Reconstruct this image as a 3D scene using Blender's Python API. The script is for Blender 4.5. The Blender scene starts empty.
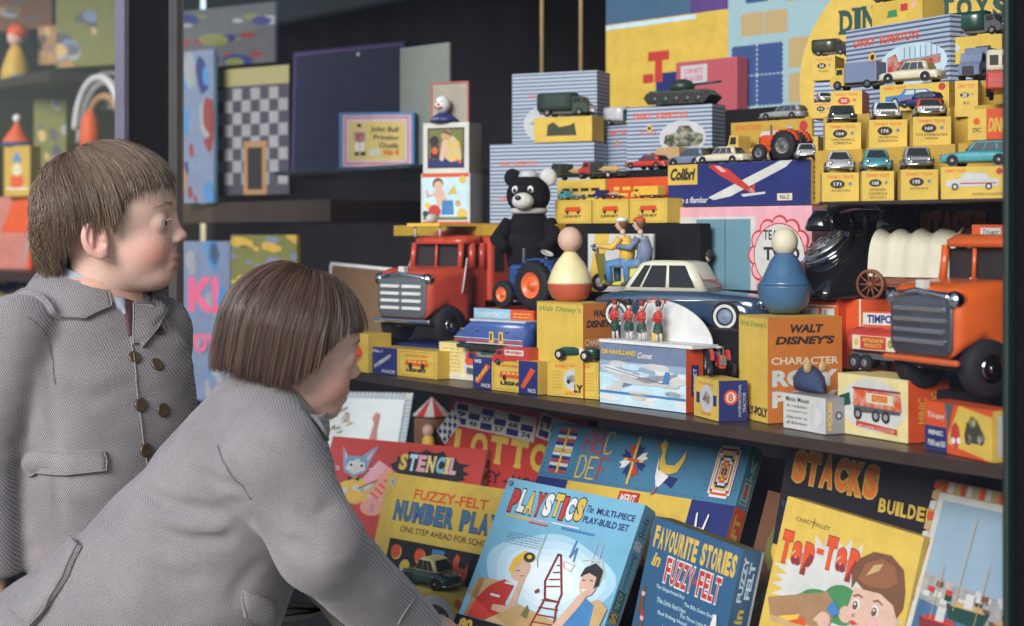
import bpy, math, random
import numpy as np
from math import sin, cos, pi, radians as rad, sqrt, atan2
from mathutils import Vector, Matrix
random.seed(7); rng = np.random.default_rng(7)
SC = bpy.context.scene; COL = SC.collection
# ---- camera geometry: the glass is the plane y = -0.05, x runs along the street, z is up
F = 1600.0; FC, FS = 0.7705, 0.6374; CY = 1.37; CZ = 1.10
def cam(px, py, t):
    u = (px-512)/F*t
    return Vector((-FC*t+u*FS, -CY+FS*t+u*FC, CZ-(py-235)/F*t))
def dep(px, Y): return (CY+Y)/(FS+(px-512)/F*FC)
def at(px, py, Y): return cam(px, py, dep(px, Y))
def onz(px, py, z):
    return cam(px, py, (CZ-z)*F/(py-235))
# ---- materials
PAL = {
 'yellow':(.62,.42,.075),'dyellow':(.50,.31,.05),'pyellow':(.70,.57,.24),'cream':(.64,.58,.42),'white':(.68,.67,.65),'offwhite':(.56,.55,.51),
 'red':(.48,.045,.035),'orange':(.72,.13,.02),'ored':(.62,.08,.02),'navy':(.022,.03,.14),'blue':(.03,.10,.34),'mblue':(.06,.2,.42),
 'teal':(.05,.22,.32),'sky':(.24,.46,.60),'psky':(.50,.66,.74),'black':(.014,.013,.016),'dark':(.03,.026,.026),'green':(.06,.22,.08),
 'dgreen':(.015,.06,.045),'lime':(.30,.45,.06),'pink':(.72,.36,.40),'dpink':(.62,.12,.22),'brown':(.16,.07,.035),'tan':(.50,.33,.15),'lbrown':(.34,.19,.09),
 'grey':(.28,.28,.29),'lgrey':(.5,.5,.5),'dgrey':(.09,.09,.095),'flesh':(.62,.40,.30),'stripe':(.10,.14,.28),'cardboard':(.24,.135,.06),'bluegrey':(.16,.20,.30),
 'olive':(.16,.16,.05),'maroon':(.22,.03,.03),'purple':(.10,.05,.2),'gold':(.75,.45,.06),'tcar':(.08,.33,.36),'khaki':(.05,.055,.03),
}
MATS = {}
def mat(name, col=None, rough=.5, metal=0., kind='print', coat=0., spec=.5, bump=.0, bs=300, var=.0, emit=None):
    if name in MATS: return MATS[name]
    if col is None:
        base = name.split(':')[0]; col = PAL[base]
        k = name.split(':')[1] if ':' in name else kind
        if k == 'print': rough=.52; bump=.08; bs=260; var=.2; spec=.28
        elif k == 'paint': rough=.25; coat=.3; var=.18; bump=.03; bs=90
        elif k == 'tin': rough=.3; coat=.2; var=.12; bump=.03; bs=120
        elif k == 'cloth': rough=.9; bump=.5; bs=500; var=.2; spec=.15
        elif k == 'metal': rough=.22; metal=1.
        elif k == 'rubber': rough=.7; spec=.3; var=.2
        elif k == 'wood': rough=.5; var=.3; bump=.1; bs=60
    m = bpy.data.materials.new(name.replace(':', '_')); m.use_nodes = True; MATS[name] = m
    N = m.node_tree.nodes; L = m.node_tree.links; b = N['Principled BSDF']
    b.inputs['Base Color'].default_value = (*col, 1); b.inputs['Roughness'].default_value = rough
    b.inputs['Metallic'].default_value = metal; b.inputs['Coat Weight'].default_value = coat
    b.inputs['Specular IOR Level'].default_value = spec
    if emit: b.inputs['Emission Color'].default_value = (*emit, 1); b.inputs['Emission Strength'].default_value = 1
    if var or bump:
        tc = N.new('ShaderNodeTexCoord')
    if var:
        n = N.new('ShaderNodeTexNoise'); n.inputs['Scale'].default_value = 28; n.inputs['Detail'].default_value = 6; n.inputs['Roughness'].default_value = .7
        L.new(tc.outputs['Object'], n.inputs['Vector'])
        r = N.new('ShaderNodeMapRange'); r.inputs[1].default_value=.25; r.inputs[2].default_value=.75; r.inputs[3].default_value=1-var; r.inputs[4].default_value=1+var*.6
        L.new(n.outputs[0], r.inputs[0])
        mx = N.new('ShaderNodeMix'); mx.data_type='RGBA'; mx.blend_type='MULTIPLY'; mx.inputs[0].default_value=1
        mx.inputs[6].default_value=(*col,1); L.new(r.outputs[0], mx.inputs[7]); L.new(mx.outputs[2], b.inputs['Base Color'])
        r2 = N.new('ShaderNodeMapRange'); r2.inputs[3].default_value=max(.05,rough-.08); r2.inputs[4].default_value=min(1,rough+.12)
        L.new(n.outputs[0], r2.inputs[0]); L.new(r2.outputs[0], b.inputs['Roughness'])
    if kind=='print' and (':' not in name) and rough>=.4 and not metal and spec<.5 and name in PAL:
        # rubbed card edges and a little grime
        bv=N.new('ShaderNodeBevel'); bv.samples=3; bv.inputs[0].default_value=.0011; ge=N.new('ShaderNodeNewGeometry'); dt=N.new('ShaderNodeVectorMath'); dt.operation='DOT_PRODUCT'; L.new(bv.outputs[0],dt.inputs[0]); L.new(ge.outputs['True Normal'],dt.inputs[1])
        mr=N.new('ShaderNodeMapRange'); mr.inputs[1].default_value=.985; mr.inputs[2].default_value=.80; L.new(dt.outputs['Value'],mr.inputs[0])
        ng=N.new('ShaderNodeTexNoise'); ng.inputs['Scale'].default_value=90; ng.inputs['Detail'].default_value=4; L.new(tc.outputs['Object'],ng.inputs[0]); gm=N.new('ShaderNodeMapRange'); gm.inputs[1].default_value=.42; gm.inputs[2].default_value=.62; L.new(ng.outputs[0],gm.inputs[0])
        mm_=N.new('ShaderNodeMath'); mm_.operation='MULTIPLY'; L.new(mr.outputs[0],mm_.inputs[0]); L.new(gm.outputs[0],mm_.inputs[1]); m5=N.new('ShaderNodeMath'); m5.operation='MULTIPLY'; m5.inputs[1].default_value=.6; L.new(mm_.outputs[0],m5.inputs[0])
        mw=N.new('ShaderNodeMix'); mw.data_type='RGBA'; L.new(m5.outputs[0],mw.inputs[0]); L.new(mx.outputs[2],mw.inputs[6]); mw.inputs[7].default_value=(.48,.44,.36,1); L.new(mw.outputs[2],b.inputs['Base Color'])
    if bump:
        n2 = N.new('ShaderNodeTexNoise'); n2.inputs['Scale'].default_value = bs; n2.inputs['Detail'].default_value = 3
        L.new(tc.outputs['Object'], n2.inputs['Vector'])
        bp = N.new('ShaderNodeBump'); bp.inputs['Strength'].default_value = bump; bp.inputs['Distance'].default_value = .002
        L.new(n2.outputs[0], bp.inputs['Height']); L.new(bp.outputs[0], b.inputs['Normal'])
    return m
def M(x): return x if not isinstance(x, str) else mat(x)
CHROME = lambda: mat('chrome', (.75,.75,.77), .16, 1.)
GLS = lambda: mat('toy_window', (.03,.035,.04), .08, 0, coat=.5)
def clear_glass(name, tint=(1,1,1), fac=1.0):
    if name in MATS: return MATS[name]
    m = bpy.data.materials.new(name); m.use_nodes=True; MATS[name]=m
    N=m.node_tree.nodes; L=m.node_tree.links; N.clear()
    o=N.new('ShaderNodeOutputMaterial'); t=N.new('ShaderNodeBsdfTransparent'); t.inputs[0].default_value=(*tint,1)
    g=N.new('ShaderNodeBsdfGlossy'); g.inputs['Roughness'].default_value=.0
    f=N.new('ShaderNodeFresnel'); f.inputs[0].default_value=1.45
    mu=N.new('ShaderNodeMath'); mu.operation='MULTIPLY'; mu.inputs[1].default_value=fac; L.new(f.outputs[0], mu.inputs[0])
    mx=N.new('ShaderNodeMixShader'); L.new(mu.outputs[0], mx.inputs[0]); L.new(t.outputs[0], mx.inputs[1]); L.new(g.outputs[0], mx.inputs[2]); 
    df=N.new('ShaderNodeBsdfDiffuse'); df.inputs[0].default_value=(.42,.43,.62,1); n=N.new('ShaderNodeTexNoise'); n.inputs['Scale'].default_value=2.2; n.inputs['Detail'].default_value=7; n.inputs['Roughness'].default_value=.65  # thin dust film, doubling as a painted bluish haze that lifts the blacks
    r=N.new('ShaderNodeMapRange'); r.inputs[1].default_value=.35; r.inputs[2].default_value=.7; r.inputs[3].default_value=.002; r.inputs[4].default_value=.016; L.new(n.outputs[0],r.inputs[0])
    m2=N.new('ShaderNodeMixShader'); L.new(r.outputs[0],m2.inputs[0]); L.new(mx.outputs[0],m2.inputs[1]); L.new(df.outputs[0],m2.inputs[2]); L.new(m2.outputs[0], o.inputs[0])
    return m
# ---- text outlines
_T = {}
def glyph(s, off=0.0, shear=0.0):
    k = (s, off, shear)
    if k not in _T:
        cu = bpy.data.curves.new('lettering', 'FONT'); cu.body = s; cu.size = 1; cu.offset = off; cu.shear = shear; cu.resolution_u = 3
        o = bpy.data.objects.new('lettering', cu); COL.objects.link(o)
        dg = bpy.context.evaluated_depsgraph_get(); oe = o.evaluated_get(dg); me = oe.to_mesh()
        V = [(v.co.x, v.co.y) for v in me.vertices]; Fc = [tuple(p.vertices) for p in me.polygons]
        oe.to_mesh_clear(); bpy.data.objects.remove(o); bpy.data.curves.remove(cu)
        _T[k] = (V, Fc)
    return _T[k]
# ---- mesh builder
class MB:
    def __init__(s): s.v=[]; s.f=[]; s.m=[]; s.mats=[]; s.sm=[]; s.X=None
    def mi(s, m):
        m = M(m)
        if m not in s.mats: s.mats.append(m)
        return s.mats.index(m)
    def add(s, V, Fc, m, smooth=False):
        b = len(s.v); i = s.mi(m)
        if s.X is not None: V = [s.X @ Vector(p) for p in V]
        s.v += [tuple(p) for p in V]; s.f += [tuple(b+k for k in f) for f in Fc]; s.m += [i]*len(Fc); s.sm += [smooth]*len(Fc)
        return s
    def box(s, x0,y0,z0,x1,y1,z1, m, ms=None):
        V=[(x0,y0,z0),(x1,y0,z0),(x1,y1,z0),(x0,y1,z0),(x0,y0,z1),(x1,y0,z1),(x1,y1,z1),(x0,y1,z1)]
        Fc=[(0,3,2,1),(4,5,6,7),(0,1,5,4),(1,2,6,5),(2,3,7,6),(3,0,4,7)]  # bottom top front right back left
        if ms:
            for f,k in zip(Fc,('B','T','F','R','K','L')): s.add([V[i] for i in f],[(0,1,2,3)],ms.get(k,m))
        else: s.add(V,Fc,m)
        return s
    def rings(s, R, m, cap=True, smooth=True, closed=True):
        n=len(R[0]); V=[p for r in R for p in r]; Fc=[]
        for i in range(len(R)-1):
            for j in range(n if closed else n-1):
                k=(j+1)%n; Fc.append((i*n+j,i*n+k,(i+1)*n+k,(i+1)*n+j))
        if cap and closed: Fc.append(tuple(range(n))[::-1]); Fc.append(tuple((len(R)-1)*n+j for j in range(n)))
        return s.add(V,Fc,m,smooth)
    def lathe(s, prof, m, n=20, ax='z', c=(0,0,0), smooth=True, cap=True):
        R=[]
        for r,h in prof:
            ring=[]
            for j in range(n):
                a=2*pi*j/n; x,y=r*cos(a),r*sin(a)
                p={'z':(x,y,h),'y':(x,h,y),'x':(h,x,y)}[ax]; ring.append((p[0]+c[0],p[1]+c[1],p[2]+c[2]))
            R.append(ring)
        return s.rings(R,m,cap,smooth)
    def cyl(s, c, r, h, m, ax='z', n=18, smooth=True): # along axis from c, length h
        return s.lathe([(r*.94,0),(r,abs(h)*.04*(1 if h>0 else -1)),(r,h*.96),(r*.94,h)],m,n,ax,c,smooth)
    def ell(s, c, r, m, n=16, k=10, R=None):
        if not hasattr(r,'__len__'): r=(r,r,r)
        P=[]
        for i in range(k+1):
            a=-pi/2+pi*i/k; ring=[]
            for j in range(n):
                q=Vector((max(cos(a),.001)*cos(2*pi*j/n)*r[0], max(cos(a),.001)*sin(2*pi*j/n)*r[1], sin(a)*r[2]))
                if R is not None: q=R@q
                ring.append(q+Vector(c))
            P.append(ring)
        return s.rings(P,m,True,True)
    def tube(s, pts, r, m, n=8, cap=True):
        pts=[Vector(p) for p in pts]; R=[]; up=None
        for i,p in enumerate(pts):
            t=(pts[min(i+1,len(pts)-1)]-pts[max(i-1,0)]).normalized()
            if up is None: up=t.orthogonal().normalized()
            up=(up-t*up.dot(t)).normalized(); w=t.cross(up)
            rr=r[i] if hasattr(r,'__len__') else r
            R.append([p+(up*cos(2*pi*j/n)+w*sin(2*pi*j/n))*rr for j in range(n)])
        return s.rings(R,m,cap,True)
    def poly(s, pts, m): return s.add(pts,[tuple(range(len(pts)))],m)
    def prism(s, pts2, y0, y1, m, ax='y', smooth=False): # outline in (x,z), extruded along y
        n=len(pts2); q=(lambda a,b,h:(a,h,b)) if ax=='y' else ((lambda a,b,h:(h,a,b)) if ax=='x' else (lambda a,b,h:(a,b,h)))
        V=[q(a,b,y0) for a,b in pts2]+[q(a,b,y1) for a,b in pts2]
        Fc=[tuple(range(n)),tuple(range(2*n-1,n-1,-1))]+[(i,(i+1)%n,n+(i+1)%n,n+i) for i in range(n)]
        s.add(V,Fc[:2],m); return s.add(V,Fc[2:],m,smooth)
    def face(s, O, u, v, w, h): return Face(s, Vector(O), Vector(u).normalized(), Vector(v).normalized(), w, h)
    def build(s, name, parent=None, loc=None, rz=0, bevel=0, subd=0, label=None):
        me=bpy.data.meshes.new(name); me.from_pydata(s.v,[],s.f)
        for m in s.mats: me.materials.append(m)
        me.polygons.foreach_set('material_index', s.m); me.polygons.foreach_set('use_smooth', s.sm); me.update()
        o=bpy.data.objects.new(name, me); COL.objects.link(o)
        if parent: o.parent=parent
        if loc is not None: o.location=loc
        if rz: o.rotation_euler[2]=rz
        if bevel:
            b=o.modifiers.new('bevel','BEVEL'); b.width=bevel; b.segments=2; b.limit_method='ANGLE'; b.angle_limit=rad(40); b.harden_normals=False
        if subd:
            b=o.modifiers.new('subd','SUBSURF'); b.levels=subd; b.render_levels=subd
        if label: o['label']=label
        return o
class Face:
    """flat printing on a face; coordinates run 0..1 across and 0..1 up"""
    def __init__(s, mb, O,u,v,w,h): s.mb=mb; s.O=O; s.u=u; s.v=v; s.n=u.cross(v); s.w=w; s.h=h; s.k=0.00007; s.z=s.k
    def P(s,a,b): return s.O+s.u*(a*s.w)+s.v*(b*s.h)+s.n*s.z
    def up(s): s.z+=s.k; return s
    def poly(s, pts, m): s.mb.poly([s.P(a,b) for a,b in pts], m); return s.up()
    def rect(s,a0,b0,a1,b1,m): return s.poly([(a0,b0),(a1,b0),(a1,b1),(a0,b1)],m)
    def rects(s,L,m):
        for a0,b0,a1,b1 in L: s.mb.poly([s.P(a0,b0),s.P(a1,b0),s.P(a1,b1),s.P(a0,b1)],m)
        return s.up()
    def polys(s,L,m):
        for p in L: s.mb.poly([s.P(a,b) for a,b in p],m)
        return s.up()
    def disc(s,a,b,ra,m,rb=None,n=22,rot=0):  # ra in width units; rb same metric unless given
        rb = ra if rb is None else rb; q=s.w/s.h
        pts=[]
        for i in range(n):
            x=ra*cos(2*pi*i/n); y=rb*sin(2*pi*i/n); pts.append((a+x*cos(rot)-y*sin(rot), b+(x*sin(rot)+y*cos(rot))*q))
        return s.poly(pts,m)
    def discs(s,L,m):
        q=s.w/s.h
        for a,b,r in L: s.mb.poly([s.P(a+r*cos(2*pi*i/12),b+r*sin(2*pi*i/12)*q) for i in range(12)],m)
        return s.up()
    def line(s, pts, t, m, closed=False): # polyline strip, t in width units
        q=s.h/s.w; P=[Vector((a,b*q)) for a,b in pts]; n=len(P)
        for i in range(n if closed else n-1):
            a,b=P[i],P[(i+1)%n]; d=(b-a)
            if d.length<1e-9: continue
            d.normalize(); e=Vector((-d.y,d.x))*t/2; a2=a-d*t*.3; b2=b+d*t*.3
            s.mb.poly([s.P(p.x,p.y/q) for p in (a2-e,b2-e,b2+e,a2+e)],m)
        return s.up()
    def frame(s,a0,b0,a1,b1,t,m):
        tb=t*s.w/s.h
        return s.rects([(a0,b0,a1,b0+tb),(a0,b1-tb,a1,b1),(a0,b0+tb,a0+t,b1-tb),(a1-t,b0+tb,a1,b1-tb)],m)
    def text(s, st, a0,b0,a1,b1, m, off=.0, shear=0, out=None, oo=.06, rot=0, arc=0, dz=0, fit=None):
        V,Fc=glyph(st,off,shear)
        if not V: return s
        if fit: V0,F0=glyph(st,fit[0],shear); V,Fc=V0,F0; V3,F3=glyph(st,fit[0]+fit[1],shear)
        xs=[p[0] for p in V]; ys=[p[1] for p in V]; x0,x1,y0,y1=min(xs),max(xs),min(ys),max(ys)
        def put(VV,FF,mm):
            pts=[]
            for x,y in VV:
                X=(x-x0)/(x1-x0); Y=(y-y0)/max(y1-y0,1e-6)
                if rot==90: a=a1-(a1-a0)*Y; b=b0+(b1-b0)*X
                elif rot==-90: a=a0+(a1-a0)*Y; b=b1-(b1-b0)*X
                else: a=a0+(a1-a0)*X; b=b0+(b1-b0)*Y+arc*(1-(2*X-1)**2)+dz*X
                pts.append(s.P(a,b))
            s.mb.add(pts,FF,mm); s.up()
        if fit: put(V3,F3,m); return s
        if out: V2,F2=glyph(st,off+oo,shear); put(V2,F2,out)
        put(V,Fc,m); return s
    def letters(s, st, a0,b0,a1,b1, mats, off=.04, out=None, oo=.05, dz=0, jit=0, slab=False, shear=0):
        W=[{'I':.5,' ':.6,'M':1.2,'W':1.25,'L':.85,'-':.7,'J':.7}.get(c,1.) for c in st]; T=sum(W); x=a0; G=[]
        for i,c in enumerate(st):
            w=(a1-a0)*W[i]/T; m=mats[i%len(mats)] if isinstance(mats,(list,tuple)) else mats
            j=(random.random()-.5)*jit*(b1-b0); bb0=b0+dz*(x-a0)/(a1-a0)+j; bb1=bb0+(b1-b0)
            H=bb1-bb0
            if c.islower(): bb1=bb0+H*(1. if c in 'bdfhklt' else .70); bb0=bb0-(H*.28 if c in 'gpqy' else 0)
            G.append((c,x+w*.06,bb0,x+w*.92,bb1,m)); x+=w
        z=s.z
        if out:
            for c,a,b_,d,e,m in G:
                if c not in ' -': s.z=z; s.text(c,a,b_,d,e,out,off+oo*.5,shear,fit=(off,oo))
            z+=s.k
        for c,a,b_,d,e,m in G:
            s.z=z
            if c=='-': s.rect(a,b_+(e-b_)*.4,d,b_+(e-b_)*.58,m)
            elif c!=' ':
                s.text(c,a,b_,d,e,m,off,shear)
                if slab: s.z=z+s.k*.5; s._slab(c,a,b_,d,e,m)
        s.z=z+2*s.k; return s
    def _slab(s,c,a0,b0,a1,b1,m):
        S={'N':[(0,0),(0,1),(1,1)],'U':[(0,1),(1,1)],'M':[(0,0),(1,0),(0,1),(1,1)],'B':[(0,0),(0,1)],'E':[(0,0),(0,1)],'R':[(0,0),(0,1),(1,0)],'P':[(0,0),(0,1)],'I':[(.5,0),(.5,1)],
           'L':[(0,0),(0,1)],'T':[(.5,0)],'D':[(0,0),(0,1)],'Y':[(.5,0),(0,1),(1,1)],'K':[(0,0),(0,1),(1,0),(1,1)],'H':[(0,0),(1,0),(0,1),(1,1)]}.get(c,[])
        w=a1-a0; h=b1-b0; L=[]
        for p,q in S:
            xc=a0+w*(p*.76+.12) if c!='I' else a0+w*.5; sw=.2*w if c!='I' else .9*w; y=b0 if q==0 else b1-h*.13
            L.append((xc-sw,y,xc+sw,y+h*.13))
        if L: s.rects(L,m)
    def grain(s,a0,b0,a1,b1,m,rows,n=5,t=.5,seed=1): # tiny illegible print: rows of broken dashes
        R=random.Random(seed); L=[]
        for r in range(rows):
            y=b1-(b1-b0)*(r+.8)/rows; x=a0+(a1-a0)*R.uniform(0,.08)
            while x<a1:
                w=(a1-a0)/n*R.uniform(.4,1.1); L.append((x,y,min(x+w,a1),y+(b1-b0)/rows*t)); x+=w+(a1-a0)/n*.25
        return s.rects(L,m)
# ---- things
def tag(o,label=None,cat=None,group=None,kind=None):
    if label: o['label']=label
    if cat: o['category']=cat
    if group: o['group']=group
    if kind: o['kind']=kind
    return o
def thing(name,label,cat,loc=(0,0,0),rz=0,group=None):
    o=bpy.data.objects.new(name,None); COL.objects.link(o); o.empty_display_size=.05; o.location=loc; o.rotation_euler=(0,0,rz)
    return tag(o,label,cat,group)
def dup(r,loc,rz=None,label=None,group=None,matmap=None,sc=None):
    def cp(o,par):
        c=o.copy(); COL.objects.link(c)
        if par: c.parent=par
        if matmap and o.type=='MESH' and any(m and m.name in matmap for m in o.data.materials):
            c.data=o.data.copy()
            for i,m in enumerate(c.data.materials):
                if m and m.name in matmap: c.data.materials[i]=M(matmap[m.name])
        for ch in o.children: cp(ch,c)
        return c
    c=cp(r,None); c.location=loc
    if rz is not None: c.rotation_euler[2]=rz
    if sc: c.scale=(sc,)*3
    return tag(c,label,None,group)
def carton(w,d,h,m,ms=None):
    """cardboard box, local origin at the front left bottom corner; returns mesh builder and its faces"""
    b=MB(); b.box(0,0,0,w,d,h,m,ms)
    fr=b.face((0,0,0),(1,0,0),(0,0,1),w,h); rt=b.face((w,0,0),(0,1,0),(0,0,1),d,h); tp=b.face((0,0,h),(1,0,0),(0,1,0),w,d)
    return b,fr,rt,tp
def shelfbox(name,label,L,C,top,d,m,z,ms=None,group=None,draw=None,cat='box'):
    """box standing on the surface at height z: L and C are where the two ends of its front bottom edge meet the surface"""
    p=onz(*L,z); q=onz(*C,z); e=q-p; w=e.length; yaw=atan2(e.y,e.x); t=(CZ-z)*F/(C[1]-235); h=(C[1]-top)/F*t
    b,fr,rt,tp=carton(w,d,h,m,ms)
    if draw: draw(b,fr,rt,tp)
    o=b.build(name,loc=p,rz=yaw,bevel=.0006); tag(o,label,cat,group); return o,w,h,p,yaw
def ybox(name,label,px0,px1,Y,z,h,d,m,ms=None,yaw=0,group=None,draw=None,cat='box'):
    """box standing at height z with its front left edge px0 at depth row Y; right end set from px1"""
    p=at(px0,235,Y); p.z=z; u=(px1-512)/F
    # width so that the far end shows at px1
    dx,dy=cos(yaw),sin(yaw)
    # solve (r)/(f)=u for p+w*(dx,dy)
    rx,ry=p.x,p.y+CY; f0=-FC*rx+FS*ry; r0=FS*rx+FC*ry; fd=-FC*dx+FS*dy; rd=FS*dx+FC*dy
    w=(u*f0-r0)/(rd-u*fd)
    b,fr,rt,tp=carton(w,d,h,m,ms)
    if draw: draw(b,fr,rt,tp)
    o=b.build(name,loc=p,rz=yaw,bevel=.0006); tag(o,label,cat,group); return o,w,h,p,yaw
# ================= camera, light, sky =================
cd = bpy.data.cameras.new('camera'); co = bpy.data.objects.new('camera', cd); COL.objects.link(co); SC.camera = co
cd.sensor_width=36; cd.lens=36*F/1024; cd.shift_y=-(313-235)/1024; cd.clip_start=.05; cd.clip_end=500
fwd=Vector((-FC,FS,0)); co.location=(0,-CY,CZ); co.rotation_euler=fwd.to_track_quat('-Z','Y').to_euler()
cd.dof.use_dof=True; cd.dof.focus_distance=2.1; cd.dof.aperture_fstop=5.0
W=bpy.data.worlds.new('World'); SC.world=W; W.use_nodes=True
wn=W.node_tree.nodes; bg=wn['Background']; sky=wn.new('ShaderNodeTexSky'); sky.sky_type='NISHITA'; sky.sun_disc=False
SUN_EL=rad(19); SUN_AZ=rad(-66)  # direction the light comes from, measured from +x
sky.sun_elevation=SUN_EL; sky.sun_rotation=rad(90)-SUN_AZ; sky.altitude=50; sky.air_density=1.1; sky.dust_density=1.2; sky.ozone_density=1.2
W.node_tree.links.new(sky.outputs[0],bg.inputs[0]); bg.inputs[1].default_value=.15
sl=bpy.data.lights.new('sun','SUN'); sl.energy=2.55; sl.angle=rad(30); sl.color=(.97,.98,1); so=bpy.data.objects.new('sun',sl); COL.objects.link(so)
sd=Vector((cos(SUN_EL)*cos(SUN_AZ),cos(SUN_EL)*sin(SUN_AZ),sin(SUN_EL))); so.rotation_euler=sd.to_track_quat('Z','Y').to_euler(); so.location=(0,-6,8)
SC.view_settings.view_transform='Standard'; SC.view_settings.look='None'; SC.view_settings.exposure=1.05; SC.view_settings.gamma=1
# ================= ground =================
def struct(mb,name): o=mb.build(name); o['kind']='structure'; return o
def slabmat():
    m=mat('paving_stone',(.24,.23,.21),.85,bump=.3,bs=60,var=.3); return m
g=MB(); g.box(-60,-60,-.3,60,60,-.13,mat('asphalt',(.05,.05,.052),.9,bump=.4,bs=120,var=.3)); struct(g,'road')
g=MB()
for i in range(-14,12):
    for j in range(4):
        x=i*.9+(j%2)*.45; g.box(x+.004,-3.2+j*.79+.004,-.126,x+.896,-3.2+(j+1)*.79-.004,0.0,slabmat())
struct(g,'pavement')
g=MB(); g.box(-13,-3.36,-.126,11,-3.205,.003,mat('kerb_stone',(.3,.29,.27),.8,bump=.2,var=.2)); struct(g,'kerb')
# ================= the shop =================
SH=.874   # main shelf height
US=1.14   # upper tier
shop=thing('shop_front','toy shop front with large plate glass display windows in dark frames','shop front',(0,0,0))
dk=mat('dark_paint',(.006,.005,.007),.8,spec=.1,bump=.05,bs=80,var=.3); al=mat('anodised_strip',(.22,.19,.26),.35,.6,var=.15)
inn=mat('shop_lining',(.006,.005,.007),.8,var=.4,bump=.1)
xL0,xL1,xL2,xL3=[at(p,235,-.05).x for p in (122,131,171,179)]; xR0,xR1=[at(p,235,-.05).x for p in (1009,1016)]
def part(name,*bx,m=dk,bev=.002):
    b=MB()
    for q in bx: b.box(*q,m)
    return b.build(name,shop,bevel=bev)
ZB=.40; ZT=2.35
part('stall_riser',(-8,-.09,0,3,.0,ZB-.05),m=mat('green_tile',(.05,.09,.07),.25,coat=.3,var=.2))
part('window_sill',(-8,-.13,ZB-.047,3,.03,ZB))
part('mullion',(xL1,-.055,ZB+.002,xL2,-.036,ZT)); part('mullion_trim',(xL0,-.065,ZB+.002,xL1-.001,-.036,ZT),m=al)
part('mullion_trim',(xL2+.001,-.056,ZB+.002,xL3,-.040,ZT),m=mat('worn_strip',(.05,.043,.04),.5,var=.3))
part('mullion',(xR1,-.052,ZB+.002,xR1+.16,.1,ZT)); part('mullion_trim',(xR0,-.062,ZB+.002,xR1-.001,-.03,ZT),m=mat('green_edge',(.008,.016,.013),.5))
part('mullion',(-5.6,-.085,ZB+.002,-5.5,.02,ZT))
part('fascia',(-8,-.25,ZT+.002,3,.0,3.1),m=mat('fascia_paint',(.05,.02,.02),.4,coat=.3,var=.2))
part('upper_wall',(-8,-.05,3.102,3,.3,7),m=mat('wall_brick',(.22,.1,.07),.9,bump=.4,bs=30,var=.3))
for a,b_ in ((-5.5,xL0),(xL3,xR0)):
    q=MB(); q.poly([(a,-.05,ZB),(b_,-.05,ZB),(b_,-.05,ZT),(a,-.05,ZT)],clear_glass('plate_glass',(.97,.98,.98),.5)); q.build('glass_pane',shop)
part('display_floor',(-5.6,.031,.30,1.0,1.9,ZB-.01),m=inn); part('back_wall',(-5.6,1.7,ZB-.009,1.0,1.8,2.6),m=inn)
part('ceiling',(-5.6,.001,2.36,1.0,1.69,2.45),m=inn)
part('side_wall',(-5.7,.03,ZB,-5.61,1.69,2.6),m=inn); part('side_wall',(xR1+.165,.03,ZB,xR1+.25,1.69,2.6),m=inn)
# across the street: terraces the window reflects
bm=mat('far_brick',(.14,.09,.075),.9,var=.3); wm=mat('far_window',(.03,.035,.04),.15)
for k,(x0,x1,h) in enumerate([(-60,-36,9.4),(-36,-14,9.7),(-14,4,9.2),(4,22,9.8),(22,40,9.4)]):
    t=thing('terraced_house',['tall','wide','plain','broad','narrow'][k]+' brick terrace across the road from the shop','house',(x0,-32,-.13),group='houses across the road')
    b=MB(); b.box(0,-6,0,x1-x0,0,h,bm); b.build('wall',t)
    b=MB(); b.prism([(-6.2,h),(0.2,h),(-3,h+1.0)],0,x1-x0-.05,mat('slate',(.06,.06,.07),.7,var=.2),ax='x'); b.build('roof',t)
    for r in range(3):
        for c_ in range(5):
            b=MB(); xx=1+c_*(x1-x0-2)/5+.6; b.box(xx,0.01,1.0+r*3.0,xx+1.3,.05,2.8+r*3.0,wm); b.build('window',t)
# ---------------- shelves and risers
def slab(name,label,x0,x1,y0,y1,z0,z1,m,cat='shelf'):
    b=MB(); b.box(x0,y0,z0,x1,y1,z1,m); o=b.build(name,bevel=.0015); return tag(o,label,cat)
wd=mat('shelf_wood',(.045,.028,.02),.45,bump=.1,bs=60,var=.35,coat=.2)
xs0=at(352,380,0.02).x
b=MB(); pa=at(352,235,.11); pb_=at(1014,235,-.004); b.prism([(pa.x,pa.y),(pb_.x,pb_.y),(xR1+.1,pb_.y),(xR1+.1,.62),(pa.x,.62)],SH-.013,SH,wd,ax='z'); tag(b.build('display_shelf',bevel=.001),'long dark wooden shelf carrying the trucks and toy boxes across the window','shelf')
slab('display_shelf','dark upper shelf under the rows of yellow toy car boxes',at(818,200,.14).x,xR1+.1,.14,.75,US-.0035,US,wd)
def riser(lab,p0,p1,Y0,Y1,z,m='black:cloth',z0=SH+.001):
    x0=at(p0,235,Y0).x; x1=at(p1,235,Y0).x
    return slab('display_riser',lab,x0,x1,Y0,Y1,z0,z,M(m),'riser')
riser('dark blue cloth step under the red lorry',376,470,.178,.44,.921,'navy:cloth')
riser('black cloth step under the cream and blue saloon car',604,800,.165,.33,.970)
riser('black cloth step holding up the pink picture box',600,830,.335,.42,1.02)
riser('dark step at the back under the striped boxes',490,828,.43,.80,US-.02)
riser('black cloth step under the red bus box and the covered wagon',800,905,.2,.44,.93)
riser('black cloth step under the big orange lorry',907,1022,.10,.44,.931)
riser('low step behind the small cars under the parked tractors',600,832,.44,.72,1.205,z0=US)
slab('glass_shelf','dim narrow shelf under the framed set and navy case',at(282,170,.42).x,at(418,170,.42).x,.40,.75,1.226,1.234,mat('shelf_glass_edge',(.03,.05,.06),.1))
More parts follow.
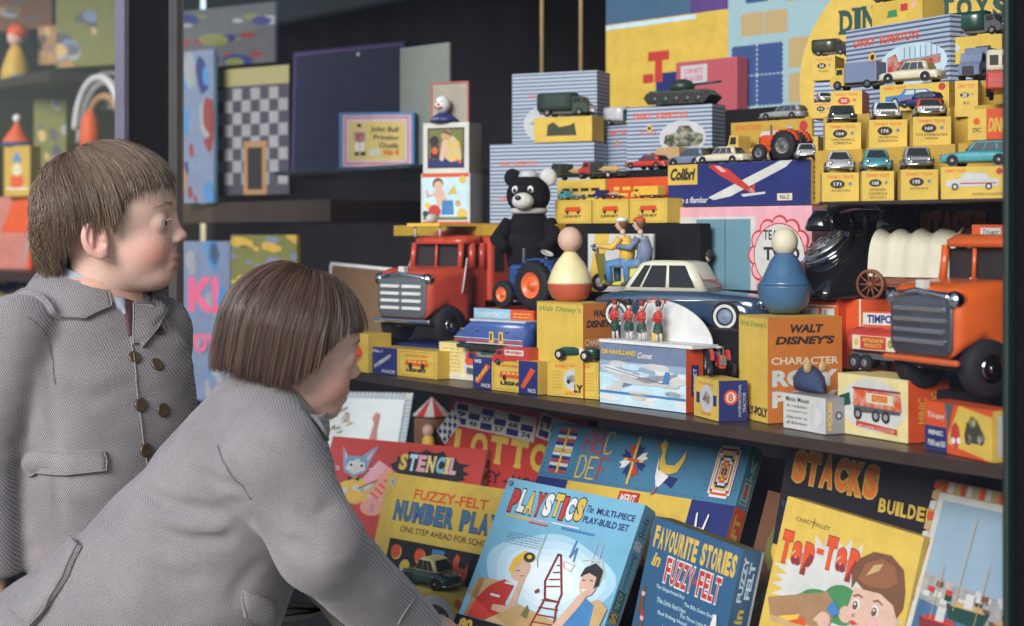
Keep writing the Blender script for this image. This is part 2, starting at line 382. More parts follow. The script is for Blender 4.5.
slab('display_shelf','ochre painted ledge under the picture blocks',at(398,225,.30).x,at(560,225,.30).x,.29,.60,1.098,1.117,mat('ochre_paint',(.42,.26,.03),.4,var=.3))
# lower window rack: a sloping easel
b=MB(); xa,xb=at(470,500,.3).x,xR1+.1
b.poly([(xa,.12,ZB),(xb,.12,ZB),(xb,.42,SH-.1),(xa,.42,SH-.1)],'black:cloth'); b.poly([(xa,.42,SH-.1),(xb,.42,SH-.1),(xb,.44,ZB),(xa,.44,ZB)],'black:cloth')
b.poly([(xa,.12,ZB),(xa,.42,SH-.1),(xa,.44,ZB)],'black:cloth')
tag(b.build('display_rack'),'sloping black cloth rack behind the boxed games','rack')
# ================= boxed games leaning in the lower window =================
def leanbox(name,label,TL,Y,yaw,lean,roll,w,h,d,mlid,draw,side=None,cat='game box'):
    u=Vector((cos(yaw),sin(yaw),0)); nb=Vector((-sin(yaw),cos(yaw),0)); v=nb*sin(lean)+Vector((0,0,cos(lean)))
    u2=u*cos(roll)+v*sin(roll); v2=-u*sin(roll)+v*cos(roll); n2=u2.cross(v2)
    O=at(TL[0],TL[1],Y)-v2*h
    R=Matrix((u2,-n2,v2)).transposed().to_4x4(); R.translation=O   # local x across, y inwards, z up
    t=bpy.data.objects.new(name,None); COL.objects.link(t); t.matrix_world=R; t.empty_display_size=.05; tag(t,label,cat)
    b,fr,rt,tp=carton(w,d*.82,h,mlid,side); draw(fr,rt,tp,b); b.build('lid',t,bevel=.0009)
    c=MB(); c.box(.0015,d*.5,.0015,w-.0015,d,h-.0015,'offwhite'); c.build('tray',t,bevel=.0008)
    return t
# --- stitch card (beads) box
def d_abc(f,r,t,b):
    H=f.h; yb=1-.0845/H   # bottom of the blue field
    f.rect(0,0,1,yb,'yellow'); f.rect(.17,0,.62,yb-.0,'yellow')
    f.rect(0,yb-.42,.17,yb,'navy'); f.rect(.80,0,1,yb,'navy')
    dots=[]; 
    for i in range(46):
        x=.02+.96*i/45; dots+=[(x,.985-.0,.0022),(x,yb+.02,.0022)]
    for i in range(10):
        y=yb+.03+(.94-yb)*i/9; dots+=[(.018,y,.0022),(.982,y,.0022),(.17,y,.0018),(.845,y,.0018),(.39,y,.0018)]
    f.discs(dots,'navy')
    C=lambda a,b_:(a,yb+(1-yb)*b_)
    # patchwork flower
    x0,x1,y0,y1=.045,.145,C(0,.10)[1],C(0,.92)[1]; R=random.Random(3); n,mr=9,13
    for mm in ('red','white','navy'):
        L=[]
        for i in range(n):
            for j in range(mr):
                k=(min(i,n-1-i)*3+min(j,mr-1-j)*2)%3
                if ('red','white','navy')[k]==mm: L.append((x0+(x1-x0)*i/n,y0+(y1-y0)*j/mr,x0+(x1-x0)*(i+.85)/n,y0+(y1-y0)*(j+.85)/mr))
        f.rects(L,mm)
    f.rects([(x0,(y0+y1)/2-.012,x1,(y0+y1)/2+.012),((x0+x1)/2-.006,y0,(x0+x1)/2+.006,y1)],'yellow')
    # A B C D E F
    g={'A':[[(0,0),(0,.7),(.5,1),(1,.7),(1,0)],[(0,.45),(1,.45)]],'B':[[(0,0),(0,1),(.7,1),(.7,.55),(0,.55)],[(.7,.55),(1,.45),(1,0),(0,0)]],'C':[[(1,.85),(.7,1),(.2,1),(0,.8),(0,.2),(.2,0),(.7,0),(1,.15)]],
       'D':[[(0,0),(0,1),(.6,1),(1,.7),(1,.3),(.6,0),(0,0)]],'E':[[(1,1),(0,1),(0,0),(1,0)],[(0,.5),(.7,.5)]],'F':[[(1,1),(0,1),(0,0)],[(0,.5),(.7,.5)]]}
    for i,(c,mm) in enumerate(zip('ABCDEF',['red','red','yellow','yellow','yellow','red'])):
        xx=.20+(i%3)*.055; yy=C(0,.55)[1] if i<3 else C(0,.08)[1]; hh=(1-yb)*.38
        for s_ in g[c]: f.line([(xx+a*.04,yy+b_*hh) for a,b_ in s_],.007,mm)
    # star flower
    cx,cy=.475,C(0,.5)[1]
    for k in range(8):
        a=k*pi/4+pi/8; q=f.w/f.h
        P=lambda r,da:(cx+r*cos(a+da),cy+r*sin(a+da)*q)
        f.poly([P(.012,0),P(.046,.34),P(.07,.18),P(.056,0),P(.07,-.18),P(.046,-.34)],['red','navy'][k%2] if k%4 else 'white')
    f.rects([(cx-.05,cy-.011,cx+.05,cy+.011),(cx-.006,cy-(1-yb)*.42,cx+.006,cy+(1-yb)*.42)],'yellow')
    f.rects([(cx-.03,cy-.01,cx+.03,cy+.01)],'ored'); 
    # bird
    bx=lambda L:[( .58+a*.14, yb+(1-yb)*b_) for a,b_ in L]
    f.poly(bx([(.04,.80),(.14,.93),(.28,.86),(.30,.62),(.42,.50),(.70,.50),(.84,.60),(.98,.78),(1.0,.62),(.86,.40),(.60,.34),(.30,.36),(.16,.50),(.18,.70)]),'yellow')
    f.poly(bx([(.60,.32),(.92,.30),(.80,.12),(.5,.20)]),'navy'); f.poly(bx([(.10,.62),(.20,.40),(.62,.31),(.42,.14),(.30,.08),(.16,.28)]),'white')
    f.line(bx([(.32,.12),(.28,.0),(.18,-.03)]),.005,'red'); f.poly(bx([(.06,.82),(-.04,.78),(.1,.74)]),'red')
    # diamond mat
    cx=.915-.002; y0,y1=C(0,.08)[1],C(0,.94)[1]; x0,x1=.865-.0,.965
    for k,mm in enumerate(['white','ored','white','yellow','navy','white','ored','yellow','navy','ored']):
        t_=k*.047; f.rects([(x0+(x1-x0)*t_,y0+(y1-y0)*(t_+.06),x1-(x1-x0)*t_,y1-(y1-y0)*(t_+.06)),(x0+(x1-x0)*(t_+.1),y0+(y1-y0)*t_,x1-(x1-x0)*(t_+.1),y1-(y1-y0)*t_)],mm)
    # maker strip and the word below
    f.rect(.455,yb-.135,.555,yb-.02,'red'); f.text('MERIT',.465,yb-.115,.545,yb-.04,'white',.02,.2)
    f.rect(.17,0,.80,yb-.19,'ored')
    f.letters('BEADCRAFT'[-8:],.2,yb-.5,.80,yb-.22,'yellow',.05)
    # rabbit
    cx=.875; cy=yb-.25; f.disc(cx,cy,.026,'yellow'); f.polys([[(cx-.012,cy+.04),(cx-.024,cy+.16),(cx-.03,cy+.15),(cx-.022,cy+.03)],[(cx+.012,cy+.04),(cx+.024,cy+.16),(cx+.03,cy+.15),(cx+.022,cy+.03)]],'white')
    f.discs([(cx-.01,cy+.015,.0035),(cx+.01,cy+.015,.0035)],'navy'); f.disc(cx,cy-.012,.006,'red'); f.disc(cx,cy-.15,.03,'white')
    r.rect(0,yb,1,1,'teal'); r.rect(0,0,1,yb,'ored'); r.frame(.2,yb+.03,.85,yb+.22,.05,'yellow'); r.frame(.3,yb+.06,.75,yb+.19,.05,'white'); r.rect(.4,yb+.09,.65,yb+.16,'ored')
    r.line([(.3,.96),(.5,.82),(.75,.9),(.6,.75)],.06,'white')
    r.text('CRAFT',.2,yb-.52,.8,yb-.06,'yellow',.04,rot=90)
leanbox('bead_craft_box','long blue boxed bead craft set printed with letters, a star flower and a bird',(554.7,422),.205,.075,.44,0,.369,.185,.030,mat('bead_blue',(.055,.17,.28),.45,bump=.06,var=.12),d_abc)
# --- construction sticks
def skin_profile(f,P,hair,dirr=1): pass
def d_play(f,r,t,b):
    for k in range(5):  # pale burst in the middle
        pts=[]
        for i in range(56):
            a=2*pi*i/56; q=(1+.05*sin(5*a+k*.6)+.03*sin(3*a))*(1.02-.15*k); pts.append((.52+.44*q*cos(a),.44+.27*q*sin(a)))
        f.poly(pts,mat('burst%d'%k,tuple(np.array((.36,.55,.66))+np.array((.09,.065,.045))*k),.42,var=.1))
    f.letters('PLAYSTICS',.07,.80,.615,.945,['red','white','yellow','red','white','yellow','red','white','yellow'],.07,'dark',.045,dz=.02,jit=.12)
    f.text('The',.625,.885,.675,.93,'navy',.01,.3); f.text('MULTI-PIECE',.70,.885,.965,.925,'navy',.02); f.text('PLAY-BUILD SET',.625,.82,.945,.862,'navy',.02)
    f.rects([(.08+.028*i,.762,.105+.028*i,.776) for i in range(7)],'yellow'); f.rects([(.26,.748,.4,.758)],'red'); f.rects([(.26,.772,.4,.779)],'pink'); f.rects([(.5+.03*i,.752,.526+.03*i,.768) for i in range(8)],'mblue'); f.rects([(.42,.775,.62,.783)],'white')
    f.grain(.14,.60,.40,.68,'bluegrey',5,9,.3,3)
    # girl on the left
    f.poly([(.02,.24),(.05,.36),(.22,.37),(.20,.24)],'tan'); f.poly([(.04,.12),(.08,.12),(.10,.36),(.06,.36)],'lbrown')
    f.poly([(.06,.12),(.09,.24),(.15,.33),(.24,.385),(.32,.36),(.30,.25),(.34,.20),(.30,.14),(.2,.12)],'red')
    f.disc(.325,.46,.062,'flesh',.07,rot=-.5); f.poly([(.24,.44),(.25,.52),(.31,.58),(.40,.56),(.385,.52),(.33,.53),(.29,.49),(.28,.43)],'gold'); f.disc(.355,.545,.042,'khaki',.03); f.disc(.355,.547,.018,'gold',.012)
    f.poly([(.34,.41),(.38,.43),(.375,.30),(.40,.19),(.30,.185),(.22,.19),(.22,.225),(.33,.235)],'flesh'); f.line([(.30,.45),(.325,.455)],.005,'brown'); f.line([(.34,.425),(.365,.43)],.006,'red'); f.rects([(.18,.27,.25,.285),(.25,.36,.31,.372)],'white')
    # table, crane, bits
    f.poly([(.20,.12),(.50,.12),(.86,.12),(.80,.20),(.50,.245),(.40,.26)],'tan')
    A=[(.52,.12),(.56,.33),(.52,.43),(.545,.60),(.565,.60),(.66,.38),(.655,.30),(.70,.12)]
    f.line(A,.013,'maroon'); f.line([(.56,.33),(.655,.33)],.012,'maroon')
    for i in range(5):
        y=.14+i*.045; f.line([(.53+i*.004,y),(.69-i*.006,y+.01)],.008,'maroon')
    for i in range(4): f.line([(.535+.01*i,.40+i*.045),(.63-.016*i,.42+i*.04)],.007,'maroon')
    f.rect(.5,.12,.72,.14,'maroon'); f.poly([(.44,.20),(.46,.27),(.485,.24),(.49,.19)],'olive'); f.poly([(.475,.36),(.5,.38),(.51,.36),(.485,.345)],'brown')
    f.line([(.64,.70),(.63,.60),(.66,.66),(.665,.58)],.008,'mblue'); f.line([(.60,.57),(.68,.56),(.67,.52),(.62,.53),(.6,.56)],.005,'pink'); f.line([(.78,.72),(.79,.55),(.76,.5)],.004,'lgrey'); f.line([(.72,.6),(.85,.62),(.9,.54),(.88,.5)],.004,'pyellow'); f.line([(.42,.7),(.415,.55),(.44,.5)],.004,'olive'); f.line([(.82,.72),(.83,.6)],.004,'pink')
    # boy on the right
    f.poly([(.96,.12),(.99,.36),(.92,.40),(.85,.37),(.86,.12)],'tan')
    f.poly([(.70,.12),(.74,.20),(.76,.36),(.83,.39),(.90,.36),(.93,.12)],'mblue'); f.disc(.815,.47,.058,'flesh',.07,rot=.2)
    f.poly([(.745,.50),(.76,.56),(.82,.60),(.88,.57),(.885,.48),(.86,.45),(.855,.52),(.80,.535)],'dark')
    f.poly([(.78,.40),(.84,.42),(.81,.34),(.77,.26),(.70,.12),(.64,.12),(.73,.30)],'flesh'); f.line([(.772,.485),(.79,.488)],.006,'dark'); f.line([(.82,.495),(.84,.495)],.006,'dark'); f.poly([(.78,.43),(.825,.445),(.80,.42)],'white'); f.disc(.79,.455,.006,'pink')
    f.rect(0,0,1,.115,'black'); f.text('80',.04,.03,.14,.10,'yellow',.06); f.text('PLAYSTICS',.17,.035,.42,.075,'white',.02); f.text('TO MAKE HUNDREDS OF MODELS',.45,.035,.95,.07,'white',.0); f.disc(.035,.965,.018,'bluegrey')
    r.text('containing',.28,.50,.75,.72,'navy',.0,.3,rot=90); r.text('80',.15,.735,.85,.79,'white',.04,rot=90); r.text('Sticks',.25,.81,.75,.94,'navy',0,.3,rot=90)
    r.rect(.15,.37,.85,.49,mat('label_green',(.04,.12,.10),.5)); r.text('THE TOY',.3,.38,.7,.48,'psky',0,rot=90)
    r.letters('S',.1,.30,.9,.36,'yellow',.05,'navy'); r.letters('C',.1,.235,.9,.29,'psky',.05,'navy'); r.letters('I',.1,.18,.9,.225,'yellow',.05,'navy'); r.letters('T',.1,.12,.9,.17,'red',.05,'navy')
leanbox('construction_game_box','pale blue boxed stick building game showing two children and a red crane',(509.3,477.5),.03,.22,.50,-.065,.228,.222,.032,mat('play_blue',(.16,.38,.52),.42,bump=.06,var=.12),d_play)
# --- felt numbers
def d_num(f,r,t,b):
    f.text('FUZZY-FELT',.255,.865,.86,.925,'ored',.025,dz=.0); f.letters('NUMBER PLAY',.115,.73,.98,.845,mat('num_blue',(.04,.13,.26),.45),.05,'dark',.03,slab=True)
    f.text('ONE STEP AHEAD FOR SCHOOL',.20,.665,.98,.70,'dark',.01)
    f.rect(.13,.1,1,.62,'black')
    for a,b_ in ((.20,.55),(.40,.55),(.19,.36),(.62,.42)): f.disc(a+.008,b_-.006,.043,'yellow'); f.disc(a,b_,.04,'ored')
    f.disc(.30,.47,.043,'yellow'); f.rect(.50,.42,.60,.60,'mblue'); f.discs([(.53,.57,.008),(.57,.57,.008),(.55,.53,.008),(.53,.49,.008),(.57,.49,.008)],'navy')
    f.poly([(.68,.56),(.70,.60),(.73,.58),(.725,.53),(.78,.52),(.80,.56),(.81,.48),(.78,.44),(.72,.45),(.70,.43),(.69,.5)],'ored')
    f.disc(.055,.945,.022,'lgrey'); f.discs([(.055,.945,.01)],'mblue')
leanbox('felt_numbers_box','yellow boxed number felt game behind the girl\'s sleeve',(389,472),.14,.13,.29,0,.27,.27,.03,'yellow',d_num)
# --- stencils
def d_sten(f,r,t,b):
    f.O=f.O+f.v*f.h*.36; f.h*=.64; pts=[]; R=random.Random(5)
    for i in range(44):
        a=2*pi*i/44; q=1+(.18 if i%3==0 else -.02)*R.uniform(.3,1.2); pts.append((.66+.23*q*cos(a),.72+.20*q*sin(a)))
    f.poly(pts,'black'); f.letters('STENCIL',.47,.70,.84,.88,['yellow','psky','pink','pyellow','sky','pyellow','pink'],.05,slab=True)
    f.text('and',.60,.59,.70,.64,'white',.01)
    # kitten with a paint pot
    f.poly([(.34,.78),(.20,.4),(.45,.3),(.52,.62)],'pink'); f.poly([(.30,.42),(.40,.72),(.52,.62),(.46,.34)],mat('salmon',(.66,.26,.17),.45))
    L=[]
    for i in range(6):
        for j in range(3): L.append((.335+i*.022+j*.02,.40+i*.05-j*.02,.352+i*.022+j*.02,.43+i*.05-j*.02))
    f.rects(L,'ored')
    f.poly([(.13,.30),(.10,.42),(.13,.50),(.20,.56),(.28,.54),(.33,.46),(.32,.34),(.26,.28)],'yellow'); f.disc(.22,.44,.075,'gold',.07)
    bl=mat('kitten_fur',(.16,.26,.38),.5,bump=.2)
    f.poly([(.085,.90),(.135,.80),(.22,.80),(.30,.92),(.315,.93),(.285,.74),(.27,.63),(.20,.575),(.13,.62),(.11,.73)],bl)
    f.poly([(.105,.86),(.13,.79),(.12,.75)],'pink'); f.poly([(.30,.90),(.255,.79),(.275,.76)],'pink')
    f.poly([(.13,.66),(.20,.60),(.27,.66),(.24,.72),(.205,.78),(.16,.72)],'offwhite'); f.discs([(.165,.705,.018),(.24,.705,.018)],'white'); f.discs([(.168,.70,.010),(.238,.70,.010)],'black'); f.disc(.203,.665,.009,'pink'); f.poly([(.16,.575),(.205,.555),(.25,.58),(.24,.53),(.205,.55),(.17,.525)],'dark')
    f.line([(.09,.46),(.12,.40),(.18,.42)],.03,'offwhite'); f.line([(.33,.50),(.28,.44),(.22,.46)],.028,'offwhite'); f.line([(.25,.45),(.36,.56)],.008,'brown'); f.rects([(.36,.30,.39,.37)],'mblue'); f.disc(.37,.27,.08,'salmon',.05); f.frame(.36,.22,.38,.30,.004,'mblue')
    f.line([(.10,.66),(.03,.68)],.004,'white'); f.line([(.10,.64),(.03,.63)],.004,'white'); f.line([(.29,.67),(.36,.70)],.004,'white')
    r.rect(0,0,1,1,'tan'); R=random.Random(2); r.rects([(x,y,x+.2,y+.05) for x,y in [(R.random()*.7,R.random()*.9) for _ in range(22)]],'brown')
leanbox('stencil_box','red boxed stencil set with a grey blue kitten holding a brush',(333,436),.17,.42,.42,-.02,.305,.25,.03,'red',d_sten)
# --- number bingo
def d_lot(f,r,t,b):
    def card(x0,y0,w,h,nums,rot):
        c,s_=cos(rot),sin(rot); q=f.w/f.h
        def T(a,b_): return (x0+(a*w*c-b_*h*s_),y0+(a*w*s_+b_*h*c)*q)
        Q=lambda a0,b0,a1,b1:[T(a0,b0),T(a1,b0),T(a1,b1),T(a0,b1)]
        f.poly(Q(0,0,1,1),'offwhite'); n=6
        f.polys([Q(.03+i*.16,.08+j*.3,.03+i*.16+.14,.08+j*.3+.27) for i in range(n) for j in range(3) if (i+j)%2==0],'navy')
        for i,(cx,cy,st) in enumerate(nums):
            p=T(.045+cx*.16,.10+cy*.3); f.text(st,p[0],p[1],p[0]+w*.11,p[1]+h*.22*q,'dark',.03)
    f.O=f.O-f.v*.05; f.h=.20; f.letters('LOTTO',.06,.52,.78,.75,'yellow',.05,slab=True)
    f.text('HOUSEY - HOUSEY',.08,.36,.90,.46,'dark',.03)
    card(.03,.78,.62,.12,[(1,0,'46'),(3,0,'57'),(5,0,'74'),(0,1,'9'),(2,1,'37'),(4,1,'68')],-.03); card(.66,.80,.5,.12,[(1,0,'5'),(3,0,'28'),(0,1,'11'),(4,1,'72')],-.12)
    card(.0,.60,.16,.10,[(1,0,'1')],.9)
leanbox('number_game_box','red boxed number calling game with checked number cards printed on it',(452,398),.31,.06,.16,-.03,.33,.15,.025,'red',d_lot)
# --- felt stories
def d_fav(f,r,t,b):
    f.letters('FAVOURITE STORIES',.04,.825,.97,.955,'yellow',.05); f.text('in',.07,.72,.17,.80,'yellow',.04,.3); f.letters('FUZZY-FELT',.24,.655,.86,.80,'red',.03,'white',.05)
    for i,(a,b_,s_) in enumerate([(.18,.60,'The Gingerbread Boy'),(.52,.565,'The Billy Goats Gruff'),(.22,.53,'The Little Red Hen'),(.50,.495,'The Three Little Pigs'),(.26,.46,'Red Riding Hood'),(.52,.425,'and The Three Bears'),(.34,.39,'Little Red Riding Hood')]):
        f.text(s_,a,b_,a+.33,b_+.028,'psky',.01)
    R=random.Random(9)
    for i,(x,y,m1) in enumerate([(.06,.5,'brown'),(.10,.36,'brown'),(.16,.24,'brown'),(.26,.26,'yellow'),(.22,.16,'red'),(.34,.22,'red'),(.88,.42,'red'),(.80,.22,'white'),(.62,.2,'white'),(.45,.18,'yellow')]):
        f.disc(x,y+.045,.022,'flesh' if m1!='white' else 'white'); f.poly([(x-.03,y-.07),(x+.03,y-.07),(x+.018,y+.03),(x-.018,y+.03)],m1); f.poly([(x-.022,y+.055),(x+.022,y+.055),(x,y+.10)],['brown','red','gold'][i%3])
    f.poly([(.84,.50),(.92,.50),(.89,.60),(.86,.60)],'white')
    r.text('FUZZY',.18,.70,.45,.96,'psky',.04,rot=90); r.text('FELT',.55,.72,.85,.93,'psky',.04,rot=90); r.text('in',.3,.58,.7,.66,'yellow',.03,rot=90); r.text('STORIES',.25,.2,.75,.54,'yellow',.04,rot=90)
    t.grain(.1,.2,.9,.8,'olive',3,12,.5)
leanbox('felt_stories_box','dark blue boxed felt story game at the bottom between two larger games',(655,516),.05,-.10,.20,-.085,.168,.21,.036,mat('fav_blue',(.03,.10,.20),.45,bump=.06,var=.15),d_fav,{'T':M('olive')})
# --- builder game under the shelf
def stacks_print(f,hi=1.):
    f.letters('STACKS',.05,.60,.56,.88,mat('stack_orange',(.75,.19,.03),.5),.06,'yellow',.05,jit=.06); f.letters('BUILDER',.575,.50,.875,.62,'yellow',.04)
    f.text('consisting of the assembling',.02,.34,.70,.42,'blue',.0)
    f.poly([(.885,.42),(.885,.66),(.93,.80),(.945,.90),(.965,.80),(.965,.42)],'offwhite'); f.poly([(.93,.88),(.945,.95),(.96,.88)],'red')
    f.rects([(.89+.018*(i%4),.44+.03*(i//4),.90+.018*(i%4),.455+.03*(i//4)) for i in range(28)],'dgrey'); f.disc(.03,.96,.016,'lgrey')
leanbox('brick_game_box','black boxed stacking brick game with a white tower printed on it',(790,436),.18,-.13,.20,-.02,.29,.135,.02,mat('stack_black',(.016,.014,.02),.4,var=.2),lambda f,r,t,b:stacks_print(f))
# --- hammering game
def d_tap(f,r,t,b):
    pts=[]; R=random.Random(4)
    for i in range(70):
        a=2*pi*i/70; q=(1.0 if i%2 else .78)+R.uniform(-.06,.06); pts.append((.50+.48*q*cos(a),.42+.40*q*sin(a)))
    f.poly(pts,'offwhite')
    f.disc(.40,.30,.16,'green',.10); f.disc(.55,.36,.14,'green',.12); f.disc(.30,.28,.09,'green',.07)
    f.letters('Tap-Tap',.03,.52,.62,.755,'ored',.08,'maroon',.03,dz=.10)
    f.text('CHAD VALLEY',.10,.845,.36,.875,'dark',.0); f.line([(.24,.90),(.23,.82)],.004,'dark'); f.line([(.21,.87),(.25,.87)],.003,'dark')
    # board and hammer
    f.poly([(.08,.08),(.02,.24),(.44,.42),(.52,.34),(.50,.10)],'lbrown'); f.poly([(.08,.08),(.06,.12),(.50,.16),(.50,.10)],'tan'); f.poly([(.12,.13),(.28,.2),(.26,.12)],'gold'); f.poly([(.2,.12),(.32,.19),(.34,.13)],'ored')
    # boy
    sk='flesh'
    f.disc(.76,.37,.155,sk,.155); f.poly([(.60,.35),(.62,.52),(.92,.52),(.93,.36),(.86,.24),(.74,.19),(.66,.24)],sk); f.disc(.60,.31,.05,sk); f.disc(.925,.37,.03,sk,.04)
    f.poly([(.60,.50),(.58,.60),(.61,.72),(.70,.80),(.82,.81),(.92,.74),(.96,.60),(.97,.48),(.94,.40),(.90,.48),(.80,.53),(.68,.52),(.62,.56)],'brown')
    f.poly([(.63,.58),(.66,.70),(.76,.77),(.86,.74),(.90,.64),(.84,.58),(.72,.55)],mat('chestnut',(.26,.10,.045),.35)); f.poly([(.68,.62),(.72,.71),(.78,.735),(.76,.68)],'tan')
    for x in (.655,.79): f.disc(x,.40,.026,'white',.036); f.disc(x-.004,.395,.019,'brown',.028); f.disc(x-.006,.405,.007,'white')
    f.line([(.63,.455),(.66,.475),(.69,.465)],.01,'brown'); f.line([(.77,.465),(.80,.48),(.83,.46)],.01,'brown')
    f.discs([(.625,.325,.018),(.80,.31,.026)],'pink'); f.line([(.66,.335),(.645,.32),(.66,.315)],.007,'lbrown'); f.poly([(.63,.275),(.66,.29),(.70,.275),(.66,.255)],'red'); f.disc(.755,.165,.03,'green',.04)
    f.poly([(.60,.08),(.64,.20),(.72,.215),(.84,.23),(.96,.14),(.97,.08)],'ored'); f.poly([(.46,.30),(.50,.38),(.56,.31),(.52,.26)],'mblue'); f.disc(.46,.22,.05,sk,.05); f.line([(.43,.25),(.40,.20)],.02,sk)
    r.rects([(.35,.78,.6,.97)],'ored'); r.poly([(.3,.76),(.7,.76),(.5,.64)],'dgreen'); r.disc(.5,.57,.32,'navy'); r.poly([(.2,.50),(.75,.50),(.5,.38)],'ored'); r.letters('P',.2,.20,.85,.33,'dark',.08)
leanbox('hammer_game_box','yellow boxed hammering game showing a freckled boy with brown hair and red lettering',(788,496),.08,.08,.20,-.125,.186,.157,.036,'yellow',d_tap)
# --- harbour jigsaw
def d_harb(f,r,t,b):
    R=random.Random(11)
    for i in range(22): f.rects([(i/22,.955,i/22+.035,.995)],['tan','ored','offwhite'][i%3])
    for i in range(26): f.rects([(.0,i/26,.045,i/26+.03)],['tan','ored','offwhite'][i%3])
    f.rect(.05,0,1,.95,'offwhite'); f.rect(.09,0,1,.925,mat('hsky',(.26,.36,.44),.4,var=.1)); f.rect(.09,0,1,.58,mat('hsea',(.08,.17,.30),.3,var=.45))
    f.poly([(.09,.66),(.4,.635),(1,.62),(1,.50),(.5,.53),(.09,.56)],'grey'); f.rects([(.3+R.random()*.7,.55+R.random()*.07,.34+R.random()*.6,.60) for _ in range(0)],'red')
    for i in range(26):
        x=.12+R.random()*.8; y=.56+R.random()*.07; f.rects([(x,y,x+.05,y+.02)],['offwhite','brown','dgreen','red','lgrey'][i%5])
    for x,y,w,m1 in ((.13,.45,.3,'maroon'),(.42,.44,.5,'offwhite'),(.30,.52,.3,'dgreen'),(.60,.50,.4,'brown'),(.55,.12,.45,'offwhite'),(.75,.34,.25,'lgrey')):
        f.poly([(x,y+.05),(x+w*.12,y),(x+w*.88,y-.01),(x+w,y+.05)],m1); f.poly([(x+w*.1,y+.045),(x+w*.9,y+.045),(x+w*.8,y+.065),(x+w*.2,y+.065)],['tan','red','grey'][int(x*10)%3]); f.rects([(x+w*.4,y+.05,x+w*.6,y+.1)],'offwhite')
    for x,y0,y1 in ((.36,.55,.88),(.52,.5,.74),(.68,.5,.80),(.90,.45,.78),(.22,.5,.7)): f.line([(x,y0),(x+.01,y1)],.005,'tan')
    for i in range(40): x=.1+R.random()*.8; y=R.random()*.42; f.rects([(x,y,x+.06,y+.006)],['sky','navy','bluegrey'][i%3])
leanbox('jigsaw_box','harbour picture jigsaw box with moored boats leaning at the right end',(938.5,478.6),.13,-.15,.33,-.02,.20,.30,.03,'tan',d_harb)
# --- the dim book between games and a framed print, a clown toy
def d_book(f,r,t,b):
    f.disc(.5,.7,.3,'olive'); f.disc(.5,.7,.2,'gold'); f.line([(.2,.3),(.5,.5),(.8,.25)],.06,'green')
leanbox('picture_book','dim olive covered annual seen between the bead set and the hammering game',(768,490),.2,-.2,.3,-.02,.12,.22,.02,'brown',d_book,cat='book')
def d_print(f,r,t,b):
    for i in range(24):
        f.polys([[(i/24,.94),((i+.6)/24,.94),((i+.9)/24,1),((i+.3)/24,1)]],'offwhite'); f.polys([[(.94,i/24),(1,(i+.3)/24),(1,(i+.9)/24),(.94,(i+.6)/24)]],'offwhite')
    f.rect(.03,.03,.93,.93,mat('milk',(.62,.66,.66),.4,var=.08)); R=random.Random(6)
    for i in range(44): x=.08+R.random()*.28; y=.55+R.random()*.3; f.polys([[(x,y),(x+.1*R.random(),y+.04),(x+.05,y+.06*R.random())]],['olive','tan','lbrown'][i%3])
    f.poly([(.62,.40),(.64,.55),(.655,.66),(.63,.72),(.66,.78),(.70,.76),(.69,.60),(.72,.42)],mat('goose',(.42,.16,.12),.5)); f.poly([(.5,.36),(.6,.46),(.75,.44),(.8,.34)],'tan')
leanbox('picture_print','pale framed bird picture with a blue rope border behind the girl\'s chin',(318,391),.36,.62,.5,0,.20,.20,.02,mat('rope_blue',(.20,.38,.56),.4,var=.1),d_print,cat='picture')
t=thing('tent_toy','small striped tent toy in the shadow behind the stencil set','toy',at(432,428,.46))
b=MB(); L=[]
for i in range(12):
    a0,a1=2*pi*i/12,2*pi*(i+1)/12; b.poly([(0,0,.06),(.038*cos(a0),.038*sin(a0),.025),(.038*cos(a1),.038*sin(a1),.025)],'red' if i%2 else 'offwhite')
b.build('tent_roof',t)
b=MB(); b.cyl((0,0,-.10),.034,.12,'brown'); b.build('drum',t); b=MB(); b.ell((.03,-.03,-.0),.012,'flesh'); b.ell((.03,-.03,-.025),(.014,.012,.02),'gold'); b.build('rider',t)
# ================= toy vehicles =================
def rrect(w,h,r,n=4,cx=0,cz=0):
    P=[]
    for qx,qz,a0 in ((1,1,0),(-1,1,90),(-1,-1,180),(1,-1,270)):
        for i in range(n+1):
            a=rad(a0+90*i/n); P.append((cx+qx*(w/2-r)+r*cos(a),cz+qz*(h/2-r)+r*sin(a)))
    return P
def interp(T,x):
    for (a,*u),(b,*v) in zip(T,T[1:]):
        if x<=b: k=(x-a)/(b-a) if b>a else 0; k=k*k*(3-2*k)*.5+k*.5; return [p+(q-p)*k for p,q in zip(u,v)]
    return list(T[-1][1:])
def loft(mb,T,m,n=26,ex=3.2,N=28,smooth=True,half=False):
    """sections along x: (x, halfwidth, zbottom, ztop); superellipse cross-section"""
    R=[]
    x0,x1=T[0][0],T[-1][0]
    for i in range(n+1):
        x=x0+(x1-x0)*i/n; w,zb,zt=interp(T,x); ring=[]
        for j in range(N):
            a=2*pi*j/N; c,s=cos(a),sin(a)
            ring.append((x,w*abs(c)**(2/ex)*(1 if c>0 else -1),(zb+zt)/2+(zt-zb)/2*abs(s)**(2/ex)*(1 if s>0 else -1)))
        R.append(ring)
    return mb.rings(R,m,True,smooth)
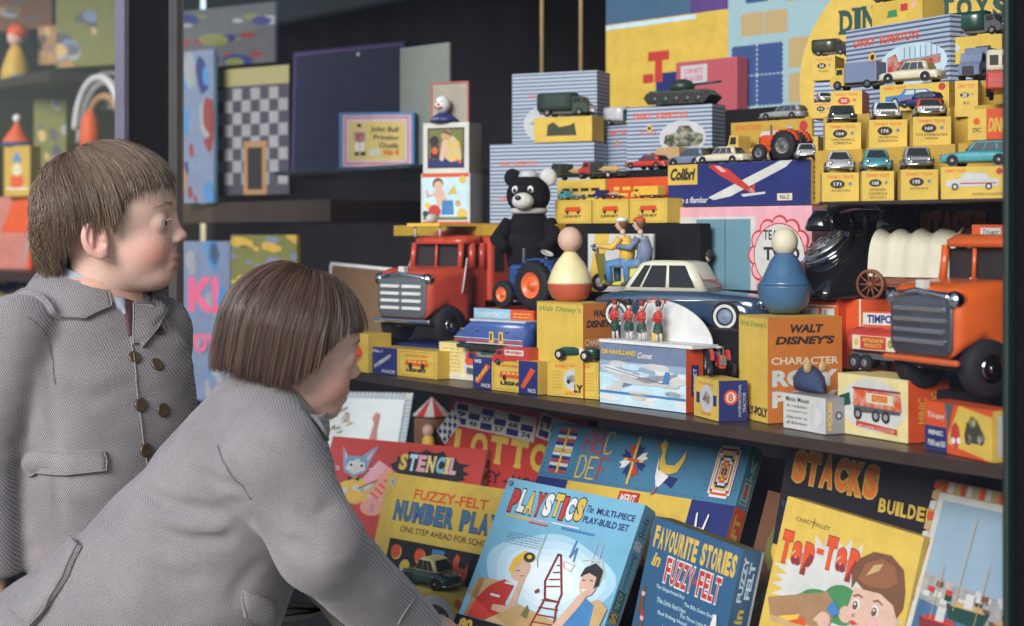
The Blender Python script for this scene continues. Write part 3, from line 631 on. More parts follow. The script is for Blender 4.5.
def wheel(root,x,y,r,w,tyre='black:rubber',hub='chrome',hr=.55,white=0,name='wheel',spokes=0,sm='red:paint'):
    s=1 if y>0 else -1
    b=MB(); b.lathe([(r*.5,-w/2),(r*.9,-w/2),(r,-w*.25),(r,w*.25),(r*.9,w/2),(r*.5,w/2)],M(tyre),20,'y',(0,0,0),cap=False)
    if white: b.lathe([(r*.62,s*(w/2+.0004)),(r*.82,s*(w/2+.0004))],'offwhite',20,'y',(0,0,0),cap=False)
    o=b.build(name,root,(x,y,r))
    h=MB(); hm=CHROME() if hub=='chrome' else M(hub)
    h.lathe([(r*hr,-s*w*.4),(r*hr,s*w*.42),(r*hr*.8,s*w*.5),(r*hr*.5,s*w*.46),(r*hr*.35,s*w*.62),(.0001,s*w*.66)],hm,16,'y',(0,0,0)); h.build('hub',o)
    return o
def car(name,label,L,W,H,body,roof=None,style='saloon',hub='chrome',white=0,group=None,detail=1,wr=None,cat='toy car',fine=False):
    t=thing(name,label,cat,group=group); mb=M(body) if isinstance(body,str) else body; rf=M(roof) if roof else mb
    wr=wr or H*.23; gc=wr*.55; bh=H*.60; w=W/2
    b=MB()
    if style=='beetle': T=[(-.5*L,w*.35,gc,bh*.55),(-.44*L,w*.8,gc,bh*.8),(-.3*L,w*.97,gc,bh*1.0),(0,w,gc,bh),(.25*L,w*.95,gc,bh*.97),(.42*L,w*.8,gc,bh*.7),(.5*L,w*.35,gc*1.1,bh*.5)]
    elif style=='van': T=[(-.5*L,w*.95,gc,H*.9),(-.47*L,w,gc,H*.93),(.15*L,w,gc,H*.93),(.2*L,w*.95,gc,bh*1.0),(.42*L,w*.9,gc,bh*.85),(.5*L,w*.8,gc,bh*.65)]
    elif style=='classic': T=[(-.5*L,w*.55,gc*1.1,bh*.62),(-.46*L,w*.82,gc,bh*.78),(-.36*L,w*.97,gc,bh*.9),(-.15*L,w,gc,bh*.98),(.1*L,w,gc,bh*.98),(.3*L,w*.97,gc,bh*.90),(.44*L,w*.9,gc,bh*.84),(.485*L,w*.82,gc,bh*.80),(.5*L,w*.6,gc*1.2,bh*.66)]
    else: T=[(-.5*L,w*.7,gc*1.2,bh*.85),(-.46*L,w*.93,gc,bh*.94),(-.2*L,w,gc,bh),(.15*L,w,gc,bh),(.44*L,w*.93,gc,bh*.88),(.5*L,w*.7,gc*1.2,bh*.72)]
    loft(b,T,mb,24,ex=4.2 if style!='beetle' else 2.6)
    fx,rx=.31*L,-.31*L
    for x in (fx,rx):
        for s in (-1,1): # wings over the wheels
            if style in('beetle','classic'):
                b.ell((x,s*w*.80,wr*1.15),(wr*1.55 if style=='beetle' else wr*1.9,w*.24,wr*1.12),mb,14,8)
            b.lathe([(wr*1.06,0),(wr*1.06,.0012)],'black','y' and 18,'y',(x,s*(w*1.0+(w*.03 if style in('beetle','classic') else 0))-(0.0006),wr),smooth=False)
    b.build('body',t)
    g=MB()
    cx0,cx1={'beetle':(-.34,.16),'classic':(-.31,.19),'estate':(-.48,.16),'van':(0,.2)}.get(style,(-.34,.17)); cx0*=L; cx1*=L
    rl=(cx1-cx0)
    if style!='van':
        z0=bh*.93; ins=.62 if style=='beetle' else .76
        R=[]
        for k,(zz,q) in enumerate([(z0,0),(z0+(H-z0)*.5,.42),(H*.96,.78),(H,1.0)]):
            xa=cx0+rl*.16*q*(1.2 if style=='beetle' else 1.7 if style=='classic' else .8); xb=cx1-rl*.22*q; ww=w*(.90-(.90-ins)*q); 
            if q==1.0: xa+=rl*.05; xb-=rl*.06; ww*=.9
            R.append([(p,y,zz) for p,y in rrect(xb-xa,2*ww,min(ww*.35,rl*.12),3,(xa+xb)/2,0)])
        g.rings(R,rf,True,True); g.build('roof',t)
        # panes
        gm=GLS()
        def sidepane(a0,a1,s):
            zz0,zz1=z0+(H-z0)*.12,H*.93; P=[]
            for a,zz in ((a0,zz0),(a1,zz0),(a1,zz1),(a0,zz1)):
                q=(zz-z0)/(H-z0); xa=cx0+rl*.16*q*(1.2 if style=='beetle' else 1.7 if style=='classic' else .8); xb=cx1-rl*.22*q; ww=w*(.90-(.90-ins)*min(q/.96*.80+.0,.9))+.0009
                P.append((xa+(xb-xa)*a,s*ww,zz))
            p=MB(); p.poly(P if s<0 else P[::-1],gm); p.build('window',t)
        for s in (-1,1):
            sidepane(.10,.30 if not fine else .22,s); sidepane(.335 if not fine else .25,.60 if not fine else .54,s); sidepane(.635 if not fine else .585,.90,s)
        for e in (0,1):
            P=[]
            for y,zz in ((-.78,z0+(H-z0)*.12),(.78,z0+(H-z0)*.12),(.66,H*.94),(-.66,H*.94)):
                q=(zz-z0)/(H-z0); x=(cx1-rl*.22*q*.97+.0014) if e else (cx0+rl*.16*q*(1.2 if style=='beetle' else 1.7 if style=='classic' else .8)*.97-.0014); P.append((x,w*y*(.9-(.9-ins)*q)*1.1,zz))
            p=MB(); p.poly(P if e else P[::-1],gm); p.build('windscreen' if e else 'rear_window',t)
    else:
        g=MB(); g.prism([(0,bh*.95),(.2*L,bh*.95),(.1*L,H*.93),(-.05*L,H*.93)],-w*.86,w*.86,rf); g.build('cab',t)
        p=MB(); p.poly([(.201*L,-w*.7,bh),(.201*L,w*.7,bh),(.115*L,w*.7,H*.88),(.115*L,-w*.7,H*.88)],GLS()); p.build('windscreen',t)
        for s in (-1,1): p=MB(); p.poly([(.02*L,s*w*1.01,bh),(.15*L,s*w*1.01,bh),(.09*L,s*w*1.01,H*.85),(.02*L,s*w*1.01,H*.85)][::-s],GLS()); p.build('window',t)
    for e in (1,-1): # bumpers
        p=MB(); p.tube([(e*(.47*L),-w*.98,gc*1.5),(e*.512*L,-w*.8,gc*1.5),(e*.522*L,0,gc*1.5),(e*.512*L,w*.8,gc*1.5),(e*.47*L,w*.98,gc*1.5)],H*.035,CHROME(),6); p.build('bumper',t)
    if style in('saloon','estate','classic'):
        p=MB(); 
        gw=w*(.24 if fine else .5); gh0,gh1=gc*1.6,bh*(1.0 if fine else .66)
        p.box(.485*L,-gw,gh0,.508*L,gw,gh1,CHROME()); k=9
        for i in range(k): yy=-gw+2*gw*(i+.3)/k; p.box(.5085*L,yy,gh0+.001,.5105*L,yy+2*gw/k*.4,gh1-.001,'dgrey')
        p.build('grille',t)
    for s in (-1,1):
        hx={'beetle':.44,'van':.49}.get(style,.485)*L; p=MB(); p.lathe([(H*.085,-.004),(H*.09,H*.03),(H*.07,H*.05),(.0001,H*.06)],CHROME(),14,'x',(hx,s*w*(.66 if style!='classic' else .62),bh*.66)); p.build('headlight',t)
    for x in (fx,rx):
        for s in (-1,1): wheel(t,x,s*(w*.90+(.0 if not fine else W*.045)),wr,W*.13,hub=hub,white=white)
    if detail:
        p=MB()
        for s in (-1,1):
            p.tube([(.40*L,s*w*1.005,bh*.72),(-.44*L,s*w*1.005,bh*.70)],H*.008,CHROME(),5)
        p.build('side_trim',t)
    return t
def place(t,px,Y,z,hd,dx=0):
    p=at(px,235,Y); t.location=(p.x,p.y,z); t.rotation_euler[2]=rad(hd); return t
def lorry(name,label,L,W,H,cabm,loadm,kind='box',hub='dgrey',group=None,cat='toy lorry',axles=None):
    t=thing(name,label,cat,group=group); w=W/2; wr=H*.17; cb=MB(); fz=wr*1.1; cm=M(cabm); cl=L*.30
    cb.prism([(L/2-cl,fz*.8),(L/2-cl,H*.80),(L/2-cl*.45,H*.82),(L/2-cl*.30,H*.55),(L/2-.003,H*.50),(L/2,H*.44),(L/2,fz*.8)],-w*.9,w*.9,cm); cb.build('cab',t,bevel=H*.03)
    p=MB(); p.poly([(L/2-cl*.435,-w*.75,H*.78),(L/2-cl*.435,w*.75,H*.78),(L/2-cl*.318,w*.75,H*.57),(L/2-cl*.318,-w*.75,H*.57)][::-1],GLS()); p.build('windscreen',t)
    for s in (-1,1): p=MB(); P=[(L/2-cl*.9,s*w*.907,H*.56),(L/2-cl*.42,s*w*.907,H*.56),(L/2-cl*.5,s*w*.907,H*.76),(L/2-cl*.9,s*w*.907,H*.76)]; p.poly(P if s<0 else P[::-1],GLS()); p.build('window',t)
    p=MB(); p.box(L/2-.001,-w*.5,fz,L/2+.0015,w*.5,H*.42,CHROME()); p.build('grille',t)
    c=MB(); c.box(-L/2,-w*.5,fz*.7,L/2-cl*.2,w*.5,fz*1.2,'dgrey'); c.build('chassis',t)
    x0,x1=-L/2,L/2-cl*1.05; lm=M(loadm); b=MB()
    if kind=='box': b.box(x0,-w,fz*1.25,x1,w,H,lm); b.build('body',t,bevel=H*.04)
    elif kind=='canvas':
        R=[[(x,y,z) for y,z in rrect(2*w,H-fz*1.25,w*.5,5,0,(H+fz*1.25)/2)] for x in (x0,x0+L*.2,x0+L*.4,x1)]; b.rings(R,lm,True,True); b.build('canvas_cover',t)
    elif kind=='tank': 
        r=(H*.95-fz*1.3)/2; R=[[(x,w*.95*q*cos(2*pi*j/20),fz*1.3+r+r*q*sin(2*pi*j/20)) for j in range(20)] for x,q in ((x0,.86),(x0+.003,1),(x1-.003,1),(x1,.86))]; b.rings(R,lm,True,True); b.build('tank',t)
    elif kind=='flat':
        b.box(x0,-w,fz*1.25,x1,w,fz*1.5,lm); b.box(x1-.002,-w,fz*1.5,x1,w,H*.8,lm); b.build('flatbed',t)
        p=MB(); p.lathe([(.0001,x0+.004),(w*.35,x0+.012),(w*.35,x1-.02),(.0001,x1-.004)],'tan',12,'x',(0,0,fz*1.5+w*.36)); p.build('load',t)
    for x in (axles or [L*.34,-L*.30]):
        for s in (-1,1): wheel(t,x,s*w*.86,wr,W*.16,hub=hub if isinstance(hub,str) else hub)
    return t
def tractor(name,label,L,W,H,bm,wm,hd_driver=False,group=None):
    t=thing(name,label,'toy tractor',group=group); b=MB(); m=M(bm)
    b.box(-.05*L,-W*.14,H*.34,.46*L,W*.14,H*.66,m); b.build('bonnet',t,bevel=H*.06)
    b=MB(); b.box(.461*L,-W*.12,H*.36,.475*L,W*.12,H*.62,CHROME())
    for i in range(5): b.box(.4755*L,-W*.1+i*W*.045,H*.38,.478*L,-W*.1+i*W*.045+W*.02,H*.6,'dgrey')
    b.build('grille',t)
    b=MB(); b.box(-.38*L,-W*.12,H*.25,.40*L,W*.12,H*.36,m); b.box(-.34*L,-W*.16,H*.3,-.06*L,W*.16,H*.5,m); b.build('chassis',t,bevel=.0008)
    for s in (-1,1):
        b=MB(); rr=H*.40; pts=[(-.22*L+rr*cos(rad(a)),s*W*.30,H*.36+rr*sin(rad(a))) for a in range(20,161,14)]
        for p,q in zip(pts,pts[1:]): b.box(min(p[0],q[0]),s*W*.30-W*.07,min(p[2],q[2])-.001,max(p[0],q[0]),s*W*.30+W*.07,max(p[2],q[2])+.0006,m)
        b.build('mudguard',t)
    b=MB(); b.tube([(-.1*L,0,H*.5),(-.16*L,0,H*.82)],H*.015,'dgrey',6); b.build('steering_column',t)
    b=MB(); b.lathe([(W*.11,-.001),(W*.125,0),(W*.11,.001),(W*.10,0)],'offwhite',18,'z',(0,0,0)); o=b.build('steering_wheel',t,(-.165*L,0,H*.84)); o.rotation_euler=(0,rad(-28),0)
    b=MB(); b.box(-.42*L,-W*.12,H*.52,-.27*L,W*.12,H*.57,'dgrey'); b.box(-.43*L,-W*.12,H*.57,-.41*L,W*.12,H*.70,'dgrey'); b.build('seat',t,bevel=.001)
    b=MB(); b.cyl((.22*L,W*.06,H*.66),H*.025,H*.25,'dgrey'); b.build('exhaust',t)
    for s in (-1,1):
        def big(x,r,w,k):
            o=MB(); o.lathe([(r*.55,-w/2),(r*.92,-w/2),(r,-w*.3),(r,w*.3),(r*.92,w/2),(r*.55,w/2)],'black:rubber',26,'y',cap=False)
            for i in range(k): a=2*pi*i/k; c=Vector((cos(a)*r,0,sin(a)*r)); o.tube([c+Vector((0,-w/2,0)),c*1.02+Vector((0,0,0)),c+Vector((0,w/2,0))],r*.05,'black:rubber',4)
            q=o.build('wheel',t,(x,s*(W/2-w/2),r)); h=MB(); f=s; h.lathe([(r*.56,-f*w*.3),(r*.6,f*w*.45),(r*.54,f*w*.5),(r*.48,f*w*.2),(r*.2,f*w*.15),(r*.18,f*w*.45),(.0001,f*w*.5)],M(wm),24,'y'); h.build('hub',q)
        big(-.22*L,H*.36,W*.2,18); big(.32*L,H*.21,W*.13,0)
    return t
# ================= main shelf, left and middle =================
Z=SH+.001
# small accessory cartons
def navy_pack(w1,t1,m1='ored'):
    def d(b,f,r,t):
        f.rect(0,0,w1,1,'navy'); f.text(t1[0],.1*w1,.80,.45*w1,.92,'offwhite',.02); f.text(t1[2],.45*w1,.05,.95*w1,.17,'offwhite',.02)
        f.poly([(.1*w1,.2),(.3*w1,.15),(.92*w1,.72),(.72*w1,.8)],m1 if m1 else 'navy'); 
        V=t1[1]; n=len(V)
        for i,c in enumerate(V): x=(.16+.62*i/n)*w1; y=.22+.46*i/n; f.text(c,x,y,x+.7*w1/n,y+.14,'offwhite' if not m1 else 'yellow',.05)
        f.frame(w1+.03,.05,.97,.95,.008,'dyellow'); f.poly([(w1+.12,.42),(w1+.14,.62),(.86,.66),(.88,.42)],'ored'); f.rects([(w1+.17+.07*i,.53,w1+.22+.07*i,.61) for i in range(5)],'yellow'); f.discs([(w1+.2,.42,.03),(.8,.42,.03)],'dark')
        f.text('LESNEY',w1+.14,.2,.86,.32,'dark',.05); f.text('A MATCHBOX SERIES',w1+.12,.76,.88,.84,'ored',.0)
    return d
shelfbox('toy_carton','navy and yellow accessory pack carton with a red bus picture, below the red lorry',(370,372.5),(437,379.5),352,.045,'yellow',Z,group='small toy cartons',draw=navy_pack(.42,('No.1','ACCESSORY','PACK'),None))
def d_edge(b,f,r,t): f.polys([[(.55,.5),(.72,.78),(.88,.5),(.72,.2)]],'ored'); f.polys([[(.1,.3),(.2,.8),(.35,.3)]],'navy')
shelfbox('toy_carton','yellow carton with a red diamond just in front of the girl\'s nose',(330,368),(368,373),334,.045,'yellow',Z,draw=d_edge,group='small toy cartons')
def d_train(b,f,r,t):
    f.rect(0,.0,1,.18,'cream'); f.poly([(.40,.3),(.42,.72),(.50,.88),(.72,.90),(.98,.7),(.98,.2),(.6,.1),(.44,.14)],'lgrey'); f.poly([(.42,.5),(.44,.72),(.52,.84),(.66,.70),(.66,.40),(.45,.42)],'ored'); f.poly([(.47,.62),(.50,.76),(.62,.70),(.62,.55)],'navy'); f.poly([(.66,.72),(.98,.58),(.98,.74),(.72,.86)],'teal'); f.poly([(.66,.40),(.98,.36),(.98,.46),(.66,.52)],'ored'); f.poly([(.45,.18),(.98,.08),(.98,.2),(.45,.36)],'dgrey'); f.grain(.06,.2,.34,.9,'dyellow',7,3,.25)
shelfbox('toy_carton','cream carton with a red and grey railcar picture under the tin locomotive',(439,377.5),(502,383.5),346,.05,'pyellow',Z,draw=d_train,group='small toy cartons')
shelfbox('toy_carton','navy and yellow double pack carton under the red tanker lorry',(473,387.5),(538,395),362,.04,'yellow',Z,group='small toy cartons',draw=lambda b,f,r,t:(navy_pack(.30,('MB','MAJOR','PACK'))(b,f,r,t),f.rect(.72,0,1,1,'navy'),f.poly([(.75,.2),(.8,.15),(.97,.72),(.9,.8)],'ored'),f.text('PACK',.86,.05,.98,.17,'offwhite',.02)))
def d_match(b,f,r,t):
    f.frame(.03,.04,.97,.96,.012,'dyellow'); f.disc(.50,.48,.18,'lgrey',.16); f.poly([(.38,.42),(.40,.56),(.48,.62),(.62,.56),(.64,.42)],'dgrey'); f.discs([(.42,.42,.035),(.6,.42,.035)],'dark'); f.text('MOKO',.15,.78,.42,.86,'ored',.0); f.text('A MATCHBOX SERIES',.15,.84,.85,.91,'ored',0); f.text('LESNEY',.35,.07,.65,.15,'ored',0); f.grain(.08,.2,.28,.74,'dyellow',6,3,.4); f.grain(.72,.2,.92,.74,'dyellow',6,3,.4)
oM,wM,hM,pM,yM=shelfbox('toy_carton','yellow matchbox sized carton under the dark green racing car',(547.5,395),(598.5,399.5),363,.035,'yellow',Z,draw=d_match,group='small toy cartons')
# green racing car on it
t=thing('toy_racing_car','dark green open racing car on a yellow carton below the aeroplane box','toy car',(pM.x+wM*.52,pM.y+.015,Z+hM+.0015),yM+rad(180))
b=MB(); loft(b,[(-.034,.005,.006,.016),(-.028,.009,.005,.019),(0,.011,.005,.0195),(.022,.0105,.005,.018),(.034,.006,.006,.014)],'dgreen:paint',16,3); b.build('body',t)
b=MB(); b.ell((-.006,0,.0195),(.008,.007,.002),'black'); b.build('cockpit',t); b=MB(); b.ell((-.008,0,.023),.0045,'cream'); b.ell((-.008,0,.018),(.005,.006,.005),'white'); b.build('driver',t)
for s in (-1,1):
    b=MB(); b.lathe([(.0048,0),(.0048,.0004)],'white',16,'y',(-.0155,s*.0112-.0002,.013),smooth=False); b.build('number_disc',t)
    for x in (-.024,.022): wheel(t,x,s*.0145,.0075,.005,hub='lgrey',hr=.6)
# cream and yellow carton beside it is the tall skittle toy box
def d_roly_y(b,f,r,t):
    f.text("Walt Disney's",.05,.885,.95,.955,'green',.01,.2); f.text('ROLY-POLY',.1,.05,1.0,.14,'dark',.06); f.rect(0,.985,1,1,'dyellow')
    r.text('WALT',.3,.85,.75,.93,'dark',.05,.2); r.text("DISNEY'S",.1,.74,.9,.82,'dark',.05,.2); r.text('CHARACTER',.05,.55,.95,.62,'cream',.02); r.text('ROLY',.06,.34,.94,.5,'offwhite',.05); r.text('POLY',.06,.14,.94,.3,'offwhite',.05)
MO={'R':mat('roly_orange',(.50,.155,.03),.45,bump=.06,var=.12)}
oA,wA,hA,pA,yA=shelfbox('tall_carton','tall yellow and orange carton under the red and cream wobbling toy',(537,392.5),(583,398.5),303.5,.062,'yellow',Z,ms=MO,draw=d_roly_y)
# aeroplane kit box
def d_dh(b,f,r,t):
    f.rect(0,0,1,.5,'psky'); f.rect(0,.72,1,1,'bluegrey'); f.rect(0,.55,1,.72,'mblue' and mat('sky_mid',(.26,.36,.46),.45))
    R=random.Random(8)
    for i in range(34):
        x,y=R.random(),.08+R.random()*.62; f.mb.poly([f.P(min(max(x+R.uniform(.06,.16)*cos(a),0),1),min(max(y+.055*sin(a),0),1)) for a in [2*pi*k/12 for k in range(12)]],['offwhite','white','psky'][i%3]) if True else 0
        if i%3==2: f.up()
    f.rects([(0,.18,1,.22)],'mblue'); f.text('DE HAVILLAND',.03,.83,.44,.91,'yellow',.05); f.text('Comet',.46,.80,.63,.90,'white',.02,.4)
    f.poly([(.0,.62),(.08,.65),(.5,.50),(.80,.42),(.80,.38),(.45,.36),(.2,.45),(.05,.56)],'lgrey'); f.poly([(.02,.62),(.08,.64),(.5,.51),(.78,.43),(.45,.45),(.1,.57)],'white')
    f.poly([(.40,.46),(.90,.60),(.92,.57),(.60,.40)],'grey'); f.poly([(.74,.42),(.78,.62),(.83,.62),(.82,.42)],'mblue'); f.poly([(.74,.40),(.94,.42),(.92,.38),(.74,.36)],'lgrey'); f.poly([(.30,.38),(.28,.30),(.40,.36)],'bluegrey'); f.line([(.06,.615),(.5,.485),(.76,.42)],.006,'navy'); f.discs([(.3+.02*i,.515-.008*i,.004) for i in range(14)],'dark')
    r.rect(0,0,1,1,'ored'); r.rect(.3,.25,.75,.75,'navy'); r.text('COMET',.42,.3,.62,.7,'psky',.02,rot=90)
oD,wD,hD,pD,yD=shelfbox('model_kit_box','blue aeroplane kit box with a white jet airliner above clouds',(600,402),(686,413),350,.030,'sky',Z,draw=d_dh)
# piper band card on top
t=thing('piper_band_card','white arched card of kilted pipers standing on the aeroplane kit box','toy figures',(pD.x,pD.y,Z+hD+.001),yD)
b=MB(); b.box(-.004,.001,0,wD+.010,.048,.0045,'white'); b.build('tray',t,bevel=.0006)
b=MB(); n=22; cx=wD*.40; pts=[(cx+(wD*.64 if i<n/2 else wD*.28)*cos(pi*i/n),.0048+.054*sin(pi*i/n)**(1.15 if i<n/2 else .9)) for i in range(n+1)]; b.prism(pts,.040,.0415,'white'); b.build('arch_card',t)
b=MB(); b.box(-.004,.0405,.0048,wD*.14,.042,.038,'offwhite'); b.build('side_flap',t)
f=MB(); fc=f.face((0,.0395,.004),(1,0,0),(0,0,1),wD,.075); fc.text('Britains',.30,.66,.54,.77,'ored',.01,.2); f.build('printed_title',t)
def piper(x,y,k,par):
    z0=.0048; b=MB(); b.X=Matrix.Translation((x,y,z0))@Matrix.Scale(1.18,4)@Matrix.Translation((-x,-y,-z0)); sk='flesh'
    b.tube([(x-.002,y,z0),(x-.002,y-.001,z0+.012)],[.0016,.0018],'offwhite',6); b.tube([(x+.003,y+.002,z0),(x+.003,y,z0+.012)],[.0016,.0018],'offwhite',6)
    b.lathe([(.0060,z0+.010),(.0055,z0+.016),(.0035,z0+.021)],'dgreen',10,'z',(x,y,0)); b.lathe([(.0036,z0+.0205),(.0052,z0+.028),(.0045,z0+.032),(.0015,z0+.034)],'red',10,'z',(x,y,0))
    b.ell((x,y,z0+.037),(.0028,.0028,.0034),sk,8,6); b.ell((x,y,z0+.042),(.0036,.0036,.0045),'black' if k%2 else 'maroon',8,6)
    b.tube([(x-.005,y,z0+.031),(x-.0075,y-.002,z0+.024),(x-.003,y-.005,z0+.023)],[.0014,.0014,.0012],'red',6); b.tube([(x+.005,y,z0+.031),(x+.008,y-.002,z0+.025),(x+.004,y-.005,z0+.026)],[.0014,.0014,.0012],'red',6)
    b.tube([(x-.004,y-.004,z0+.022),(x+.003,y+.001,z0+.034),(x+.010,y+.002,z0+.048)],.0008,'dark',5)
    o=b.build('piper',par); return o
for k,x in enumerate((.012,.036,.066,.094)): piper(x,.016+.004*(k%2),k,t)
b=MB(); b.cyl((.080,.03,.0048),.007,.012,'gold'); b.build('drum',t)
# black world box and small red tractor on its carton
def d_world(b,f,r,t): f.text('MODELS OF',.42,.80,.62,.86,'lgrey',0); f.text('VEHICLES OF THE WORLD',.22,.66,.93,.74,'offwhite',.03)
shelfbox('black_carton','long black carton with small white lettering under the front of the blue saloon',(640,395),(745,409.5),331,.05,'black',Z,draw=d_world)
def d_mt(b,f,r,t):
    f.disc(.52,.5,.26,'lgrey',.24); f.poly([(.35,.45),(.5,.7),(.68,.55),(.6,.35)],'brown'); f.rects([(.1,.35,.24,.62),(.78,.35,.92,.62)],'navy'); f.text('MATCHBOX',.2,.84,.8,.9,'ored',0); f.text('SERIES',.3,.08,.7,.15,'ored',0)
    r.rect(0,0,1,1,'navy'); r.disc(.42,.58,.24,'ored'); r.disc(.42,.58,.17,'offwhite'); r.text('8',.33,.48,.5,.68,'ored',.03); r.text('INTERNATIONAL',.68,.1,.78,.9,'offwhite',0,rot=90); r.text('TRACTOR',.84,.2,.94,.7,'offwhite',.0,rot=90)
oT,wT,hT,pT,yT=shelfbox('toy_carton','yellow and navy carton under the small red tractor',(694,415),(718.7,421.5),381,.038,'yellow',Z,draw=d_mt,group='small toy cartons')
t=tractor('toy_tractor','small red tractor with dark wheels on a yellow and navy carton',.050,.034,.040,'red:paint','dgrey'); t.location=(pT.x+.022,pT.y+.024,Z+hT+.001); t.rotation_euler[2]=rad(-38)
# tall orange and yellow carton on the right
oB,wB,hB,pB,yB=shelfbox('tall_carton','tall orange and yellow lettered carton under the round blue toy',(739,416.5),(767.6,423.5),317.6,.10,'yellow',Z,ms=MO,draw=d_roly_y)
# ---- tin locomotive
def rollbox(x0,x1,w,z0,z1,r): return [[(x,y,z) for y,z in rrect(w,z1-z0,r,4,0,(z0+z1)/2)] for x in (x0,x1)]
pt_=at(447,345,.12); t=thing('tin_locomotive','blue tin diesel locomotive with red lines and yellow doors','toy train',(pt_.x,pt_.y+.012,onz(439,378,Z).z+(378-346)/F*2.5+.002),rad(4))
bl=mat('tin_blue',(.05,.10,.30),.3,coat=.3,var=.15); L_=.155
b=MB(); R=[]
for x,hh,w_ in ((0,.012,.026),(.004,.020,.032),(.022,.027,.036),(.034,.0355,.037),(.05,.038,.037),(L_,.038,.037)): R.append([(x,y+.018,z) for y,z in rrect(w_,hh,.009,4,0,.006+hh/2)])
b.rings(R,bl,True,True); b.build('body',t)
b=MB(); b.box(.003,-.0008,.012,L_,.0,.0145,'red'); b.box(.003,-.0008,.0165,L_,.0,.0175,'offwhite'); b.box(.03,-.0008,.009,L_,.0,.0105,'offwhite'); b.build('stripes',t)
for x in (.083,.104): b=MB(); b.box(x,-.0015,.011,x+.009,0,.028,'yellow'); b.box(x+.0025,-.002,.015,x+.006,-.0015,.025,'dark'); b.build('door',t)
for x in (.02,.026,.055,.122): b=MB(); b.lathe([(.0025,0),(.0025,-.0015)],'navy',10,'y',(x,-.0005,.029)); b.build('window',t)
b=MB(); b.box(.004,.003,.0,L_-.003,.033,.006,'dark'); b.build('chassis',t); b=MB(); b.box(.034,.004,.042,L_,.032,.0455,'lgrey'); b.build('roof_panel',t)
# red petrol lorry
t=lorry('toy_tanker_lorry','small red petrol lorry on the navy and yellow double carton','x' and .075,.022,.027,'red:paint','red:paint','box',cat='toy lorry'); p=onz(507,392,Z); t.location=(p.x,p.y+.015,Z+.0375); t.rotation_euler[2]=rad(180+6)
f=MB(); fc=f.face((.012,.0113,.015),(-1,0,0),(0,0,1),.042,.008); fc.rect(.05,.0,.95,1,'offwhite'); fc.text('Mobilgas',.12,.15,.88,.85,'red',.03); f.build('lettering',t)
# tractor carton (light blue) and blue tractor, with the bear behind
def d_ford(b,f,r,t): f.rect(0,0,.62,1,'sky'); f.rect(.62,0,1,1,'ored'); f.text('Fordson',.02,.2,.30,.8,'offwhite',.02,.1); f.text('TRACTOR',.31,.2,.6,.7,'offwhite',.03); f.grain(.66,.2,.95,.8,'yellow',2,4,.4)
p=at(474,318,.17); b,f,r,tt=carton(.138,.09,.016,'red'); d_ford(b,f,r,tt); tag(b.build('flat_carton',loc=p,rz=rad(2),bevel=.0006),'flat pale blue and red carton under the blue tractor','box')
riser('black cloth step under the blue tractor',470,545,.172,.30,p.z-.001)
t=tractor('toy_tractor','blue tractor with orange wheels and a white steering wheel in front of the black bear',.118,.085,.100,mat('tractor_blue',(.03,.07,.22),.25,coat=.3,var=.1),mat('tractor_orange',(.68,.13,.035),.3,var=.1)); t.location=(p.x+.095,p.y+.05,p.z+.0175); t.rotation_euler[2]=rad(180+4)
# ---- black bear toy
fur=mat('black_plush',(.012,.012,.014),.95,bump=.9,bs=350,var=.3,spec=.1); wf=mat('white_plush',(.6,.58,.54),.95,bump=.7,bs=350,var=.2)
q=at(530,262,.28); t=thing('drumming_bear','black plush bear with a pale muzzle standing behind the blue tractor','stuffed toy',(q.x,q.y,q.z-.035),rad(34)); t.scale=(1.14,)*3
# bear faces its own -y
b=MB(); b.ell((0,0,.045),(.034,.030,.058),fur,20,14); b.ell((0,-.004,.080),(.028,.025,.03),fur,18,10); b.build('body',t)
b=MB(); b.ell((0,-.008,.124),(.031,.029,.028),fur,22,14); h=b.build('head',t)
b=MB(); b.ell((0,-.036,.115),(.0155,.015,.012),wf,16,10); b.build('muzzle',h); b=MB(); b.ell((-.003,-.051,.1195),(.0045,.003,.0035),'black:paint'); b.build('nose',h)
for s in (-1,1):
    b=MB(); b.ell((s*.026,.002,.149),(.0125,.007,.013),fur if s<0 else wf,14,8); b.build('ear',h)
    b=MB(); b.ell((s*.011-.001,-.033,.131),(.0048,.003,.0055),'white'); b.ell((s*.011-.001,-.0365,.130),(.0022,.0015,.003),'black'); b.build('eye',h)
    b=MB(); b.tube([(s*.028,-.004,.085),(s*.042,-.020,.062),(s*.026,-.040,.05)],[.012,.011,.008],fur,10); b.build('arm',t)
    b=MB(); b.tube([(s*.015,0,.02),(s*.018,-.012,-.02)],[.015,.013],fur,10); b.build('leg',t)
b=MB(); b.lathe([(.024,.098),(.027,.102),(.024,.106)],'offwhite',18,'z',(0,-.006,0)); b.build('collar',t)
b=MB(); b.lathe([(.0001,.146),(.012,.1465),(.015,.151),(.010,.158),(.0001,.159)],'lgrey',14,'z',(0,-.006,0)); b.build('cap',t)
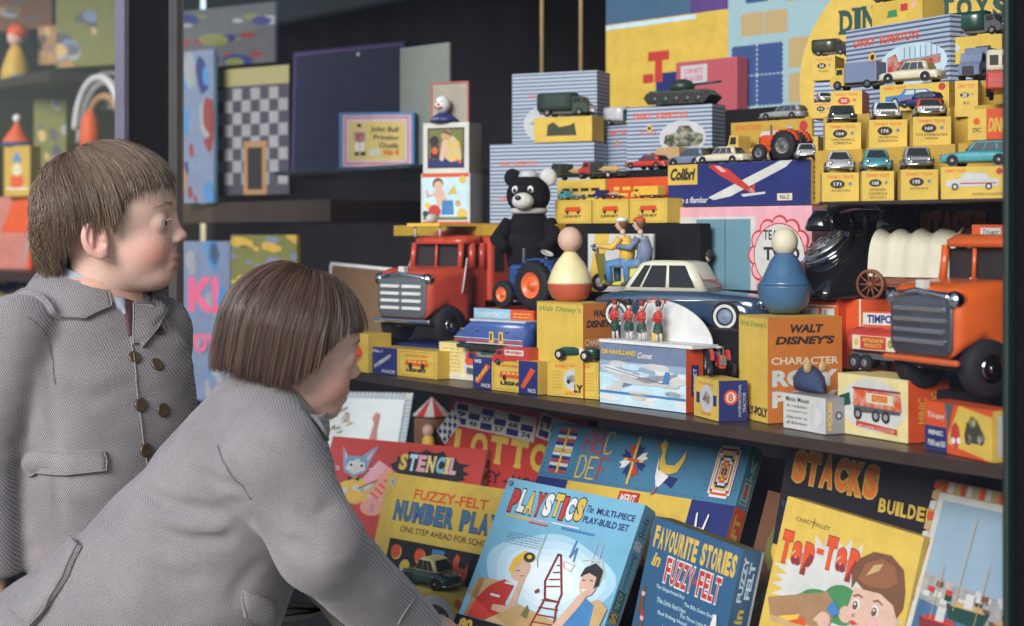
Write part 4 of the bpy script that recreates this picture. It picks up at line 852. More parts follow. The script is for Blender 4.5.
# ---- round bottomed wobbling toys (plain)
def wobble(label,px,py,Y,s,low,high,knob,extra):
    q=at(px,py,Y); t=thing('wobbling_toy',label,'toy',q,group=None)
    b=MB(); b.lathe([(.0001,0),(.014*s,.001),(.026*s,.008),(.031*s,.019),(.032*s,.026),(.0325*s,.0275)],low,28); b.build('round_base',t)
    b=MB(); b.lathe([(.0325*s,.0276),(.0315*s,.031),(.027*s,.045),(.020*s,.058),(.012*s,.068),(.008*s,.073)],high,28); b.build('upper_body',t)
    b=MB(); b.ell((0,0,.073+.017*s),(.0175*s,.0175*s,.0185*s),knob,20,14); b.build('knob',t); return t
wobble('plain round bottomed wobbling toy, red below and cream above',570,303,.145,1.0,mat('roly_red',(.50,.10,.05),.3,coat=.3,var=.15),mat('roly_cream',(.76,.66,.36),.32,coat=.3,var=.12),'flesh',0)
# ---- two riders on a scooter
q=at(625,292,.22); t=thing('tin_scooter','yellow tin scooter carrying two tin riders behind the blue saloon','toy scooter',q,rad(180+20))
ty=mat('scooter_yellow',(.60,.52,.10),.3,coat=.3,var=.15)
b=MB(); loft(b,[(-.045,.008,.010,.028),(-.03,.014,.008,.040),(-.005,.013,.008,.036),(.002,.011,.008,.016),(.028,.010,.008,.014),(.034,.012,.012,.020)],ty,20,2.6); b.build('body',t)
b=MB(); b.poly([(.030,-.016,.012),(.030,.016,.012),(.040,.013,.055),(.040,-.013,.055)],ty); b.poly([(.032,-.016,.012),(.042,-.013,.055),(.042,.013,.055),(.032,.016,.012)],ty); b.build('leg_shield',t)
b=MB(); b.tube([(.036,0,.012),(.046,0,.066)],.0025,CHROME(),8); b.tube([(.044,-.02,.066),(.046,0,.068),(.044,.02,.066)],.0018,CHROME(),6); b.build('handlebar',t); b=MB(); b.ell((.048,0,.062),(.005,.004,.004),CHROME()); b.build('headlight',t)
for x in (.040,-.036): wheel(t,x,.0001,.0135,.006,hub='lgrey')
def rider(x,jac,tro,hat,hair,name='rider'):
    b=MB(); b.tube([(x,0,.040),(x-.002,0,.060),(x+.004,0,.078)],[.011,.0115,.010],jac,12); o=b.build(name,t)
    b=MB()
    for s in (-1,1):
        b.tube([(x-.002,s*.007,.042),(x+.022,s*.013,.040),(x+.020,s*.012,.014)],[.0085,.007,.005],tro,9); b.ell((x+.024,s*.012,.012),(.007,.004,.003),'brown')
    b.build('legs',o)
    for s in (-1,1):
        b=MB(); b.tube([(x+.004,s*.011,.078),(x+.014,s*.016,.064),(x+.036,s*.015,.066)],[.0055,.0048,.0035],jac,9); b.ell((x+.038,s*.015,.066),.0035,'flesh'); b.build('arm',o)
    b=MB(); b.tube([(x+.005,0,.082),(x+.006,0,.09)],.004,'flesh',8); b.ell((x+.008,0,.096),(.0078,.0072,.0092),'flesh'); b.ell((x+.016,0,.0955),(.002,.0018,.002),'flesh'); h=b.build('head',o)
    b=MB(); b.ell((x+.0055,0,.098),(.0078,.0078,.009),hair); b.ell((x+.007,0,.1035),(.0092,.0085,.0045),hat); b.build('hat',h)
rider(-.002,'gold','mblue','white','brown'); rider(-.030,'bluegrey','mblue','ored','brown')
b=MB(); b.ell((-.020,-.014,.040),(.012,.006,.015),'ored:paint'); b.build('side_bag',t)
# ---- big saloon
sb=mat('saloon_blue',(.028,.055,.10),.16,coat=.8,var=.06); sc_=mat('saloon_cream',(.66,.64,.50),.2,coat=.5,var=.05)
t=car('toy_saloon_car','large dark blue saloon car with a cream roof and white walled tyres',.258,.082,.094,sb,sc_,'classic',hub='bluegrey',white=1,wr=.0200,fine=True); place(t,683,.224,.971,21)
# ---- yellow and white cards behind the scooter
b=MB(); b.box(0,0,0,.13,.004,.088,'offwhite'); fc=b.face((0,0,0),(1,0,0),(0,0,1),.13,.088); fc.poly([(0,.0),(.16,.0),(.34,1),(.12,1)],'yellow'); fc.text('build',.66,.7,.9,.8,'psky',0)
tag(b.build('show_card',loc=at(588,291,.292),rz=rad(6)),'white and yellow price card behind the scooter riders','card')
# ---- big red lorry on the left
def biglorry(name,label,L,W,H,m,loc,rz,grill,over=None,boxy=True):
    t=thing(name,label,'toy lorry',loc,rz); w=W/2; wr=H*.17; c=MB()
    # local +x is forward
    R=[]
    bt=H*.58
    for x,ww,zb,zt in ((.20*L,w*.98,wr*.9,H*.67),(.26*L,w*.98,wr*.9,H*.67),(.30*L,w*.98,wr*1.5,H*.67),(.38*L,w*.97,wr*1.9,H*.66),(.46*L,w*.93,wr*1.5,H*.645),(.495*L,w*.88,wr*1.3,H*.62),(.5*L,w*.82,wr*1.4,H*.60)):
        R.append([(x,y,z) for y,z in rrect(2*ww,zt-zb,w*.26,5,0,(zt+zb)/2)])
    c.rings(R,m,True,True); c.build('bonnet',t)
    c=MB(); cw=w*.86
    # cab pillars and roof
    c.rings([[(x,y,z) for x,y in rrect(.19*L-q,2*cw*(1-q*2),w*.3,4,.175*L-q*.6,0)] for z,q in ((H*.86,0),(H*.90,.0),(H*.935,.012))],m,True,True)
    c.box(.085*L,-cw,H*.3,.095*L,cw,H*.87,m); c.box(.0955*L,-cw,wr*1.2,.26*L,cw,H*.665,m)
    for s in (-1,1):
        for x in (.10*L,.175*L,.262*L): c.tube([(x,s*cw*.95,H*.655),(x-.004*(x>.2*L),s*cw*.93,H*.87)],W*(.05 if x<.2*L else .035),m,8)
    c.tube([(.262*L,0,H*.655),(.255*L,0,H*.87)],W*.018,m,8); c.build('cab',t)
    p=MB(); p.box(.0965*L,-cw*.92,H*.666,.235*L,cw*.92,H*.85,'dark'); p.build('cab_interior',t)
    # grille
    p=MB(); gw=w*.80; p.rings([[(x,y,z) for y,z in rrect(2*gw*k,H*.37*k,w*.2,4,0,H*.42)] for x,k in ((.492*L,1.02),(.508*L,1.0),(.512*L,.94))],grill[0],True,True)
    p.build('grille_surround',t)
    for i in range(4):
        for s in ((-1,1) if grill[2] else (0,)):
            p=MB(); hw=gw*.40 if s else gw*.84; zz=H*.30+i*H*.062; p.box(.511*L,s*gw*.46-hw,zz,.522*L,s*gw*.46+hw,zz+H*.028,grill[1]); p.build('grille_bar',t,bevel=.001)
    p=MB(); p.box(.48*L,-w*.10,H*.61,.513*L,w*.10,H*.67,'offwhite'); p.tube([(.505*L,-w*.72,H*.575),(.52*L,0,H*.61),(.505*L,w*.72,H*.575)],H*.020,CHROME(),8); p.build('bonnet_badge',t,bevel=.001)
    for s in (-1,1):
        p=MB(); p.lathe([(H*.045,-.01),(H*.055,0),(H*.05,H*.03),(.0001,H*.045)],CHROME(),16,'x',(.49*L,s*w*.80,H*.56)); p.build('headlight',t)
        p=MB(); p.tube([(.24*L,s*w*.95,H*.74),(.28*L,s*w*1.02,H*.52),(.29*L,s*w*1.02,H*.44)],H*.008,'lgrey',6); p.build('mirror_arm',t)
    p=MB(); p.box(.495*L,-w*.98,H*.185,.52*L,w*.98,H*.222,m if not grill[2] else CHROME()); p.build('bumper',t,bevel=.003)
    p=MB(); p.box(-.5*L,-w*.5,wr*.9,.45*L,w*.5,wr*1.5,'dark'); p.build('chassis',t)
    for x in (.36*L,-.32*L):
        for s in (-1,1): wheel(t,x,s*w*.84,wr,W*.17,hub='chrome',hr=.42)
    if boxy:
        p=MB(); p.box(-.5*L,-w,wr*2.1,.075*L,w,H*.98,m); bd=p.build('body',t,bevel=.006)
        for s in (-1,1): q_=MB(); q_.box(-.02*L,s*w-.001,H*.62,.05*L,s*w+.001,H*.82,'dark'); q_.box(-.3*L,s*w-.001,H*.35,-.1*L,s*w+.0012,H*.48,'offwhite'); q_.build('side_panel',bd)
    return t
tr=mat('lorry_red',(.50,.062,.032),.3,coat=.35,var=.1)
q=at(372,346,.12); t=biglorry('toy_box_lorry','large red box lorry with a white barred grille beside the cork board',.31,.142,.190,tr,(q.x+.02,q.y+.19,.9215),rad(-84),(mat('grille_grey',(.10,.11,.12),.4),'white',True))
p=MB(); p.box(-.05,-.04,.193,.11,.04,.198,'gold'); p.tube([(.10,-.03,.175),(.10,-.03,.194)],.002,'lgrey',6); p.tube([(.10,.03,.175),(.10,.03,.194)],.002,'lgrey',6); p.ell((.09,-.0,.206),(.012,.008,.008),'lgrey'); p.build('ladder_deck',t)
# cork board on the left
b=MB(); b.box(0,0,0,.20,.008,.175,mat('hardboard',(.17,.095,.045),.8,bump=.3,bs=300,var=.2)); b.box(-.006,-.002,0,.0,.009,.182,'white'); b.box(0.0002,-.002,.176,.20,.009,.182,'white')
o=b.build('cork_board',loc=at(325,352,.40),rz=rad(8)); o.rotation_euler=(rad(-4),rad(3),rad(8)); tag(o,'brown hardboard panel with white edging behind the red lorry','board')
# ================= main shelf, right half =================
R6=MO
def d_tank(b,f,r,t):
    f.frame(.02,.03,.98,.97,.01,'cream'); f.disc(.5,.52,.46,'offwhite',.26); f.poly([(.22,.50),(.24,.78),(.90,.74),(.92,.46)],'ored'); f.rects([(.22,.76,.90,.80)],'maroon'); f.rects([(.42,.56,.80,.72)],'cream'); f.rects([(.50,.59,.72,.70)],'ored'); f.text('PRODUCTS',.52,.6,.70,.68,'yellow',.02); f.poly([(.24,.38),(.90,.42),(.90,.48),(.24,.50)],'dgrey')
    for x in (.30,.56,.70): f.disc(x,.36,.06,'dark'); f.discs([(x,.36,.03)],'grey')
    f.poly([(.02,.62),(.18,.70),(.2,.5),(.06,.45)],'dgreen'); f.poly([(.28,.16),(.86,.10),(.86,.19),(.28,.25)],'red'); f.text('MECHANICAL CLOCKWORK',.31,.135,.83,.195,'cream',.0,dz=-.02)
    r.rect(0,0,1,1,'ored'); r.text('MINIC',.25,.3,.45,.7,'yellow',0,rot=90); r.text('TRI-ANG',.55,.2,.75,.8,'yellow',0,rot=90)
oC,wC,hC,pC,yC=shelfbox('picture_carton','yellow carton picturing a red tanker under the red tanker lorry',(838,432),(908,443.5),380.5,.06,'pyellow',Z,draw=d_tank)
t=thing('toy_tanker','red tanker lorry with cream banded lettering left of the orange lorry','toy lorry',(pC.x+.034,pC.y+.042,Z+hC+.0012),yC+rad(2))
b=MB(); R=[[(x,.0175*k*cos(2*pi*j/24),.034+.0155*k*sin(2*pi*j/24)) for j in range(24)] for x,k in ((-.046,.8),(-.043,.98),(-.040,1),(.042,1),(.045,.9))]; b.rings(R,'red:paint',True,True); b.build('tank',t)
f=MB(); F_=f.face((-.036,-.0180,.022),(1,0,0),(0,0,1),.072,.022); F_.rect(.02,.12,.98,.86,'cream'); F_.rect(.20,.15,.78,.83,'ored'); F_.rect(.22,.2,.76,.78,'red'); F_.text('PETROLEUM',.26,.52,.72,.72,'yellow',.03); F_.text('PRODUCTS',.30,.26,.68,.46,'yellow',.03); F_.disc(.11,.5,.055,'yellow'); F_.disc(.88,.5,.06,'green'); F_.text('BP',.845,.38,.915,.6,'yellow',.04); f.build('side_label',t)
b=MB(); b.box(-.044,-.012,.014,.075,.012,.020,'dgrey'); b.build('chassis',t); b=MB(); b.box(.048,-.016,.016,.075,.016,.046,'red:paint'); b.build('cab',t,bevel=.003)
for x in (-.034,-.016,.058):
    for s in (-1,1): wheel(t,x,s*.0145,.0095,.006,hub='dgrey')
def d_mouse(b,f,r,t):
    f.rect(0,0,1,1,'offwhite'); f.text('Mimic Mouse',.06,.78,.62,.92,'dark',.02); f.poly([(.64,.05),(.66,.75),(.80,.92),(.98,.6),(.98,.05)],'lgrey'); f.poly([(.74,.55),(.80,.72),(.90,.6),(.92,.3),(.78,.2)],'offwhite')
    for i,s_ in enumerate(('A realistic','clockwork toy','that runs to','all directions')): f.text(s_,.08,.62-.16*i,.58,.71-.16*i,'dark',0,.2)
    r.rect(0,0,1,1,'grey'); r.text('MOUSE',.08,.1,.26,.9,'gold',.04,rot=90); r.disc(.52,.5,.14,'dgrey'); r.disc(.52,.5,.07,'lgrey'); r.text('MIMIC',.74,.1,.92,.9,'gold',.04,rot=90)
oN,wN,hN,pN,yN=shelfbox('picture_carton','pale grey carton with mouse lettering under the blue clockwork mouse',(783.5,427),(825.6,434.5),398.6,.036,'grey',Z,draw=d_mouse)
t=thing('clockwork_mouse','blue grey plush clockwork mouse on the pale grey carton','toy mouse',(pN.x+.025,pN.y+.018,Z+hN+.001),yN)
mf=mat('mouse_fur',(.045,.06,.12),.9,bump=.6,bs=400,var=.3,spec=.2)
b=MB(); R=[]
for i in range(15):
    a=i/14; x=-.024+.050*a; r_=.019*math.sin(pi*(a*.86+.07))**.7*(1-.35*a); R.append([(x,r_*.95*cos(2*pi*j/18),.001+r_*.95+ r_*1.0*sin(2*pi*j/18)) for j in range(18)])
b.rings(R,mf,True,True); b.build('body',t)
for s in (-1,1): b=MB(); b.ell((.010,s*.011,.030),(.0025,.006,.0065),'tan',12,8); b.build('ear',t)
b=MB(); b.ell((.0265,0,.0085),.0025,'black'); b.build('nose',t); b=MB(); b.tube([(-.024,0,.006),(-.034,.006,.003),(-.04,.014,.003)],.001,'tan',5); b.build('tail',t)
def d_mini(b,f,r,t):
    f.rect(0,0,.34,.5,'navy'); f.rect(0,.5,.34,1,'ored'); f.text('Tri-ang',.04,.62,.30,.78,'offwhite',.02,.2); f.text('MINIC',.06,.32,.28,.42,'offwhite',.04); f.text('PUSH and GO',.05,.10,.32,.22,'offwhite',.04); f.poly([(.30,1),(.44,1),(.36,.5),(.34,.5)],'dgrey')
    f.poly([(.36,.35),(.52,1),(1,1),(1,.0),(.36,0)],'yellow'); f.poly([(.5,1),(1,.86),(1,1)],'ored'); f.poly([(.36,0),(.36,.2),(1,.0)],'ored'); f.disc(.47,.38,.07,'red',.12); f.discs([(.44,.28,.03),(.52,.3,.03)],'white'); f.poly([(.6,.42),(.64,.7),(.78,.78),(.9,.45),(.82,.3),(.66,.3)],'khaki'); f.discs([(.66,.36,.05),(.84,.4,.05)],'dark'); f.disc(.72,.72,.05,'olive')
    r.rect(0,0,1,1,'yellow'); r.rect(.2,.1,.9,.9,'lgrey')
shelfbox('picture_carton','yellow and red carton at the right end with small drawn racers',(925,448.5),(993,463),411,.03,'ored',Z,draw=d_mini)
def d_bus(b,f,r,t):
    f.rects([(.06,.80,.94,.93)],'dark'); f.text('DELIVERY',.1,.82,.9,.91,'cream',0); f.rects([(.1,.46,.45,.72),(.55,.46,.9,.72)],'offwhite'); f.rects([(.08+.22*i,.22,.26+.22*i,.38) for i in range(4)],'offwhite'); f.line([(.05,.42),(.95,.42)],.03,'dark'); f.line([(.05,.75),(.95,.75)],.03,'cream'); f.rects([(.12,.50,.2,.7),(.6,.5,.68,.7)],'grey')
ybox('picture_carton','red carton with white bus windows between the lettered carton and the tanker',803,838,.22,.932,.105,.05,'ored',draw=d_bus)
def d_red(b,f,r,t): f.rect(.35,.30,.95,.66,'lgrey'); f.text('assembled',.5,.5,.85,.58,'dgrey',0); f.rect(.30,0,.33,1,'cream')
ybox('plain_carton','plain red carton with a grey label under the black telephone and wagon wheel',840,905,.235,.932,.088,.10,'ored',draw=d_red,yaw=.1)
ybox('plain_carton','small red and white lettered carton behind the lorry grille',864,900,.15,.996,.012,.03,'red',draw=lambda b,f,r,t:(f.rect(.05,.1,.95,.9,'offwhite'),f.text('TIMPO',.1,.15,.8,.85,'navy',.05)),yaw=0) if False else None
t=thing('toy_crate','small red carton marked with white lettered label beside the wagon wheel','box',(*at(863,320,.16).xy,.99),rad(8)); 
b=MB(); b.box(0,0,-.058,.045,.035,.02,'ored'); fc=b.face((0,0,.004),(1,0,0),(0,0,1),.045,.014); fc.rect(0,0,1,1,'offwhite'); fc.text('TIMPO',.12,.15,.85,.85,'navy',.04); b.build('carton',t,bevel=.0006)
# ---- telephone
q=at(846,290,.29); t=thing('telephone','black rotary telephone with a chromed dial between the pink box and the wagon','telephone',(q.x,q.y,1.021),rad(-110))
bk=mat('bakelite',(.010,.010,.012),.12,coat=.6,var=.1)
b=MB(); R=[]   # +x is the dial side
for z_,x0,x1,w_ in ((0,-.075,.080,.150),(.008,-.075,.080,.150),(.030,-.062,.060,.132),(.055,-.050,.025,.108),(.078,-.040,-.004,.090),(.085,-.036,-.010,.084)):
    R.append([((x0+x1)/2+x,y,z_) for x,y in rrect(x1-x0,w_,.016,5)])
b.rings(R,bk,True,True); b.build('body',t,bevel=0)
n_=Vector((.048,0,.064)).normalized(); c_=Vector((.026,0,.060)); u_=Vector((0,1,0)); v_=n_.cross(u_)
d=MB(); d.X=Matrix((u_,v_,n_)).transposed().to_4x4(); d.X.translation=c_
d.lathe([(.037,-.012),(.037,.003)],bk,32); d.lathe([(.0368,.003),(.0345,.005),(.0325,.005)],CHROME(),32); d.lathe([(.0330,.0042),(.0001,.0042)],'white',32); o=d.build('dial',t)
d2=MB(); d2.X=d.X.copy()
d2.lathe([(.029,.009),(.029,.0105),(.014,.011)],mat('dial_steel',(.5,.5,.5),.35,.9),32); d2.lathe([(.0138,.0112),(.0001,.0112)],'white',24)
for k in range(10): a=rad(40+k*29); d2.lathe([(.0056,.0122),(.0001,.0123)],'dark',12,'z',(.023*cos(a),.023*sin(a),0))
d2.build('finger_wheel',o)
b=MB(); b.tube([(-.020,-.092,.100),(-.020,-.055,.117),(-.020,0,.121),(-.020,.055,.117),(-.020,.092,.100)],[.011,.0115,.011,.0115,.011],bk,14)
for s in (-1,1): b.lathe([(.012,.112),(.021,.100),(.025,.088),(.023,.084)],bk,20,'z',(-.018,s*.088,0))
b.build('handset',t)
for s in (-1,1): b=MB(); b.tube([(-.034,s*.038,.083),(-.036,s*.044,.112)],.004,bk,8); b.tube([(-.006,s*.038,.083),(-.004,s*.044,.108)],.004,bk,8); b.build('cradle_prong',t)
b=MB(); b.box(.058,-.05,.012,.074,.05,.013,CHROME()); b.tube([(.074,-.04,.026),(.079,-.036,.026),(.079,.036,.026)],.0012,CHROME(),6); b.build('drawer_handle',t)
# ---- covered wagon
q=at(922,303,.23); t=thing('covered_wagon','toy covered wagon with a cream cloth top and brown spoked wheels','toy wagon',(q.x,q.y,1.022),rad(9))
cv=mat('wagon_canvas',(.60,.56,.42),.85,bump=.25,bs=160,var=.15)
b=MB(); R=[]; n=26
for i in range(n+1):
    x=-.055+.110*i/n; k=1+.055*cos(i/n*2*pi*4)-.02; flare=1+.10*max(0,(i/n-.82)/.18)**1.5
    R.append([(x+.006*sin(pi*j/22)*(1 if i>n*.8 else 0),-.031*k*flare*cos(pi*j/22)*1.0,.028+(.056*k*flare)*abs(sin(pi*j/22))**.75) for j in range(23)])
b.rings(R,cv,False,True,closed=False)
R2=[[(p[0],p[1]*.96,p[2]*.97+.0005) for p in r_] for r_ in R]; b.rings([r_[::-1] for r_ in R2],cv,False,True,closed=False); b.build('canvas_top',t)
b=MB(); wb=mat('wagon_wood',(.20,.06,.025),.6,var=.3,bump=.1); b.box(-.052,-.026,.016,.062,.026,.019,wb)
for s in (-1,1): b.box(-.052,s*.027-.001,.019,.062,s*.027+.001,.034,wb)
b.build('wagon_bed',t)
for x in (-.050,.044):
    b=MB(); b.tube([(x,-.033,.0175),(x,.033,.0175)],.002,wb,6); b.build('axle',t)
    for s in (-1,1):
        b=MB(); R_=.0185 if x<0 else .015
        b.lathe([(R_*.84,-.0022),(R_,-.0022),(R_,.0022),(R_*.84,.0022),(R_*.84,-.0022)],wb,26,'y',cap=False)
        for k in range(10): a=2*pi*k/10; b.tube([(0,0,0),(R_*.87*cos(a),0,R_*.87*sin(a))],.0011,wb,5)
        b.lathe([(.0035,-.004),(.004,0),(.003,.004)],wb,10,'y'); b.build('wheel',t,(x,s*.034,R_))
b=MB(); b.ell((.065,0,.036),(.006,.006,.009),'ored'); b.ell((.065,0,.048),(.0045,.0045,.005),'flesh'); b.ell((.065,0,.0525),(.007,.007,.0018),'brown'); b.build('driver',t)
# ---- big orange lorry
og=mat('lorry_orange',(.62,.105,.018),.3,coat=.35,var=.10)
q=at(921,398,.035); t=biglorry('toy_lorry','large orange lorry with a dark ribbed grille at the right end of the shelf',.28,.128,.180,og,(q.x+.045,q.y+.130,.9325),rad(-107),(mat('grille_dark',(.16,.17,.21),.28,.8),mat('grille_bar_grey',(.55,.57,.62),.2,.9),False),boxy=False)
b=MB(); b.box(-.14,-.06,.05,.005,.06,.085,og); b.build('tipping_body',t,bevel=.004)
b=MB(); b.ell((.052,-.010,.118),(.016,.022,.010),'offwhite',12,8); b.ell((.06,.02,.113),(.01,.012,.007),'offwhite',12,8); b.build('packing_paper',t)
q=at(972,252,.18)
t=thing('toy_carton','small red carton with a white label on top of the orange lorry cab','box',(q.x,q.y,.9325+.155),rad(10)); b=MB(); b.box(0,0,0,.05,.03,.024,'ored'); fc=b.face((0,0,0),(1,0,0),(0,0,1),.05,.024); fc.rect(.2,.3,.68,.85,'offwhite'); fc.text('Tri-ang',.25,.5,.64,.78,'dark',.02,.2); fc.text('TOYS',.3,.34,.6,.44,'grey',0); b.build('carton',t,bevel=.0006)
# ---- upright brick game box under the upper shelf
def d_st2(b,f,r,t):
    f.letters('STACKS',.06,.52,.66,.90,'gold',.06,'ored',.035); f.letters('BUILDER',.68,.53,1.2,.66,'yellow',.04); f.disc(.03,.86,.02,'lgrey'); f.rect(.70,.76,.98,.88,'navy')
ybox('brick_game_box','upright black brick game box behind the covered wagon under the upper shelf',903,1024,.30,.932,.203,.02,mat('stack_black'),draw=lambda b,f,r,t:(f.letters('STACKS',.15,.835,.70,.965,'stack_orange',.06,'yellow',.05),f.text('BUILDER',.72,.84,1.0,.885,'yellow',.04),f.disc(.11,.96,.012,'lgrey'),f.rect(.78,.93,.95,.98,'navy')),yaw=.02,cat='game box')
# ---- pink picture box and glider box
def d_pink(b,f,r,t):
    f.rect(.05,.0,.64,.88,'offwhite'); f.rect(.24,.0,.61,.85,mat('cupboard',(.13,.25,.30),.5,var=.08)); f.line([(.44,0),(.44,.85)],.006,'dgrey'); f.rects([(.09,0,.10,.8),(.06,.7,.16,.715),(.06,.35,.16,.365)],'dgrey'); f.grain(.15,.1,.23,.8,'grey',9,2,.2)
    cx,cy=.80,.42
    for k in range(12): a=2*pi*k/12; f.disc(cx+.15*cos(a),cy+.15*sin(a)*f.w/f.h,.055,'red',n=14)
    for k in range(12): a=2*pi*k/12; f.disc(cx+.15*cos(a),cy+.15*sin(a)*f.w/f.h,.044,'pink',n=14)
    f.disc(cx,cy,.165,'red'); f.disc(cx,cy,.158,'offwhite',n=30); f.text('TEA FOR',.70,.60,.90,.72,'dark',.02); f.text('TWO',.70,.36,.93,.52,'dark',.04); f.text('Tea Set',.72,.14,.9,.24,'sky',0,.3)
ybox('picture_box','pink tea set box with a teal cupboard and scalloped round label',663,812,.345,1.021,.120,.07,'pink',ms={'R':mat('dull_pink',(.50,.22,.26),.5)},draw=d_pink,yaw=.04)
def d_gl(b,f,r,t):
    f.rect(0,.52,.22,1,'yellow'); f.text('Colibri',.02,.62,.205,.92,'dark',.05,.3)
    f.poly([(.30,.20),(.36,.30),(.80,1.0),(.88,1.0),(.84,.86),(.46,.22),(.34,.14)],'offwhite'); f.poly([(.34,.98),(.30,.94),(.38,.72),(.60,.28),(.64,.30),(.44,.86)],'red'); f.poly([(.345,.93),(.40,.78),(.43,.80),(.38,.94)],'pink'); f.poly([(.585,.34),(.63,.52),(.625,.26)],'red'); f.poly([(.53,.26),(.55,.20),(.70,.26),(.70,.31)],'offwhite'); f.text('avion a flambar',.03,.08,.30,.22,'offwhite',.02,.2); f.rect(.78,.10,.88,.26,'cream'); f.text('No.2',.80,.13,.86,.23,'dark',.02)
    r.rect(0,0,1,1,'gold'); r.grain(.1,.1,.9,.9,'olive',7,2,.4)
ybox('glider_box','dark blue glider kit box with a red and white model plane, on the pink box',668,811,.35,1.1425,.0625,.05,'navy',draw=d_gl,yaw=.04)
t=thing('peg_doll','small dark haired peg doll with a red hat in front of the pink box','doll',at(705,258,.33)); t.location.z=1.021
b=MB(); b.lathe([(.010,0),(.012,.02),(.008,.034),(.004,.038)],'bluegrey',14); b.build('body',t); b=MB(); b.ell((0,0,.047),(.0095,.0095,.0105),'flesh',14,10); b.build('head',t)
b=MB(); b.ell((.0015,.0025,.0505),(.011,.010,.0095),'dark',14,10); b.build('hair',t); b=MB(); b.ell((0,0,.061),(.006,.006,.005),'red'); b.build('hat',t)
# round bottomed blue toy
q=at(782,317,.105); 
t=thing('wobbling_toy','plain round bottomed wobbling toy in blue with a cream top','toy',(pB.x+.035,pB.y+.045,Z+hB+.001))
rb=mat('roly_blue',(.055,.13,.24),.3,coat=.3,var=.15)
b=MB(); b.lathe([(.0001,0),(.018,.0015),(.028,.010),(.033,.024),(.034,.0335),(.034,.035)],rb,28); b.build('round_base',t); b=MB(); b.lathe([(.034,.0355),(.030,.040),(.024,.052),(.018,.066),(.010,.076)],rb,28); b.build('upper_body',t); b=MB(); b.ell((0,0,.089),(.0165,.0165,.018),'cream',20,12); b.build('knob',t)

# ================= upper tiers: small cars and their cartons =================
GC='yellow car cartons on the upper shelf'; GV='small cars on the upper shelf'
def d_end(num,nm,red=0):
    def d(b,f,r,t):
        f.text('DINKY TOYS',.15,.80,.85,.90,'ored',.02); f.disc(.42,.60,.20,'dark' if not red else 'red',.12); f.text(num,.32,.54,.52,.66,'offwhite',.03); f.discs([(.76,.62,.05)],['bluegrey','ored'][red])
        w=nm.split(' ')
        for i,s_ in enumerate(w): f.text(s_,.5-.07*len(s_)/2*1.2,.34-.13*i,.5+.07*len(s_)/2*1.2,.42-.13*i,'dark',0)
        r.grain(.1,.25,.9,.75,'dyellow',3,3,.4)
    return d
sm={}
def small(kind,label,px,Y,z,hd,cols,**k):
    key=kind
    if key not in sm:
        sm[key]=True
    L,W,H=k.pop('dim',(.075,.031,.026))
    t=car('toy_'+{'van':'van','estate':'estate_car'}.get(kind,'car'),label,L,W,H,cols[0]+':paint',(cols[1]+':paint') if cols[1] else None,kind,hub='lgrey',detail=0,group=GV,**k)
    return place(t,px,Y,z,hd)
yw=.72
# front row
CB=[(822,859,'171','AUSTIN',.165,'beetle','small grey rounded car, leftmost on the front row of yellow cartons',('lgrey',None)),
 (862,894,'168','SINGER GAZELLE SALOON',.165,'beetle','small turquoise rounded car, second on the front row of yellow cartons',('tcar',None)),
 (901,938,'195','JAGUAR',.165,'saloon','small silver grey saloon, third on the front row of yellow cartons',('grey',None))]
for i,(a,c,nu,nm,Y,kd,lab,cols) in enumerate(CB):
    o,w,h,p,yy=ybox('car_carton','yellow end-on carton '+['under the small grey rounded car','under the turquoise rounded car','under the silver grey saloon'][i],a,c,Y,US+.0005,.0355,.075,'yellow',ms={'R':M('dyellow')},yaw=yw,group=GC,draw=d_end(nu,nm))
    d=Vector((-sin(yw),cos(yw),0)); u=Vector((cos(yw),sin(yw),0)); t=small(kd,lab,a,Y,0,0,cols,dim=(.072,.034,.027)); t.location=p+u*w*.5+d*.036+Vector((0,0,h+.001)); t.rotation_euler[2]=yw-pi/2
def d_side(carcol):
    def d(b,f,r,t):
        f.text('DINKY TOYS',.06,.82,.38,.93,'ored',.02); f.disc(.90,.84,.05,'red'); x0=.08
        f.poly([(.08,.38),(.08,.58),(.30,.62),(.36,.82),(.68,.80),(.78,.62),(.90,.60),(.88,.38)],carcol); f.polys([[(.36,.62),(.39,.77),(.50,.77),(.50,.62)],[(.53,.62),(.53,.77),(.66,.76),(.73,.62)]],'offwhite'); f.rects([(.30,.46,.86,.50)],'red'); f.discs([(.22,.38,.055),(.74,.38,.055)],'dark'); f.discs([(.22,.38,.03),(.74,.38,.03)],'lgrey'); f.text('PLYMOUTH ESTATE',.50,.10,.95,.18,'dark',0)
        r.grain(.1,.2,.9,.8,'dyellow',3,3,.4)
    return d
o,w,h,p,yy=ybox('car_carton','yellow side-on carton printed with a grey saloon, under the long turquoise estate',941,1006,.155,US+.0005,.036,.04,'yellow',yaw=.28,group=GC,draw=d_side('lgrey'))
t=small('estate','long turquoise estate car, rightmost on the front row',975,.18,US+h+.002,0,('tcar',None),dim=(.085,.034,.028)); t.location=p+Vector((cos(.28)*w*.52-sin(.28)*.02,sin(.28)*w*.52+cos(.28)*.02,h+.001)); t.rotation_euler[2]=.28+pi
